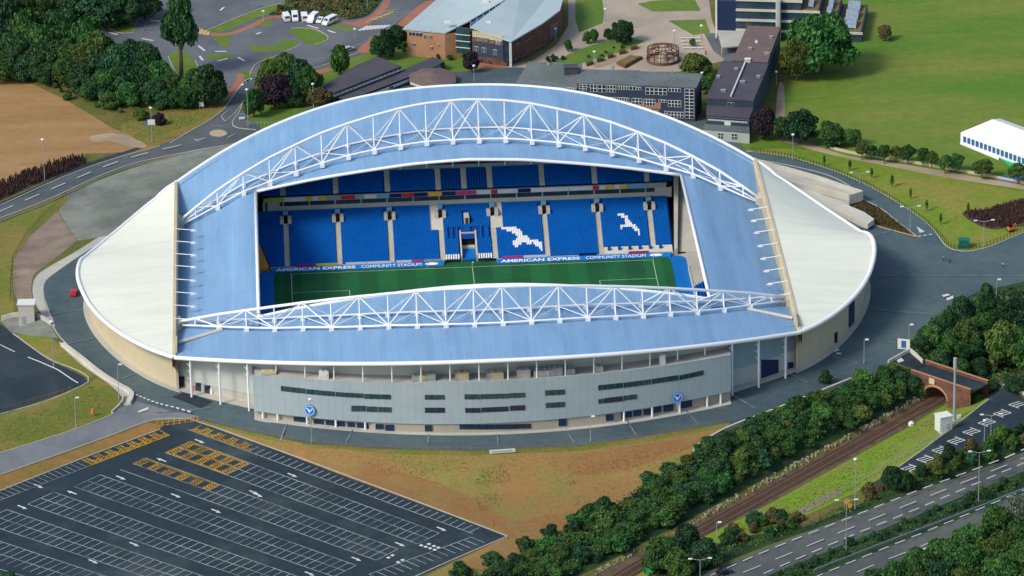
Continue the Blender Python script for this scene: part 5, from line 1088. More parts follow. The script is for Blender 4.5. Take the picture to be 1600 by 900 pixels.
mb = MB(); P = [w3+(.4, .4, .1), v1+(-.4, .2, .1), unp((818, -14), ze+3.0), unp((812, -12), ze+3.3)]; mb.slab(P, .2); gv = bpart(mb, 'valley_glazing', 'window_blue', B)
mb = MB()
for i in range(9): t = i/8; p = P[0]+(P[3]-P[0])*t; q = P[1]+(P[2]-P[1])*t; mb.tube(p+(0, 0, .15), q+(0, 0, .15), .16, 5)
bpart(mb, 'glazing_bar', 'grey_metal', gv)
gl = [w2+(0, -.05, 0), w3b+(-.2, -.4, 0), v1b+(-.2, -.4, 0)]
wall_band(B, w2, v1b, (713, 42, 735.5, 84), 'glass', 'glass_link', out=.5)
for r in ((713, 53, 735.5, 54.2), (713, 63, 735.5, 64.2), (713, 73, 735.5, 74.2)): wall_band(B, w2, v1b, r, 'white_paint', 'floor_band', out=.62)
for r in ((639, 49.5, 649, 56), (650, 50.5, 660, 57), (662, 54, 667, 60), (671, 55, 676, 61), (644, 67, 650, 72), (672, 72, 677, 78), (684, 69, 687, 72)): wall_open(B, w1, w2, r, nx=2 if r[2]-r[0] > 4 else 1, bar=.12)
va, vb = v1b, v2-(1.2, 0, 0)
wall_band(B, va, vb, (738, 47.5, 785, 64.5), 'tan_wall', 'upper_panel'); wall_band(B, va, vb, (738, 64.5, 785, 93), 'slate_wall', 'lower_panel', out=.06)
for r in ((744, 56.5, 748.5, 63), (750, 57.5, 754.5, 64), (757, 58.5, 762, 65), (766, 61, 772, 67), (774.5, 63.5, 778, 69), (779, 64, 782.5, 69.5), (741, 72, 748, 79.5), (753, 74, 760, 82), (770.5, 77, 777, 86)): wall_open(B, va, vb, r, nx=2, bar=.15, out=.2)
wall_band(B, va, vb, (786, 63, 796, 97), 'dark_glass', 'corner_glazing', out=.4); mb = MB(); p = v2-(0, .6, 0); mb.box((p[0], p[1], (G0+ze)/2), (.8, .8, ze-G0)); bpart(mb, 'corner_post', 'white_paint', B)
for r in ((806, 72, 812, 66), (818, 66, 830, 60), (832, 58, 842, 52)): wall_open(B, v2, v3, r, m='window_blue', nx=2, frame='grey_metal')
for r in ((803, 97, 811, 88), (816, 92, 828, 82), (831, 84, 842, 74), (845, 76, 855, 67)): wall_open(B, v2, v3, r, m='dark_glass', nx=2, frame='grey_metal', name='opening')
wall_open(B, v3, v4, (861, 62, 871, 34), m='glass', nx=3, ny=3, frame='grey_metal')
for u in ((759, 3), (763, 36), (700, 35)): p = unp(u, ze+2.6); mb = MB(); mb.box(p, (2.2, 1.6, .5)); mb.box(p+(0, 0, .35), (1.8, 1.2, .2)); bpart(mb, 'rooflight', 'white_paint', B)
for root_, us, zz in (('hall', ((1122, 120), (1160, 128), (1185, 120), (1130, 142), (1150, 108)), G0+9.2), ('hall', ((1172, 76), (1198, 84), (1205, 58)), G0+9.7)):
    for i, u in enumerate(us):
        p = unp(u, zz); mb = MB(); mb.box((p[0], p[1], zz), (1.0+.4*(i % 2), .9, .6)); mb.box((p[0], p[1], zz+.36), (1.2+.4*(i % 2), 1.1, .12)); bpart(mb, 'roof_vent', 'grey_metal', [o_ for o_ in COL.objects if o_.name.startswith('hall_block')][0 if zz < G0+9.5 else 1])
# dark bungalows
B = empty('bungalow'); tag(B, 'long low bungalow of two dark slate roof strips with a white window band between', 'building')
za = G0+4.6
A_ = [unp(u, za+.6) for u in ((505, 136), (557, 103), (590, 90))]+[unp(u, za) for u in ((627, 105), (520, 147))]
solid(B, [A_[0]-(0, 0, .6), A_[1]-(0, 0, .6), A_[2]-(0, 0, .6), A_[3], A_[4]][::-1], G0-.4, 'slate_wall'); roof(B, A_[::-1], .25, 'slate_roof')
e1, e0 = A_[3], A_[4]; wall_band(B, e0, e1, (521, 148.6, 627, 110), 'white_paint', 'window_band', out=.1)
Bq = [unp(u, za-1.9) for u in ((526, 152), (632, 109.5), (676, 90), (695, 97), (675, 108), (640, 121), (562, 151), (540, 160))]
solid(B, [p-(0, 0, .3) for p in Bq][::-1], G0-.4, 'slate_wall'); roof(B, Bq[::-1], .25, 'slate_roof')
wall_band(B, Bq[5], Bq[6], (563, 152.5, 640, 127), 'white_paint', 'fascia', out=.1); wall_open(B, Bq[5], Bq[6], (608, 144, 614, 133), nx=2, ny=2); wall_open(B, Bq[3], Bq[4], (681, 110, 688, 101), nx=2, ny=2)
for i in range(16): t = (i+.3)/16; u = (521+106*t, 148.6-42.3*t-.2); wall_open(B, e0, e1, (u[0], u[1]+1.8, u[0]+3.2, u[1]-1.0+1.8-1.4), m='dark_glass', out=.16, bar=.05)
B = empty('pavilion'); tag(B, 'small eight-sided pavilion with a rusty brown slate roof, behind the stadium rim', 'building')
c = unp((676, 121), G0+3.2); mb = MB(); n = 8; ring = [(c[0]+7.2*math.cos(2*math.pi*(i+.5)/n), c[1]+8.2*math.sin(2*math.pi*(i+.5)/n)) for i in range(n)]
wl = MB(); wl.prism(ring, G0-.4, G0+3.2); bpart(wl, 'wall', 'slate_wall', B)
r2 = [(c[0]+(x-c[0])*1.08, c[1]+(y-c[1])*1.08) for x, y in ring]; mb.add([(x, y, G0+3.25) for x, y in r2]+[(c[0], c[1], G0+5.0)], [(i, (i+1) % n, n) for i in range(n)]); bpart(mb, 'roof', 'brown_roof', B)
mb = MB(); mb.grid([[(x, y, G0+2.5) for x, y in r2+r2[:1]], [(x, y, G0+3.24) for x, y in r2+r2[:1]]]); bpart(mb, 'fascia', 'pale_concrete', B)
# round planted pergola
c = unp((1036, 92), G0+.5); B = empty('pergola', (c[0], c[1], G0)); tag(B, 'round rusty-red timber pergola with tiered rings on the paved square', 'pergola')
for r_, h0, h1 in ((5.3, 0, 1.0),): mb = MB(); mb.grid([[(r_*math.cos(t), r_*math.sin(t), z) for t in np.linspace(0, 2*math.pi, 33)] for z in (h1, h0)]); bpart(mb, 'planter_wall', 'red_brick', B)
for i in range(14): t = 2*math.pi*i/14; mb = MB(); mb.tube((5.0*math.cos(t), 5.0*math.sin(t), .3), (5.0*math.cos(t), 5.0*math.sin(t), 4.0), .16, 6); mb.tube((5.0*math.cos(t), 5.0*math.sin(t), 4.0), (1.4*math.cos(t), 1.4*math.sin(t), 4.9), .13, 6); bpart(mb, 'post', 'red_brick', B)
for r_, z in ((5.1, 4.0), (3.4, 4.45), (1.4, 4.9), (5.1, 2.6)): mb = MB(); mb.polytube([(r_*math.cos(t), r_*math.sin(t), z) for t in np.linspace(0, 2*math.pi, 25)[:-1]], .14, 6, closed=True); bpart(mb, 'ring', 'red_brick', B)
mb = MB(); mb.tube((0, 0, -.2), (0, 0, 2.4), 1.8, 12, 1.1); bpart(mb, 'core', 'tan_wall', B)
# planters, low walls, raised beds near the square
for i, (P, m_) in enumerate((([(963, 101), (985, 90), (1004, 92), (977, 107)], 'brown_bed'), ([(915, 99), (926, 97), (927, 101), (917, 104)], 'brown_bed'), ([(932, 94), (942, 92), (943, 96), (933, 98)], 'brown_bed'), ([(949, 88), (958, 86), (959, 90), (950, 92)], 'brown_bed'), ([(967, 82), (977, 80), (978, 84), (968, 86)], 'brown_bed'), ([(985, 75), (995, 73), (996, 77), (986, 79)], 'brown_bed'))):
    W_ = G(P); z0 = W_[:, 2].mean(); mb = MB(); mb.prism([w[:2] for w in W_][::1], z0-.3, z0+.8); o = mb.build('planter', M['red_brick']); m2 = MB(); m2.prism([w[:2] for w in W_.mean(0)+(W_-W_.mean(0))*.86], z0+.8, z0+1.1)
    m2.build('planting', M['leaf_olive' if i else 'sedum'], o); tag(o, ['long brick planter of pale plants beside the round pergola', 'brick planter nearest the slate block on the square', 'second brick planter along the sloping lawn', 'middle brick planter below the sloping lawn', 'fourth brick planter along the sloping lawn', 'brick planter at the upper end of the sloping lawn'][i], 'planter', 'brick planters by the square')
# benches in rows on the square
BR = None
for i in range(4):
    for j in range(3):
        p = g1(1067+j*11+i*1.6, 61+i*5.2); mb = MB(); mb.box((0, 0, .45), (2.0, .5, .08)); o_ = None
        if BR is None:
            BR = empty('bench', p, .05); mb.build('seat', M['white_paint'], BR)
            for sx in (-.8, .8): m2 = MB(); m2.box((sx, 0, .2), (.1, .4, .42)); m2.build('leg', M['white_paint'], BR)
            r = BR
        else:
            r = BR.copy(); COL.objects.link(r); r.location = p
            for ch in BR.children: c_ = ch.copy(); COL.objects.link(c_); c_.parent = r
        tag(r, 'low white bench in the rows of benches on the paved square beside the pergola', 'bench', 'benches on the square')
# marquee on the right lawn
za = G0+3.6; a = unp((1501, 207), za); b = unp((1640, 258), za); ridge0 = unp((1542, 179), za+3.2); 
d = (b-a)/np.linalg.norm(b-a); nrm = np.array((-d[1], d[0], 0)); wM = 17.0; B = empty('marquee'); tag(B, 'large white marquee tent with a row of blue windows on the lawn', 'marquee')
Lm = np.linalg.norm(b-a)+10; q0, q1, q2, q3 = a, a+d*Lm, a+d*Lm+nrm*wM, a+nrm*wM; r0, r1 = a+nrm*wM/2+d*5+(0, 0, 3.4), a+nrm*wM/2+d*Lm+(0, 0, 3.4)
mb = MB(); mb.add([q0, q1, q2, q3, r0, r1], [(0, 1, 5, 4), (2, 3, 4, 5), (3, 0, 4), (1, 2, 5)]); bpart(mb, 'roof', 'white_fabric', B)
mb = MB(); L_ = [q0, q1, q2, q3, q0]; mb.grid([[tuple(p*(1, 1, 0)+(0, 0, gz(p[0], p[1])-.3)) for p in L_], [tuple(p-(0, 0, .02)) for p in L_]]); bpart(mb, 'wall', 'white_fabric', B)
for i in range(22):
    p = q0+d*(1.2+i*1.75); mb = MB(); mb.hexa([tuple(p-nrm*.05+(0, 0, -2.7)), tuple(p+d*1.2-nrm*.05+(0, 0, -2.7)), tuple(p+d*1.2-nrm*.1+(0, 0, -2.7)), tuple(p-nrm*.1+(0, 0, -2.7))], [tuple(p-nrm*.05+(0, 0, -.8)), tuple(p+d*1.2-nrm*.05+(0, 0, -.8)), tuple(p+d*1.2-nrm*.1+(0, 0, -.8)), tuple(p-nrm*.1+(0, 0, -.8))]); bpart(mb, 'window', 'window_blue', B)
mb = MB(); P = G([(1503, 222), (1562, 246), (1560, 250), (1500, 225)]); mb.slab([p+(0, 0, .35) for p in P], .5); bpart(mb, 'step', 'white_fabric', B)
def floor_sheet(name, px, m, label, cat):
    P = G(px); mb = MB(); P2 = [p+(0, 0, .1) for p in P]; mb.slab(P2, .15); c = P.mean(0)
    for i in range(len(P)): mb.tube(P2[i], P2[(i+1) % len(P)], .14, 5)
    tag(mb.build(name, M[m]), label, cat)
floor_sheet('green_mat', [(1564, 248), (1590, 244), (1600, 254), (1582, 262)], 'green_fabric', 'bright green mat in front of the white marquee', 'mat')
floor_sheet('tarpaulin', [(1558, 280), (1574, 275), (1612, 272), (1616, 282), (1580, 285)], 'blue_sheet', 'large blue tarpaulin on the grass below the marquee', 'tarpaulin')
floor_sheet('tarpaulin', [(1539, 237), (1547, 236), (1550, 240), (1542, 241)], 'blue_sheet', 'small blue sheet beside the marquee wall', 'tarpaulin')
# white ramp walls on the right
B = empty('ramp'); tag(B, 'pale concrete access ramp with panelled parapets curving behind the right end', 'ramp')
def parapet(px, z, h, name='parapet', w=.5, drop=0.0):
    P = smooth_open([unp(u, z)[:2] for u in px]) if len(px) > 2 else np.array([unp(u, z)[:2] for u in px]); mb = MB(); T = np.gradient(P, axis=0); T /= np.linalg.norm(T, axis=1)[:, None]; Nn = np.stack([-T[:, 1], T[:, 0]], 1)*w/2
    rows = [[(*(p+n), gz(*p)-.5 if drop else z-h), (*(p+n), z), (*(p-n), z), (*(p-n), gz(*p)-.5 if drop else z-h)] for p, n in zip(P, Nn)]; mb.grid(rows[::-1]); o = bpart(mb, name, 'pale_concrete', B)
    m2 = MB(); L_ = 0
    for i in range(len(P)-1):
        n = np.array((*Nn[i], 0))/(w/2)
        for t in (0, .5): p = P[i]+(P[i+1]-P[i])*t; m2.box((p[0], p[1], z-h*.45), (.12, w+.12, h*.8), rz=math.atan2(T[i][1], T[i][0]))
    bpart(m2, 'joint', 'concrete', o)
zr0 = 9.4
parapet([(1172, 246), (1198, 253), (1240, 264), (1285, 277), (1322, 290), (1348, 298)], zr0, 2.0, drop=1); parapet([(1232, 281), (1250, 286), (1275, 291), (1300, 297), (1327, 304)], zr0, 2.0); parapet([(1327, 304), (1348, 298)], zr0, 3.0, 'end_wall')
P = [unp(u, zr0-1.3) for u in ((1172, 247), (1198, 254), (1240, 265), (1285, 278), (1322, 291), (1347, 299), (1327, 305), (1300, 298), (1275, 292), (1250, 287), (1225, 279))]; mb = MB(); mb.slab(P, .5); bpart(mb, 'deck', 'concrete', B)
P = [unp(u, 7.2) for u in ((1232, 284), (1300, 300), (1327, 307), (1327, 325), (1285, 312), (1240, 296))]; mb = MB(); mb.slab(P, .5); bpart(mb, 'deck', 'concrete', B)
P = [unp(u, 7.7) for u in ((1248, 290), (1300, 310), (1350, 331), (1366, 342), (1356, 350), (1338, 342), (1300, 326), (1258, 306))]; mb = MB(); mb.slab(P, 1.6); bpart(mb, 'deck', 'pale_concrete', B)
parapet([(1262, 300), (1282, 311), (1310, 326), (1338, 340), (1355, 347)], 7.6, 1.6, drop=1, w=1.0)
# concrete stair core on the left
p = g1(42, 505); B = empty('stair_core'); tag(B, 'tall pale concrete stair tower beside the lower road at the left edge', 'tower'); zk = p[2]
mb = MB(); mb.prism([(p[0]-2.2, p[1]), (p[0]+2.2, p[1]-.4), (p[0]+2.4, p[1]+3.2), (p[0]-2.0, p[1]+3.4)], zk-1, zk+5.6); bpart(mb, 'shaft', 'concrete', B); mb = MB(); mb.prism([(p[0]-2.5, p[1]-.3), (p[0]+2.5, p[1]-.7), (p[0]+2.7, p[1]+3.5), (p[0]-2.3, p[1]+3.7)], zk+5.6, zk+5.9); bpart(mb, 'roof', 'white_paint', B)
mb = MB(); mb.box((p[0]-.8, p[1]-.15, zk+1.1), (1.1, .2, 2.2)); bpart(mb, 'door', 'grey_metal', B)
def low_wall(name, px, h, w, m, label, cat='wall', base=.4, cap=None):
    P = G(px)[:, :2]; P = smooth_open(P) if len(P) > 2 else P; mb = MB(); seg = np.hypot(*np.diff(P, axis=0).T); s = np.concatenate([[0], np.cumsum(seg)]); n = max(1, int(s[-1]/3)); t = np.linspace(0, s[-1], n+1)
    Q = np.stack([np.interp(t, s, P[:, 0]), np.interp(t, s, P[:, 1])], 1); T = np.gradient(Q, axis=0) if n > 1 else np.array([Q[1]-Q[0]]*2); T /= np.linalg.norm(T, axis=1)[:, None]; Nn = np.stack([-T[:, 1], T[:, 0]], 1)*w/2; z = H(Q[:, 0], Q[:, 1])
    rows = [[(*(q+k), zz-base), (*(q+k), zz+h), (*(q-k), zz+h), (*(q-k), zz-base)] for q, k, zz in zip(Q, Nn, z)]; mb.grid(rows[::-1])
    for r in (rows[0], rows[-1][::-1]): mb.add(r, [(0, 1, 2, 3)])
    return tag(mb.build(name, M[m]), label, cat)
low_wall('retaining_wall', [(98, 540), (125, 560), (155, 584), (186, 604), (204, 614), (206, 622), (201, 632)], .9, 1.2, 'pale_concrete', 'pale curved wall along the ring road above the grass slope, left')
low_wall('retaining_wall', [(175, 646), (186, 636), (192, 628), (193, 620)], .8, .4, 'concrete', 'thin kerb wall at the foot of the left grass slope')
low_wall('retaining_wall', [(2, 500), (30, 493), (60, 496), (80, 508)], 1.2, .4, 'concrete', 'grey retaining wall around the concrete stair tower')
low_wall('parapet_wall', [(1084, 704), (1110, 687), (1140, 671), (1200, 648), (1290, 612), (1345, 590)], 1.1, .5, 'pale_concrete', 'long white parapet between the plaza and the bushy railway bank')
low_wall('parapet_wall', [(1388, 568), (1422, 549)], 1.0, .4, 'pale_concrete', 'short white parapet left of the bridge road corner')
low_wall('parapet_wall', [(1421, 549), (1432, 558), (1442, 568)], 1.1, .4, 'pale_concrete', 'white parapet joining the brick bridge at the plaza')
low_wall('parapet_wall', [(1535, 598), (1560, 608), (1600, 617), (1650, 630)], .9, .4, 'pale_concrete', 'white kerb wall along the road right of the bridge')
low_wall('garden_wall', [(1296, 232), (1340, 242), (1420, 254), (1500, 268), (1600, 287), (1640, 294)], .8, .4, 'tan_wall', 'low tan wall beside the lawn path with its row of trees')
low_wall('crash_barrier', [(1272, 893), (1370, 855), (1475, 815), (1545, 788), (1620, 758)], .7, .15, 'grey_metal', 'grey crash barrier beside the central hedge of the dual carriageway', 'barrier')
low_wall('guard_rail', [(0, 347), (75, 318), (175, 272), (250, 251), (340, 231)], .35, .12, 'grey_metal', 'low rail along the main road above the concrete slope', 'barrier')
# brick railway bridge
B = empty('railway_bridge'); tag(B, 'old red brick arch bridge carrying the road over the railway', 'bridge')
zb = 5.0; n0, n1 = unp((1424, 577), zb), unp((1517, 608), zb); f0, f1 = unp((1446, 572), zb), unp((1520, 598), zb)
d = (n1-n0)/np.linalg.norm(n1-n0); nr = np.array((-d[1], d[0], 0)); Lb = np.linalg.norm(n1-n0); aw = 7.6; ac = Lb*.42; z0 = -4.2
prof = [(0, z0), (ac-aw/2, z0)]+[(ac-aw/2*math.cos(t), -.9+2.9*math.sin(t)) for t in np.linspace(0, math.pi, 13)]+[(ac+aw/2, z0), (Lb, z0)]
top = zb-1.2; mb = MB(); n = len(prof); fr = [n0+d*s_+(0, 0, z_-zb) for s_, z_ in prof]; bk = [p+nr*7.6 for p in fr]
for i in range(n-1):
    a_, b_ = fr[i], fr[i+1]; s0, s1 = prof[i][0], prof[i+1][0]
    if s1-s0 > 1e-6:
        ta, tb = n0+d*s0+(0, 0, top-zb), n0+d*s1+(0, 0, top-zb); mb.quad(a_, b_, tb, ta); mb.quad(bk[i+1], bk[i], ta+nr*7.6, tb+nr*7.6)
    if 0 < i < n-2: mb.quad(fr[i+1], fr[i], bk[i], bk[i+1])
bpart(mb, 'arch_wall', 'red_brick', B)
mb = MB(); rr = [n0+d*(ac-(aw/2+.35)*math.cos(t))-nr*.08+(0, 0, -.9-zb+3.25*math.sin(t)) for t in np.linspace(0, math.pi, 13)]; mb.polytube(rr, .35, 6); bpart(mb, 'arch_ring', 'brick', B)
for o_, nm in ((0, 'parapet'), (7.6, 'parapet')):
    a_, b_ = n0+nr*o_-d*(1 if o_ else 0), n1+nr*o_; mb = MB(); mb.hexa([a_-nr*.25+(0, 0, -1.4), b_-nr*.25+(0, 0, -1.4), b_+nr*.25+(0, 0, -1.4), a_+nr*.25+(0, 0, -1.4)], [a_-nr*.25+(0, 0, -.1), b_-nr*.25+(0, 0, -.1), b_+nr*.25+(0, 0, -.1), a_+nr*.25+(0, 0, -.1)]); o = bpart(mb, nm, 'red_brick', B)
    m2 = MB(); m2.hexa([a_-nr*.32+(0, 0, -.1), b_-nr*.32+(0, 0, -.1), b_+nr*.32+(0, 0, -.1), a_+nr*.32+(0, 0, -.1)], [a_-nr*.32+(0, 0, .02), b_-nr*.32+(0, 0, .02), b_+nr*.32+(0, 0, .02), a_+nr*.32+(0, 0, .02)]); bpart(m2, 'coping', 'brick', o)
mb = MB(); mb.slab([n0+nr*.25+(0, 0, -1.0), n1+nr*.25+(0, 0, -1.0), n1+nr*7.3+(0, 0, -1.0), n0+nr*7.3+(0, 0, -1.0)], .5); bpart(mb, 'deck', 'new_asphalt', B)
p = n0+d*(ac-2.2)-nr*.3+(0, 0, -1.0); mb = MB(); mb.hexa([p-(0, 0, 1.2), p+d*1.9-(0, 0, 1.2), p+d*1.9-nr*.1-(0, 0, 1.2), p-nr*.1-(0, 0, 1.2)], [p+(0, 0, .5), p+d*1.9+(0, 0, .5), p+d*1.9-nr*.1+(0, 0, .5), p-nr*.1+(0, 0, .5)]); bpart(mb, 'number_plate', 'tan_wall', B)
# railway: two tracks
def track(px, label):
    W_ = smooth_open(G(px)[:, :2], 8); seg = np.hypot(*np.diff(W_, axis=0).T); s = np.concatenate([[0], np.cumsum(seg)]); t = np.arange(0, s[-1], .75); P = np.stack([np.interp(t, s, W_[:, 0]), np.interp(t, s, W_[:, 1])], 1); T = np.gradient(P, axis=0); T /= np.linalg.norm(T, axis=1)[:, None]; N_ = np.stack([-T[:, 1], T[:, 0]], 1)
    z = H(P[:, 0], P[:, 1])+.1; B_ = empty('railway_track'); tag(B_, label, 'railway track')
    for k in (-.75, .75):
        mb = MB(); mb.polytube([(*(p+n*k), zz+.2) for p, n, zz in zip(P[::4], N_[::4], z[::4])], .11, 4); mb.build('rail', M['rust_rail'], B_)
    mb = MB()
    for p, tt, zz in zip(P, T, z): mb.box((p[0], p[1], zz), (.28, 2.5, .2), math.atan2(tt[1], tt[0]))
    o = mb.build('sleepers', M['sleeper'], B_); o['kind'] = 'stuff'
track([(945, 912), (1050, 850), (1200, 767), (1368, 673), (1480, 611), (1560, 572)], 'rusty railway track nearest the bushy bank'); track([(962, 912), (1072, 848), (1200, 777), (1390, 671), (1492, 614), (1575, 574)], 'rusty railway track nearest the bright grass verge')
# ------------------------------------------------------------------ trees and shrubs
def leaf_quads(P, Nrm, size, jit=.9, r_=None):
    r_ = r_ or rng; n = len(P); d = Nrm+r_.normal(0, jit, (n, 3)); d /= np.linalg.norm(d, axis=1)[:, None]+1e-9
    a = np.cross(d, r_.normal(0, 1, (n, 3))); a /= np.linalg.norm(a, axis=1)[:, None]+1e-9; b = np.cross(d, a)
    s = size*r_.uniform(.55, 1.35, (n, 1)); s2 = s*r_.uniform(.6, 1.0, (n, 1)); bend = d*s*.35
    V = np.stack([P-a*s-b*s2*.3-bend, P+b*s2-a*s*.1, P+a*s-bend*.4, P-b*s2+a*s*.2], 1).reshape(-1, 3)
    return V, np.arange(4*n).reshape(-1, 4)
ico = bmesh.new(); bmesh.ops.create_icosphere(ico, subdivisions=2, radius=1.0); ICV = np.array([v.co[:] for v in ico.verts]); ICF = np.array([[v.index for v in f.verts] for f in ico.faces]); ico.free()
def crown_mesh(seed, nleaf, leaf, lobes, m, tall=False, gappy=0.0):
    r_ = np.random.default_rng(seed); C_ = []; 
    for i in range(lobes):
        t = r_.uniform(0, 2*math.pi); zz = r_.uniform(.14, .88); prof = (1-abs(2*zz-.85)**1.8*.75) if not tall else (.95-.55*zz)
        rad = prof*r_.uniform(.25, .72); C_.append((rad*math.cos(t), rad*math.sin(t), zz, r_.uniform(.16, .34)*(.8 if tall else 1)))
    C_ += [(0, 0, .42, .62), (0, 0, .68, .46)]
    C_ = np.array(C_); cnt = (C_[:, 3]**2); cnt = np.maximum(12, (nleaf*cnt/cnt.sum())).astype(int); P = []; Nn = []
    for c, k in zip(C_, cnt):
        d = r_.normal(0, 1, (k, 3)); d /= np.linalg.norm(d, axis=1)[:, None]; d[:, 2] = np.abs(d[:, 2])*1.0*np.where(r_.random(k) < .78, 1, -1)
        rr = c[3]*r_.uniform(.78, 1.12, (k, 1)); q_ = c[:3]+d*rr*(1, 1, .62); P.append(q_); Nn.append(d)
    P = np.vstack(P); Nn = np.vstack(Nn); keep = np.ones(len(P), bool)
    for c in C_: keep &= np.linalg.norm((P-c[:3])/(1, 1, .62), axis=1) > c[3]*.66
    if gappy: keep &= r_.random(len(P)) > gappy
    P = P[keep]; Nn = Nn[keep]; P[:, 2] = np.clip(P[:, 2], -.02, 1.05); V, Fq = leaf_quads(P, Nn, leaf, .8, r_)
    VV = [V]; FF = [Fq]; b = len(V)
    for c in C_[::(2 if gappy else 1)]:
        ic = ICV*(1+r_.normal(0, .08, (len(ICV), 1)))*c[3]*(.62 if gappy else .80)*np.array((1, 1, .62))+c[:3]
        VV.append(ic); FF.append(np.column_stack([ICF, ICF[:, 2]])+b); b += len(ic)
    me = bpy.data.meshes.new('crown'); V = np.vstack(VV); 
    faces = [tuple(f) for f in np.vstack(FF[:1])]+[tuple(f[:3]) for F_ in FF[1:] for f in F_]
    me.from_pydata(V.tolist(), [], faces); me.materials.append(M[m]); me.update(); return me
def trunk_mesh(seed, m='bark'):
    r_ = random.Random(seed); mb = MB(); mb.tube((0, 0, -.05), (.01, .0, .55), .034, 7, .024); mb.tube((.01, 0, .55), (-.02, .02, .9), .024, 6, .008)
    for i in range(5):
        t = i*1.26+r_.random(); z = .32+.09*i; mb.tube((0, 0, z), (.22*math.cos(t), .22*math.sin(t), z+.25), .016, 5, .005)
    return mb.mesh('trunk', M[m])
CR = {}
for m_ in ('dark', 'mid', 'olive', 'purple', 'brown', 'grey'):
    nv = 4 if m_ in ('dark', 'mid', 'olive') else 1
    CR[m_] = [crown_mesh(11+i*7+len(m_), 6500, .058, 26, 'leaf_'+m_) for i in range(nv)]
CR['tall'] = [crown_mesh(91, 4200, .085, 18, 'leaf_dark', tall=False, gappy=.15)]
CR['sap'] = [crown_mesh(97+i, 420, .16, 9, 'leaf_mid', tall=True, gappy=.45) for i in range(3)]
CR['cone'] = [crown_mesh(95, 1800, .12, 12, 'leaf_dark', tall=True), crown_mesh(96, 1800, .12, 12, 'leaf_mid', tall=True)]
SH = {m_: [crown_mesh(201+i*5+len(m_), 2200, .075, 20, 'leaf_'+m_) for i in range(3)] for m_ in ('dark', 'mid', 'olive', 'brown', 'purple')}
SH['yellow'] = [crown_mesh(301, 900, .13, 8, 'leaf_olive')]
TRK = [trunk_mesh(i) for i in range(3)]
def stand(px, py, h):                # where a plant of height h has its top at this point of the survey
    z = 6.5+h
    for _ in range(12): p = unp((px, py), z); z = .5*z+.5*(gz(p[0], p[1])+h)
    p = unp((px, py), z); return np.array((p[0], p[1], gz(p[0], p[1])))
NT = [0]
def tree(px, py, h, w, kind, label, group=None, trunk=.14, at=None, name='tree', squash=1.0):
    p = stand(px, py, h) if at is None else at; NT[0] += 1; rz = random.uniform(0, 6.28)
    T_ = empty(name, p, rz); tag(T_, label, 'tree', group); t = linkmesh('trunk', random.choice(TRK), T_); t.scale = (h*.8, h*.8, h*.92)
    L_ = CR[kind]; c = linkmesh('crown', L_[NT[0] % len(L_)], T_, (0, 0, h*trunk)); c.scale = (w/2*1.02, w/2*1.02*random.uniform(.9, 1.1), h*(1-trunk)*.98); return T_
def shrub(p, h, w, kind, label, group=None, name='shrub'):
    NT[0] += 1; L_ = SH[kind]; o = linkmesh(name, L_[NT[0] % len(L_)], None, (p[0], p[1], p[2]-h*.08), random.uniform(0, 6.28)); o.scale = (w/2, w/2*random.uniform(.85, 1.15), h); return tag(o, label, 'shrub', group)
# the wood along the brown field
wood = [(8, -2, 20, 20, 'dark'), (52, -8, 19, 20, 'mid'), (30, 20, 17, 19, 'mid'), (92, 20, 17, 17, 'dark'), (62, 38, 15, 17, 'mid'), (20, 55, 13, 18, 'dark'), (130, 32, 17, 18, 'mid'), (95, 62, 13, 16, 'mid'), (118, 70, 12, 15, 'olive'), (60, 72, 11, 16, 'dark'), (150, 55, 15, 17, 'mid'), (155, 85, 10, 14, 'dark'), (182, 72, 13, 13, 'dark'), (206, 64, 14, 13, 'dark'), (228, 68, 14, 13, 'dark'), (248, 95, 11, 12, 'mid'), (190, 100, 10, 13, 'dark'), (222, 105, 9, 13, 'dark'), (268, 118, 9, 11, 'mid'), (240, 128, 8, 12, 'dark'), (70, 98, 7, 12, 'dark'), (35, 88, 8, 13, 'dark'), (5, 85, 9, 14, 'mid'), (140, 128, 6, 11, 'dark'), (170, 145, 5, 9, 'mid'), (255, 140, 6, 9, 'dark'), (310, 132, 7, 9, 'dark'), (165, 110, 9, 14, 'mid'), (130, 100, 9, 14, 'dark'), (105, 95, 9, 12, 'mid'), (200, 132, 7, 11, 'mid'), (285, 135, 7, 10, 'mid')]
for x, y, h, w, k in wood:
    tree(x, y, h, w, k, {'dark': 'dark green tree in the dense wood between the brown field and the car park', 'mid': 'mid green tree in the dense wood between the brown field and the car park', 'olive': 'olive tree in the dense wood between the brown field and the car park'}[k], 'trees of the wood by the field', trunk=.08)
tree(318, 103, 13, 15, 'dark', 'dark round tree at the right end of the wood, beside the road bend'); tree(338, 112, 10, 9, 'dark', 'smaller dark tree nearest the road at the right end of the wood'); tree(296, 112, 11, 11, 'mid', 'mid green tree just below the tall bare-trunked tree')
tree(278, -2, 26, 12.5, 'tall', 'very tall thin tree with a bare trunk standing over the grass island', trunk=.40)
for x, y, h, w, k in ((120, -22, 12, 20, 'dark'), (160, -18, 13, 20, 'dark'), (195, -16, 12, 16, 'dark'), (225, -20, 11, 14, 'dark')): tree(x, y, h, w, k, 'dark tree at the top edge beyond the far car park', 'trees at the top edge', trunk=.05)
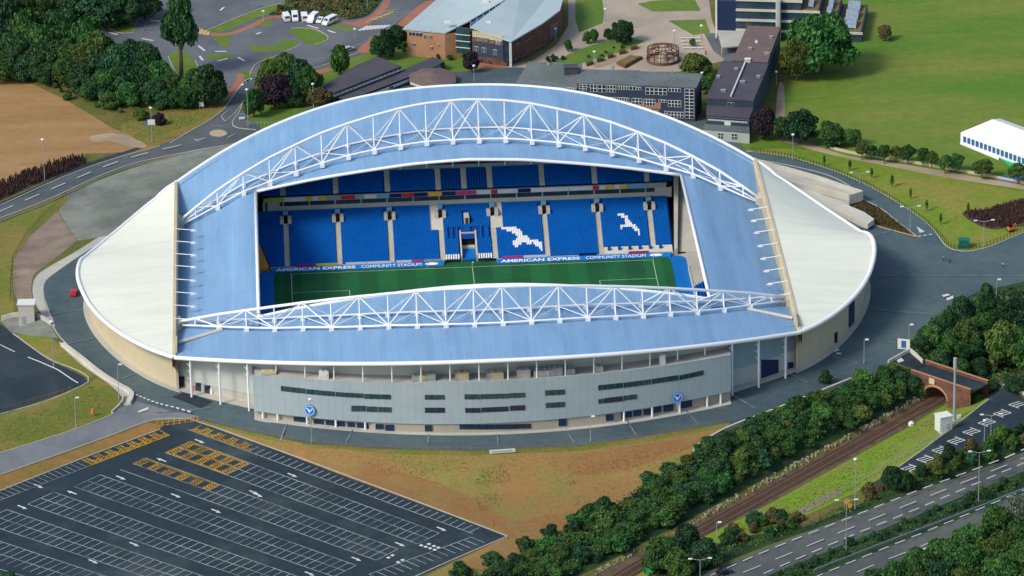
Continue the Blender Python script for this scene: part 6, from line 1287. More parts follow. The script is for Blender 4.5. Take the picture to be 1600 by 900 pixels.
for x, y, h, w, k, l in ((443, 82, 13, 12, 'mid', 'tall mid green tree beside the campus road, behind the copper beech'), (420, 92, 11, 11, 'olive', 'yellowish tree left of the copper beech by the road'), (466, 92, 12, 11, 'dark', 'dark tree between the copper beech and the bungalow'), (480, 104, 12, 10, 'mid', 'bright green tree right of the copper beech'), (428, 118, 11, 14.5, 'purple', 'round dark purple copper beech near the stadium rim'), (497, 138, 6, 10, 'brown', 'scruffy brown-leaved small tree at the bungalow end'), (395, 140, 9, 9, 'mid', 'small green tree beside the blue and white sign'), (455, 140, 6, 9, 'dark', 'low dark tree right beside the copper beech'),
                         (530, 71, 10, 9, 'cone', 'dark rounded conical tree on the lawn beside the campus road'), (604, 46, 10, 9, 'dark', 'dark tree at the near left corner of the brown college building'), (590, 58, 7, 7, 'mid', 'lower green tree left of the dark corner tree'), (622, 42, 7, 9, 'dark', 'dark tree against the left wall of the brown building'), (660, 56, 6.5, 4.5, 'cone', 'slim green tree in front of the brown brick wall'), (736, 81, 7, 6.5, 'purple', 'small purple tree in front of the slate college wall'),
                         (975, 33, 7.5, 9, 'dark', 'round dark tree at the top of the sloping lawn'), (963, 37, 6.5, 5, 'dark', 'narrow dark tree joined to the round tree on the sloping lawn'), (950, 44, 4, 4, 'mid', 'small pale tree left of the round lawn tree'), (928, 47, 4.5, 4, 'mid', 'small young tree on the paving, third from the lawn'), (917, 50, 4, 3.5, 'mid', 'small young tree on the paving beside the lawn edge'), (888, 62, 4, 3, 'mid', 'little tree by the red side of the college building'), (1090, 86, 8, 13, 'olive', 'yellow-green spreading tree between the pergola and the dark hall'), (1082, 60, 2.5, 2.5, 'olive', 'tiny tree by the benches'), (1108, 118, 6, 8, 'mid', 'green tree in the gap between slate block and hall'),
                         (1285, 24, 19, 26, 'mid', 'huge round green tree on the lawn in front of the terraced building'), (1245, 65, 13, 14, 'olive', 'yellowish lower crown leaning on the left of the huge round tree'), (1383, 40, 5, 5.5, 'brown', 'small brownish tree alone on the lawn right of the huge tree'),
                         (1195, 171, 9.5, 11, 'purple', 'dark purple tree beside the stepped hall block'), (1251, 175, 10, 14, 'dark', 'large dark green tree by the path corner on the lawn'), (1300, 193, 7, 12, 'mid', 'spreading green tree right of the large dark path-corner tree'), (1332, 204, 5, 8, 'mid', 'low green tree at the left end of the path row'), (1222, 182, 8, 8, 'dark', 'dark tree between the purple tree and the large dark tree')):
    tree(x, y, h, w, k, l)
for i, (x, y, w) in enumerate(((1347, 222, 5), (1362, 226, 4.5), (1382, 228, 5), (1400, 228, 4.5), (1418, 227, 6), (1442, 231, 5), (1456, 237, 4.5), (1477, 243, 5.5), (1494, 241, 6), (1535, 250, 8), (1592, 258, 8))):
    tree(x, y, 5.8 if w > 4.9 else 5, w, 'mid' if i % 3 else 'olive', 'small round tree in the row along the tan path beside the lawn' if i < 9 else ('wide dark tree on the path below the marquee' if i == 9 else 'wide tree by the blue tarpaulin at the right edge'), 'path row trees' if i < 9 else None, trunk=.32)
for x, y in ((1288, 243), (1328, 250), (1362, 262), (1394, 273), (1423, 294), (1448, 312), (1470, 333), (1513, 317)): tree(x, y, random.uniform(3.2, 4.6), random.uniform(1.1, 1.7), 'sap', 'thin young tree planted in a line on the bright lawn by the ring road', 'young lawn trees', trunk=.15, name='sapling')
# right-hand wood above the bridge
for x, y, h, w, k in ((1504, 462, 9, 9, 'dark'), (1541, 447, 9, 8, 'dark'), (1478, 490, 7, 7, 'dark'), (1455, 512, 6, 8, 'mid'), (1480, 520, 6, 9, 'mid'), (1510, 500, 7, 10, 'mid'), (1535, 490, 7, 10, 'mid'), (1565, 470, 8, 11, 'dark'), (1600, 455, 9, 12, 'dark'), (1590, 490, 8, 11, 'dark'), (1440, 525, 4.5, 6, 'dark'), (1500, 535, 5, 9, 'mid'), (1470, 545, 5, 8, 'dark'), (1525, 530, 6, 9, 'dark'), (1500, 560, 4.5, 8, 'mid'), (1530, 560, 5, 8, 'dark'), (1550, 590, 4, 7, 'dark'), (1588, 590, 4, 8, 'dark')):
    tree(x, y, h, w, k, {'dark': 'dark tree in the wood on the right between plaza and bridge', 'mid': 'lighter green tree in the wood on the right between plaza and bridge'}[k], 'trees of the right-hand wood', trunk=.06)
tree(1572, 506, 13, 17, 'olive', 'big olive-green tree above the road right of the brick bridge', trunk=.08); tree(1600, 520, 11, 13, 'mid', 'green tree at the right edge behind the big olive tree', trunk=.08)
# bottom right wood
for x, y, h, w, k in ((1560, 795, 10, 13, 'mid'), (1520, 822, 10, 13, 'mid'), (1482, 842, 10, 13, 'mid'), (1440, 862, 9, 12, 'mid'), (1400, 878, 8, 11, 'mid'), (1365, 890, 6, 9, 'mid'), (1600, 815, 11, 14, 'mid'), (1560, 835, 11, 14, 'olive'), (1515, 858, 10, 13, 'mid'), (1470, 878, 9, 12, 'dark'), (1430, 893, 8, 12, 'mid'), (1600, 850, 10, 14, 'mid'), (1560, 872, 10, 13, 'mid'), (1510, 890, 9, 12, 'olive'), (1590, 890, 9, 14, 'mid'), (1550, 900, 8, 12, 'dark')):
    tree(x, y, h, w, k, {'dark': 'dark tree in the wood below the dual carriageway, bottom right', 'mid': 'leafy green tree in the wood below the dual carriageway, bottom right', 'olive': 'yellow-green tree in the wood below the dual carriageway, bottom right'}[k], 'trees of the bottom right wood', trunk=.05)
tree(1592, 776, 9, 9, 'grey', 'pale grey-green willow at the right edge below the dual carriageway', trunk=.05)
# between railway and road
for x, y, h, w, k, l in ((1072, 826, 9, 12, 'dark', 'large dark tree between railway and dual carriageway, leftmost'), (1040, 838, 8, 11, 'mid', 'leafy green tree overhanging the railway near the dark car'), (1100, 845, 7, 11, 'dark', 'dark tree right of the leafy tree by the dark car'), (1020, 860, 6, 8, 'mid', 'green tree nearest the bottom edge beside the railway'), (1060, 862, 7, 10, 'mid', 'green tree above the double lamp at the bottom edge'), (1395, 729, 6, 7, 'dark', 'dark bushy tree at the left end of the hatched small car park'), (1412, 735, 5, 6, 'dark', 'very dark bush tree at the roadside of the small car park')): tree(x, y, h, w, k, l, trunk=.05)
def scatter(px, n, dmin, seed, hmin, hmax, kinds, label, group, wf=1.35, name='shrub'):
    r_ = np.random.default_rng(seed); P = np.array(px, float); lo, hi = P.min(0), P.max(0); got = []; L_ = []; tries = 0
    while len(got) < n and tries < 9000:
        tries += 1; u = r_.uniform(lo, hi)
        if not inside(P, np.array([u[0]]), np.array([u[1]]))[0]: continue
        p = g1(*u)
        if any((p[0]-q_[0])**2+(p[1]-q_[1])**2 < (dmin*s_)**2 for q_, s_ in got): continue
        f = r_.uniform(0, 1)**1.4; got.append((p, .7+.6*f)); h = hmin+(hmax-hmin)*f; k = kinds[r_.integers(len(kinds))]
        shrub(p, h, h*wf*r_.uniform(.85, 1.2), k, label[k] if isinstance(label, dict) else label, group, name)
bank = [(1090, 712), (1135, 684), (1200, 655), (1290, 622), (1350, 597), (1400, 582), (1422, 584), (1436, 604), (1400, 630), (1300, 680), (1180, 742), (1050, 812), (940, 872), (880, 900), (740, 905), (800, 885), (890, 838), (930, 800), (960, 800), (1040, 752)]
scatter(bank, 138, 3.1, 5, 1.9, 4.8, ['dark', 'mid', 'mid', 'mid', 'olive'], {'dark': 'dark green bush in the thicket on the bank above the railway', 'mid': 'mid green bush in the thicket on the bank above the railway', 'olive': 'yellow-green bush in the thicket on the bank above the railway'}, 'bushes on the railway bank', wf=1.8)
for x, y, h, w, k, l in ((1425, 588, 4.5, 6, 'dark', 'dark bush hiding the left shoulder of the brick bridge'), (1437, 598, 3.5, 5, 'mid', 'lighter bush at the foot of the brick bridge, left of the arch'), (1528, 612, 2.5, 5, 'mid', 'green bush at the right foot of the brick bridge'), (1512, 622, 2.2, 4, 'dark', 'low bush on the grass right of the bridge arch'), (921, 785, 5.5, 8, 'dark', 'dark round bush at the top edge of the bank beside the brown earth'), (945, 778, 5, 8, 'dark', 'second dark bush along the brown earth edge of the bank'), (1020, 738, 5, 8, 'dark', 'dark bush midway along the brown earth edge of the bank'), (1050, 722, 4.5, 8, 'dark', 'dark bush just below the white parapet end'), (1290, 578, 4, 4, 'dark', 'dark bush standing up through the white parapet line'), (860, 820, 3.5, 6, 'dark', 'dark bush near the tip of the car park on the bank'), (820, 838, 3.6, 7, 'dark', 'bush on the bank nearest the car park corner'), (770, 862, 3.5, 7, 'dark', 'dark bush on the bank below the car park corner'), (720, 880, 3.5, 7, 'dark', 'dark bush at the bottom edge left of the railway'), (10, 893, 3.5, 7, 'dark', 'dark bush at the bottom left corner of the car park')): shrub(stand(x, y, h), h, w, k, l)
scatter([(1120, 845), (1160, 820), (1215, 806), (1250, 812), (1248, 826), (1150, 850)], 18, 2.3, 6, 2.4, 4.2, ['dark', 'mid', 'brown'], 'bush in the hedge between the grass verge and the dual carriageway', 'roadside hedge bushes')
scatter([(1345, 775), (1375, 768), (1390, 760), (1380, 772), (1350, 785)], 5, 2.5, 8, 2.5, 3.6, ['brown'], 'brown-tinged bush by the lamp beside the dual carriageway', 'brown roadside bushes')
scatter([(1400, 755), (1420, 742), (1480, 716), (1550, 692), (1620, 668), (1630, 682), (1600, 696), (1480, 742), (1420, 764)], 20, 3.3, 9, 2.5, 4.2, ['dark', 'olive', 'brown', 'mid'], {'dark': 'dark bush in the hedge between small car park and dual carriageway', 'mid': 'green bush in the hedge between small car park and dual carriageway', 'olive': 'olive bush in the hedge between small car park and dual carriageway', 'brown': 'brown bush in the hedge between small car park and dual carriageway'}, 'hedge by the small car park')
scatter([(1215, 898), (1330, 850), (1432, 809), (1600, 740), (1640, 728), (1640, 738), (1600, 754), (1470, 808), (1370, 848), (1240, 903)], 32, 2.9, 10, 1.3, 2.6, ['dark', 'mid', 'dark'], 'low dark bush in the hedge down the middle of the dual carriageway', 'central reservation hedge', wf=1.6)
scatter([(1425, 545), (1445, 520), (1490, 485), (1560, 470), (1620, 460), (1620, 600), (1530, 588), (1450, 562)], 16, 4.5, 12, 2.0, 3.6, ['dark', 'mid'], 'understorey bush in the wood on the right above the bridge', 'bushes of the right-hand wood')
scatter([(0, 100), (60, 118), (120, 145), (200, 140), (280, 150), (330, 152), (335, 166), (260, 170), (215, 188), (180, 182), (140, 172), (90, 148), (40, 126), (0, 116)], 26, 3.2, 13, 1.6, 3.4, ['dark', 'mid', 'olive'], 'low bush at the foot of the wood beside the field corner', 'bushes at the foot of the wood')
shrub(stand(248, 176, 4), 4, 5, 'purple', 'dark purple bush beside the tall lamp at the field corner'); shrub(stand(220, 170, 3.5), 3.5, 6, 'olive', 'pale green bush left of the dark purple bush at the field corner')
scatter([(425, 20), (450, 6), (470, -8), (590, -8), (585, 6), (560, 26), (525, 22), (445, 20)], 22, 3.0, 14, .9, 2.0, ['olive', 'brown', 'mid'], 'low mixed shrub in the planting bed behind the white vans', 'shrubs behind the vans')
scatter([(668, 86), (700, 84), (735, 92), (770, 100), (768, 104), (735, 98), (690, 92)], 8, 2.6, 15, 1.2, 1.8, ['mid', 'dark'], 'clipped shrub in the bed in front of the college building', 'shrubs by the college')
scatter([(620, 72), (650, 76), (665, 84), (640, 84), (615, 78)], 5, 2.4, 16, 1.2, 2.2, ['dark', 'mid'], 'shrub at the foot of the brown brick wall of the college', 'shrubs by the brick wall')
scatter([(850, 96), (870, 88), (885, 92), (880, 100), (860, 102)], 6, 2.0, 17, 1.2, 1.8, ['dark'], 'dark shrub on the bank left of the slate block', 'shrubs left of the slate block')
scatter([(910, 90), (985, 64), (1006, 66), (960, 84), (915, 98)], 6, 3.0, 18, .7, 1.2, ['mid'], 'low shrub along the lower edge of the sloping lawn', 'shrubs of the sloping lawn')
scatter([(1165, 195), (1220, 205), (1290, 228), (1330, 236), (1320, 224), (1270, 205)], 8, 3.0, 19, 1.2, 2.4, ['dark', 'mid'], 'bush under the trees beside the lawn path', 'bushes by the lawn path')
# loose ground cover (one mass each)
def cover(name, px, n, size, m, seed, h=.5):
    r_ = np.random.default_rng(seed); P = np.array(px, float); lo, hi = P.min(0), P.max(0); U = r_.uniform(lo, hi, (n*3, 2)); U = U[inside(P, U[:, 0], U[:, 1])][:n]; W_ = G(U); W_[:, 2] += r_.uniform(.02, h, len(W_))
    Nn = np.tile((0, -.2, 1.0), (len(W_), 1)); V, Fq = leaf_quads(W_, Nn, size, .7, r_); tag(linkmesh(name, fast_mesh(name, V, Fq, M[m])), kind='stuff')
cover('undergrowth', bank, 52000, .34, 'undergrowth', 21, 2.3)
cover('undergrowth', [(1422, 546), (1440, 515), (1490, 475), (1560, 455), (1640, 440), (1640, 615), (1530, 592), (1450, 565)], 8000, .42, 'undergrowth', 22, 1.0)
cover('undergrowth', [(1010, 905), (1060, 862), (1160, 842), (1250, 828), (1340, 790), (1420, 752), (1550, 700), (1640, 672), (1640, 688), (1600, 700), (1430, 762), (1325, 803), (1200, 846), (1120, 876)], 7000, .32, 'undergrowth', 23, .7)
cover('undergrowth', [(1190, 905), (1325, 852), (1430, 810), (1600, 741), (1640, 725), (1640, 740), (1475, 815), (1370, 855), (1260, 900)], 5000, .28, 'undergrowth', 24, .5)
cover('undergrowth', [(420, 22), (445, 8), (455, -10), (598, -10), (592, 4), (574, 24), (546, 30), (525, 26), (440, 23)], 4500, .3, 'shrub_bed', 25, .6)
cover('undergrowth', [(1360, 905), (1480, 865), (1600, 815), (1640, 805), (1640, 905)], 4000, .4, 'undergrowth', 26, 1.0)
cover('bank_weeds', [(420, 690), (600, 708), (900, 705), (1120, 672), (1060, 720), (900, 815), (800, 850), (700, 790), (560, 745)], 3200, .11, 'leaf_olive', 40, .15)
cover('bank_weeds', [(738, 760), (755, 730), (785, 726), (800, 745), (780, 790), (750, 800)], 520, .14, 'undergrowth', 27, .25)
cover('bank_weeds', [(540, 714), (700, 712), (740, 730), (640, 752), (580, 735)], 420, .12, 'undergrowth', 28, .2)
cover('bank_weeds', [(880, 745), (960, 710), (1090, 690), (1070, 715), (980, 765), (900, 800)], 700, .13, 'undergrowth', 29, .25)
cover('bank_weeds', [(860, 835), (900, 820), (960, 785), (1010, 752), (1040, 742), (1000, 775), (940, 815), (890, 842)], 1100, .25, 'undergrowth', 30, .4)
cover('rough_grass', [(1110, 842), (1200, 794), (1412, 676), (1500, 624), (1540, 625), (1440, 700), (1340, 764), (1260, 802), (1190, 832), (1130, 862)], 5200, .16, 'leaf_olive', 41, .25)
cover('rough_grass', [(1165, 850), (1250, 822), (1340, 780), (1335, 792), (1250, 828), (1180, 852)], 1500, .2, 'undergrowth', 42, .5)
cover('rough_grass', [(0, 655), (140, 604), (185, 622), (170, 648), (105, 672), (0, 706)], 2600, .13, 'leaf_olive', 43, .15)
cover('rough_grass', [(150, 150), (330, 165), (320, 185), (250, 215), (215, 222), (190, 195)], 1500, .16, 'leaf_olive', 44, .2)
def rows(name, px, n, m, seed, h, w_):   # young planting: upright whips
    r_ = np.random.default_rng(seed); P = np.array(px, float); lo, hi = P.min(0), P.max(0); U = r_.uniform(lo, hi, (n*4, 2)); U = U[inside(P, U[:, 0], U[:, 1])][:n]; W_ = G(U); V = []; F_ = []
    for p in W_:
        hh = h*r_.uniform(.6, 1.2); t = r_.uniform(0, 3.14)
        for k in range(2):
            c, s = math.cos(t+1.57*k)*w_, math.sin(t+1.57*k)*w_; b = len(V); V += [(p[0]-c*.3, p[1]-s*.3, p[2]), (p[0]+c*.3, p[1]+s*.3, p[2]), (p[0]+c, p[1]+s, p[2]+hh*.7), (p[0]-c*.2, p[1]-s*.2, p[2]+hh)]; F_.append((b, b+1, b+2, b+3))
    tag(linkmesh(name, fast_mesh(name, V, F_, M[m])), kind='stuff')
rows('young_planting', [(-20, 296), (0, 288), (40, 272), (90, 254), (128, 246), (134, 256), (100, 270), (40, 294), (0, 312), (-20, 320)], 700, 'leaf_red', 31, 2.0, .35)
rows('young_planting', [(1505, 334), (1520, 329), (1545, 328), (1572, 318), (1615, 310), (1615, 343), (1575, 355), (1550, 356), (1526, 349)], 900, 'leaf_red', 32, 1.0, .3)
rows('young_planting', [(1347, 314), (1375, 327), (1400, 347), (1424, 366), (1380, 354), (1352, 345), (1334, 331)], 500, 'leaf_brown', 33, .9, .3)
rows('rubble_edge', [(1440, 616), (1360, 663), (1200, 748), (1100, 805), (1100, 812), (1200, 757), (1360, 671), (1446, 622)], 900, 'rubble', 34, .9, .5)
rows('rubble_edge', [(1100, 806), (1010, 850), (930, 893), (930, 900), (1012, 857), (1102, 812)], 400, 'rubble', 35, .6, .4)
# ------------------------------------------------------------------ street furniture, vehicles, people
def lamp(base, h, label, arms=1, group='lamp posts', at=None):
    p = g1(*base) if at is None else at; o = empty('lamp_post', p); tag(o, label, 'lamp post', group)
    mb = MB(); mb.tube((0, 0, -.2), (0, 0, 1.2), .16, 8); mb.tube((0, 0, 1.2), (0, 0, h), .11, 8, .07); mb.build('post', M['grey_metal'], o)
    if arms == 2:
        for s in (-1, 1):
            mb = MB(); mb.tube((0, 0, h-.1), (s*2.2, 0, h+.35), .07, 6); a = mb.build('arm', M['grey_metal'], o); mb = MB(); mb.box((s*2.5, 0, h+.4), (1.0, .4, .2)); mb.box((s*2.5, 0, h+.28), (.7, .3, .1)); mb.build('lamp_head', M['white_steel'], a)
    elif arms == 1:
        mb = MB(); mb.tube((0, 0, h-.05), (.5, 0, h+.1), .06, 6); a = mb.build('arm', M['grey_metal'], o); mb = MB(); mb.box((.75, 0, h+.15), (.95, .5, .25)); mb.box((.75, 0, h+.02), (.7, .35, .08)); mb.build('lamp_head', M['white_steel'], a)
    else:
        mb = MB(); mb.tube((0, 0, h), (0, 0, h+.35), .4, 10, .5); mb.tube((0, 0, h+.35), (0, 0, h+.5), .5, 10, .15); mb.build('lamp_head', M['white_steel'], o)
    return o
for b, h, l, a in (((238, 222), 11, 'tall grey lamp post with a white box sign halfway, by the field corner', 0), ((388, 198), 12, 'tall lamp post by the blue and white sign behind the stadium', 0), ((187, 30), 5.5, 'lamp post on the grass island of the far left car park', 1), ((490, 170), 8, 'lamp post between the copper beech and the bungalow', 0), ((84, 574), 13.5, 'tall lamp post on the slope between ring road and lower left road', 0), ((186, 623), 10, 'lamp post at the end of the pale curved wall on the left', 1), ((119, 668), 8.6, 'lamp post on the grass slope above the access road', 1), ((487, 692), 12.5, 'lamp post on the plaza edge before the left blue crest sign', 0), ((1063, 640), 7, 'lamp post before the right blue crest sign', 0), ((923, 690), 7.2, 'lamp post on the plaza edge right of the stadium front centre', 1), ((1239, 250), 8, 'lamp post on the ring road beside the fence, behind the right canopy', 0), ((1343, 288), 3.5, 'short double lamp by the ring road fence', 2), ((1422, 364), 8, 'double lamp post at the tip of the brown planting bed', 2), ((1537, 386), 8, 'double lamp post on the grass right of the green cabinet', 2), ((1350, 568), 7, 'lamp post at the plaza parapet near the brick bridge', 1), ((1420, 547), 7.5, 'lamp post beside the white station sign board', 1), ((1336, 795), 14, 'tall lamp post on the grass verge by the yellow sign', 0), ((1322, 866), 15, 'tall double lamp on the central hedge, lower left one', 2), ((1529, 783), 14, 'tall double lamp on the central hedge, upper right one', 2), ((1094, 908), 6, 'double lamp at the bottom edge beside the dark car', 2), ((1120, 872), 10, 'lamp post in front of the dark trees by the railway', 1), ((1548, 692), 8, 'double lamp at the roadside of the hatched small car park', 2), ((1538, 690), 6, 'single bright lamp at the small car park', 0), ((70, 282), 13, 'thin tall mast lamp in the young planting beside the brown field', 0), ((929, 105), 5, 'lamp post by the planters behind the slate block', 0), ((1096, 62), 4.6, 'lamp post by the right triangular lawn of the square', 0), ((1054, 72), 5, 'lamp post left of the benches on the square', 0), ((741, 127), 5, 'lamp post on the lawn between the purple tree and the stadium roof', 0), ((868, 64), 4, 'lamp post beside the red side wall of the college', 0), ((412, 32), 3, 'short lamp on the red footpath left of the vans', 0), ((574, 12), 3, 'short lamp in the planting bed right of the vans', 0), ((555, 60), 3, 'short lamp by the campus road before the zebra crossing', 0), ((1213, 134), 4.5, 'lamp at the top of the tan path beside the hall', 0), ((1097, 138), 5, 'lamp in the gap between the slate block and the dark hall', 0), ((946, 33), 4, 'lamp on the paving by the strip lawn', 0), ((1557, 463), 5, 'short lamp behind the dark trees at the right plaza', 1)):
    lamp(b, h, l, a)
o = [x for x in COL.objects if x.get('label', '').startswith('tall grey lamp post with a white box')][0]; mb = MB(); mb.box((0, -.2, 6.6), (2.2, .3, 1.6)); mb.build('box_sign', M['white_paint'], o); mb = MB(); mb.box((-1.5, -.2, 6.4), (.8, .3, 1.0)); mb.build('banner', M['emblem_blue'], o)
# signs
def sign(px, w, h, z0, m, label, name='sign', m2=None, posts=2, rz=0.0, inset_=None):
    p = g1(*px); o = empty(name, p, rz); tag(o, label, 'sign'); mb = MB(); mb.box((0, 0, z0+h/2), (w, .15, h)); b = mb.build('board', M[m], o)
    for s in ((-1, 1) if posts == 2 else (0,)): mb = MB(); mb.tube((s*w*.42, .12, -.2), (s*w*.42, .12, z0+h*.8), .07, 6); mb.build('post', M['grey_metal'], o)
    if m2: mb = MB(); iw, ih, ix, iz = inset_ or (w*.4, h*.7, 0, 0); mb.box((ix, -.1, z0+h/2+iz), (iw, .06, ih)); mb.build('panel', M[m2], b)
    return o
sign((1412, 547), 3.4, 3.0, .3, 'white_paint', 'white board with a blue panel at the road corner by the brick bridge', m2='window_blue', rz=-.35)
sign((378, 188), 1.8, 1.7, .4, 'white_paint', 'small blue-topped white sign beside the road behind the stadium', m2='emblem_blue', inset_=(1.8, .8, 0, .45)); sign((315, 170), 1.4, 1.5, .8, 'white_paint', 'small white square sign at the foot of the wood by the road')
sign((785, 709), 6.8, 1.0, .3, 'white_paint', 'long low white banner sign on the brown bank in front of the stadium', m2='grey_metal', inset_=(5.6, .3, 0, 0), rz=.06)
sign((1323, 795), 1.4, 1.5, 1.4, 'yellow_paint', 'pair of yellow road signs on the grass by the tall lamp'); sign((1328, 800), 1.0, 1.2, 1.2, 'yellow_paint', 'smaller yellow road sign right of the larger yellow one', posts=1)
sign((1015, 899), 1.8, 1.1, .8, 'green_fabric', 'small pale green sign at the bottom edge among the trees'); sign((162, 522), 1.0, 4.2, 3.0, 'emblem_blue', 'tall narrow blue banner on a post beside the left end wall', 'banner_post', posts=1)
sign((1446, 866), 1.4, 1.2, .6, 'white_paint', 'small white road sign above the bottom right wood'); sign((1485, 540), .6, 1.4, .2, 'white_paint', 'tiny white sign hidden in the right-hand wood', posts=1)
# fences: each post a part
def fence(px, n, h, m, label, name='post_fence', rails=1, r=.07):
    U = np.array(px, float); s = np.concatenate([[0], np.cumsum(np.hypot(*np.diff(U, axis=0).T))]); t = np.linspace(0, s[-1], n); Q = G(np.stack([np.interp(t, s, U[:, 0]), np.interp(t, s, U[:, 1])], 1)); o = empty(name, Q[0]); tag(o, label, 'fence'); me = None
    for q_ in Q:
        if me is None: mb = MB(); mb.tube((0, 0, -.1), (0, 0, h), r, 5); mb.box((0, 0, h), (r*2.4, r*2.4, .06)); me = mb.mesh('post', M[m])
        c = bpy.data.objects.new('post', me); COL.objects.link(c); c.parent = o; c.location = Vector(q_-Q[0])
    for k in range(rails):
        mb = MB(); z = h*(.9-.4*k)
        for a, b in zip(Q[:-1], Q[1:]): mb.tube(a-Q[0]+(0, 0, z), b-Q[0]+(0, 0, z), .03, 4, caps=False)
        mb.build('wire', M[m], o)
fence([(305, 656), (350, 668), (420, 683), (490, 696), (560, 701), (620, 703)], 42, 1.3, 'timber', 'timber post fence along the left half of the plaza edge above the earth bank'); fence([(630, 704), (745, 706), (840, 703), (920, 697), (1000, 687), (1080, 672), (1140, 661)], 50, 1.3, 'timber', 'timber post fence along the right half of the plaza edge above the earth bank')
fence([(1175, 238), (1240, 249), (1300, 268), (1350, 289)], 40, 1.6, 'dark_timber', 'dark green post fence along the upper curve of the ring road lawn', r=.09); fence([(1354, 291), (1400, 317), (1440, 344), (1464, 366), (1482, 386)], 36, 1.6, 'dark_timber', 'dark green post fence along the lower curve of the ring road lawn', r=.09); fence([(1486, 388), (1512, 391), (1550, 382), (1600, 362)], 22, 1.4, 'dark_timber', 'dark post fence along the lawn corner by the green cabinet', r=.09)
fence([(1260, 800), (1320, 768), (1400, 722), (1460, 688), (1500, 664)], 28, 2.0, 'grey_metal', 'pale steel mesh fence between the railway verge and the hatched car park', rails=2); fence([(385, 196), (430, 196), (470, 186)], 16, 1.4, 'grey_metal', 'grey railing behind the stadium under the copper beech', rails=2)
fence([(20, 408), (40, 372), (70, 338), (103, 308)], 24, 1.6, 'dark_timber', 'dark fence along the top of the gravel slope at the left', rails=2); fence([(17, 470), (17, 440), (20, 410)], 10, 1.6, 'dark_timber', 'short dark fence above the concrete stair tower', rails=2); fence([(10, 640), (60, 625), (110, 610)], 10, 1.0, 'timber', 'low timber fence along the edge of the lower left car park')
# cabinets and mast
p = g1(1506, 386); o = empty('cabinet', p, -.1); tag(o, 'dark green metal cabinet on the grass corner by the ring road', 'cabinet'); mb = MB(); mb.box((0, 0, 1.2), (3.0, 2.2, 2.4)); mb.build('body', M['green_box'], o); mb = MB(); mb.box((0, 0, 2.45), (3.2, 2.4, .15)); mb.build('lid', M['green_box'], o)
for s in (-.7, .7): mb = MB(); mb.box((s, -1.13, 1.2), (1.3, .06, 2.1)); d = mb.build('door', M['green_box'], o); mb = MB(); mb.box((s*.2, -1.19, 1.2), (.08, .06, .3)); mb.build('handle', M['grey_metal'], d)
p = g1(1474, 672); o = empty('signal_cabin', p, .35); tag(o, 'white cubic equipment cabin beside the railway', 'cabin'); mb = MB(); mb.box((0, 0, 2.2), (3.6, 3.2, 4.4)); mb.build('body', M['cab_white'], o); mb = MB(); mb.box((0, 0, 4.5), (3.9, 3.5, .2)); mb.build('roof', M['white_paint'], o); mb = MB(); mb.box((.3, -1.64, 1.3), (1.0, .08, 2.3)); d = mb.build('door', M['grey_wall'], o); mb = MB(); mb.box((.65, -1.71, 1.3), (.08, .06, .25)); mb.build('handle', M['black'], d)
mb = MB(); mb.box((0, -2.4, .1), (4.2, 1.6, .3)); mb.build('step', M['pale_concrete'], o)
p = g1(1491, 656); o = empty('mast', p); tag(o, 'thick grey radio mast beside the railway and the brick bridge', 'mast'); mb = MB(); mb.tube((0, 0, -.3), (0, 0, 16.5), .42, 10, .3); mb.build('pole', M['grey_metal'], o); mb = MB(); mb.tube((0, 0, 15.2), (0, 0, 18.2), .48, 10, .48); mb.build('antenna', M['aluminium'], o); mb = MB(); mb.box((1.2, 0, .7), (1.2, .8, 1.5)); mb.build('equipment_box', M['cab_white'], o)
mb = MB(); mb.box((0, 0, -.05), (2.4, 2.4, .3)); mb.build('base', M['concrete'], o)
p = g1(1424, 664); o = empty('signal_box', p); tag(o, 'small round-topped white box on the grass beside the railway track', 'box'); mb = MB(); mb.tube((0, 0, 0), (0, 0, .7), .9, 10, .8); mb.tube((0, 0, .7), (0, 0, 1.1), .8, 10, .3); mb.build('body', M['white_paint'], o); mb = MB(); mb.box((0, -.85, .4), (.5, .1, .5)); mb.build('door', M['grey_metal'], o)
for u, l in (((1478, 464), 'flat white slab lying on the right plaza'), ((1489, 492), 'white parked trolley beside the right-hand wood')): p = g1(*u); o = empty('trolley', p, .5); tag(o, l if 'trolley' in l else 'low white trolley standing on the right plaza', 'trolley'); mb = MB(); mb.box((0, 0, .5), (2.0, 1.1, .15)); mb.build('deck', M['white_paint'], o); [(mb := MB(), mb.tube((sx, sy-.05, .18), (sx, sy+.05, .18), .18, 10), mb.build('wheel', M['tyre'], o)) for sx in (-.7, .7) for sy in (-.4, .4)]
for u, l in (((145, 650), 'orange barrel-shaped marker on the grass slope, left'),): p = g1(*u); o = empty('marker', p); tag(o, l, 'marker'); mb = MB(); mb.tube((0, 0, .9), (0, 0, 2.0), .5, 10, .42); mb.build('drum', M['hi_vis_orange'], o); mb = MB(); mb.tube((0, 0, -.1), (0, 0, .9), .1, 6); mb.build('post', M['grey_metal'], o)
p = g1(1579, 361); o = empty('digger', p, .4); tag(o, 'small orange digger beside the purple planting bed', 'digger'); mb = MB(); mb.box((0, 0, .9), (1.6, 1.3, .9)); mb.build('body', M['hi_vis_orange'], o); mb = MB(); mb.box((-.2, 0, 1.8), (.9, 1.0, .9)); mb.build('cab', M['black'], o); mb = MB(); mb.tube((.7, 0, 1.2), (1.6, 0, 2.2), .12, 6); mb.tube((1.6, 0, 2.2), (2.2, 0, .7), .1, 6); mb.build('arm', M['hi_vis_orange'], o)
for s in (-.6, .6): mb = MB(); mb.box((0, s, .25), (1.9, .35, .5)); mb.build('track', M['tyre'], o)
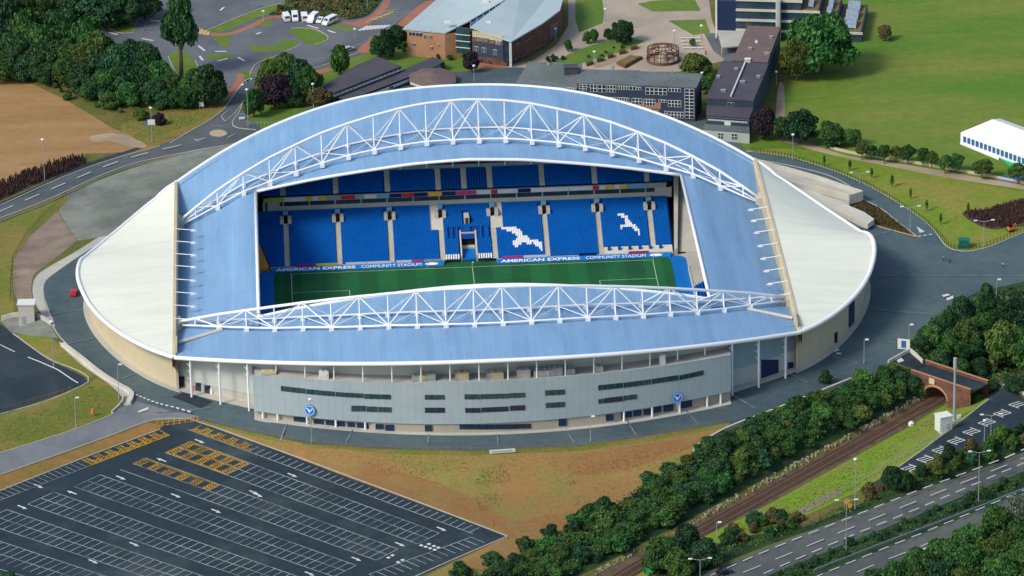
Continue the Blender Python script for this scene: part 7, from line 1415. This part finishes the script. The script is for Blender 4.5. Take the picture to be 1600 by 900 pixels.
# vehicles
def vehicle(kind, px, rz, paint, label, group=None, at=None):
    p = g1(*px); o = empty('parked_'+('car' if kind == 'car' else 'van') if group else kind, p, rz)
    tag(o, label, 'car' if kind == 'car' else 'van', group)
    L_, W_, Hh = {'car': (4.2, 1.75, 1.45), 'van': (5.4, 2.0, 2.45), 'minibus': (5.9, 2.05, 2.5)}[kind]
    if kind == 'car': prof = [(-.5, .22), (.5, .22), (.5, .52), (.40, .62), (.24, .68), (.10, 1.0), (-.26, 1.0), (-.44, .68), (-.5, .6)]
    else: prof = [(-.5, .16), (.5, .16), (.5, .42), (.46, .52), (.36, .58), (.25, .97), (.18, 1.0), (-.47, 1.0), (-.5, .94)]
    mb = MB(); n = len(prof); rowsv = []
    for y, k in ((-W_/2, .0), (-W_/2+.12, 1), (W_/2-.12, 1), (W_/2, 0)):
        rowsv.append([(x*L_*(1 if k else .985), y, (z*Hh if k else (z*Hh*.97 if z > .5 else z*Hh*1.05))) for x, z in prof])
    vs = [v for r_ in rowsv for v in r_]; fs = [(i*n+j, i*n+(j+1) % n, (i+1)*n+(j+1) % n, (i+1)*n+j) for i in range(3) for j in range(n)]+[tuple(range(n)), tuple(range(4*n-1, 3*n-1, -1))]
    mb.add(vs, fs); body = mb.build('body', M[paint], o)
    def gp(name, pts, off): m_ = MB(); m_.hexa([np.array(q_) for q_ in pts], [np.array(q_)+np.array(off) for q_ in pts]); m_.build(name, M['dark_glass'], o)
    a, b = (prof[4], prof[5]); q = lambda t, y: ((a[0]+(b[0]-a[0])*t)*L_, y, (a[1]+(b[1]-a[1])*t)*Hh)
    gp('windscreen', [q(.1, -W_*.4), q(.1, W_*.4), q(.9, W_*.36), q(.9, -W_*.36)], (.05, 0, .03))
    zs, ze = (.66*Hh, .93*Hh) if kind == 'car' else (.60*Hh, .86*Hh); x0, x1 = {'car': (-.33, .14), 'van': (.10, .27), 'minibus': (-.44, .27)}[kind]
    for s in (-1, 1): gp('side_window', [(x0*L_, s*W_/2, zs), (x1*L_, s*W_/2, zs), ((x1-.07)*L_, s*W_/2, ze), ((x0+.03)*L_, s*W_/2, ze)], (0, s*.02, 0))
    gp('rear_window', [(-.5*L_ if kind != 'car' else -.42*L_, -W_*.36, zs), (-.5*L_ if kind != 'car' else -.42*L_, W_*.36, zs), (-.495*L_ if kind != 'car' else -.3*L_, W_*.34, ze), (-.495*L_ if kind != 'car' else -.3*L_, -W_*.34, ze)], (-.04, 0, .02))
    for sx in (-.31, .31):
        for s in (-1, 1): m_ = MB(); m_.tube((sx*L_, s*(W_/2-.2), .33), (sx*L_, s*(W_/2+.02), .33), .33, 12); w_ = m_.build('wheel', M['tyre'], o); m_ = MB(); m_.tube((sx*L_, s*(W_/2+.02), .33), (sx*L_, s*(W_/2+.04), .33), .2, 10); m_.build('rim', M['grey_metal'], w_)
    for s in (-1, 1): m_ = MB(); m_.box((.5*L_, s*W_*.36, .42*Hh if kind == 'car' else .36*Hh), (.06, .35, .16)); m_.build('headlight', M['white_steel'], o); m_ = MB(); m_.box((-.5*L_, s*W_*.4, .5*Hh), (.05, .2, .25)); m_.build('tail_light', M['board_red'], o)
    return o
for px, rz, kind, l in (((447, 31), R(100), 'van', 'white panel van at the left end of the row, seen from behind'), ((461, 31), R(-88), 'van', 'second white van from the left, facing the road'), ((475.5, 31), R(95), 'van', 'third white van from the left, plain-backed'), ((489, 33), R(-112), 'minibus', 'white minibus with dark windscreen left of the small white car'), ((500.5, 34), R(-110), 'car', 'small white car squeezed between two white minibuses'), ((515, 37), R(-128), 'minibus', 'white minibus at the right end of the row, turned sideways')):
    vehicle(kind, px, rz, 'car_white', l, 'white vehicles parked on the loop')
vehicle('car', (116, 460), R(80), 'car_red', 'red car parked beside the left end wall on the ring road').name = 'red_car'; vehicle('car', (1132, 897), R(25), 'car_dark', 'dark blue car driving on the dual carriageway at the bottom edge').name = 'car'
vehicle('car', (545, 79), R(30), 'car_silver', 'silver car on the campus road behind the conical tree').name = 'car'
# people
def person(px, rz, top, legs, label, stride=.18, at=None):
    p = g1(*px) if at is None else at; o = empty('person', p, rz); tag(o, label, 'person')
    J = [(0, 0, .95), (0, 0, 1.2), (0, 0, 1.43), (0, 0, 1.53), (0, .02, 1.66), (0, .01, 1.76), (.2, 0, 1.42), (.25, -.05, 1.14), (.23, -.16, .90), (-.2, 0, 1.42), (-.25, .05, 1.14), (-.23, .0, .88), (.1, 0, .9), (.11, -stride*.5, .5), (.11, -stride, .08), (.11, -stride-.14, .03), (-.1, 0, .9), (-.11, stride*.4, .5), (-.11, stride, .08), (-.11, stride-.14, .03)]
    E_ = [(0, 1), (1, 2), (2, 3), (3, 4), (4, 5), (2, 6), (6, 7), (7, 8), (2, 9), (9, 10), (10, 11), (0, 12), (12, 13), (13, 14), (14, 15), (0, 16), (16, 17), (17, 18), (18, 19)]
    Rr = [.15, .14, .15, .06, .10, .08, .065, .05, .04, .065, .05, .04, .095, .07, .05, .045, .095, .07, .05, .045]
    me = bpy.data.meshes.new('person_body'); me.from_pydata(J, E_, []); me.materials.append(M['skin']); b = linkmesh('body', me, o); sk = b.modifiers.new('skin', 'SKIN'); sv = me.skin_vertices[0].data if len(me.skin_vertices) else None
    if sv is None:
        bm = bmesh.new(); bm.from_mesh(me); lay = bm.verts.layers.skin.verify(); bm.verts.ensure_lookup_table()
        for i, v in enumerate(bm.verts): v[lay].radius = (Rr[i], Rr[i]*.8); v[lay].use_root = (i == 0)
        bm.to_mesh(me); bm.free()
    else:
        for i, d in enumerate(sv): d.radius = (Rr[i], Rr[i]*.8); d.use_root = (i == 0)
    b.modifiers.new('s', 'SUBSURF').levels = 1
    mb = MB(); mb.tube((0, 0, .92), (0, 0, 1.25), .19, 10, .19); mb.tube((0, 0, 1.25), (0, 0, 1.47), .19, 10, .12); mb.tube((.19, 0, 1.44), (.25, -.05, 1.12), .085, 8, .07); mb.tube((-.19, 0, 1.44), (-.25, .05, 1.12), .085, 8, .07); mb.build('jacket', M[top], o)
    mb = MB(); mb.tube((.1, 0, .95), (.11, -stride*.5, .5), .115, 8, .09); mb.tube((.11, -stride*.5, .5), (.11, -stride, .1), .09, 8, .07); mb.tube((-.1, 0, .95), (-.11, stride*.4, .5), .115, 8, .09); mb.tube((-.11, stride*.4, .5), (-.11, stride, .1), .09, 8, .07); mb.build('trousers', M[legs], o)
    mb = MB(); mb.tube((0, .03, 1.68), (0, .03, 1.79), .115, 10, .06); mb.build('hair', M['hair'], o); return o
person((1567, 418), 0.3, 'hi_vis', 'dark_cloth', 'person in a yellow-green safety top standing on the right plaza'); person((1474, 408), .9, 'pink_cloth', 'dark_cloth', 'person in a pale pink top walking on the right plaza'); person((1484, 412), .9, 'dark_cloth', 'dark_cloth', 'person in dark clothes walking beside the pale pink one')
person((302, 611), .4, 'hi_vis_orange', 'hi_vis_orange', 'person in orange work clothes by the doors at the left front corner'); person((1103, 86), .4, 'board_red', 'dark_cloth', 'person in a red top on the square near the hall')
# ------------------------------------------------------------------ light
W = bpy.data.worlds.new('World'); SC.world = W; W.use_nodes = True
wn = W.node_tree; bg = wn.nodes['Background']; sky = wn.nodes.new('ShaderNodeTexSky'); sky.sky_type = 'NISHITA'; sky.sun_disc = False
SUN_EL, SUN_AZ = R(42), math.atan2(-.82, -.48)     # azimuth from +Y, clockwise positive
sky.sun_elevation = SUN_EL; sky.sun_rotation = SUN_AZ; sky.dust_density = 2.0; sky.air_density = 1.0
bg.inputs['Strength'].default_value = .15; wn.links.new(sky.outputs[0], bg.inputs['Color'])
sd = bpy.data.lights.new('sun', 'SUN'); sd.energy = 2.1; sd.angle = R(15.0); sd.color = (1.0, .95, .86)
so = bpy.data.objects.new('sun', sd); COL.objects.link(so)
dirv = Vector((math.cos(SUN_EL)*math.sin(SUN_AZ), math.cos(SUN_EL)*math.cos(SUN_AZ), math.sin(SUN_EL)))
so.rotation_euler = dirv.to_track_quat('Z', 'Y').to_euler(); so.location = dirv*800
SC.view_settings.view_transform = 'Standard'; SC.view_settings.look = 'None'; SC.view_settings.exposure = 0.36; SC.view_settings.gamma = 1.0
SC.view_settings.use_curve_mapping = False
SC.cycles.use_denoising = True; SC.cycles.max_bounces = 5
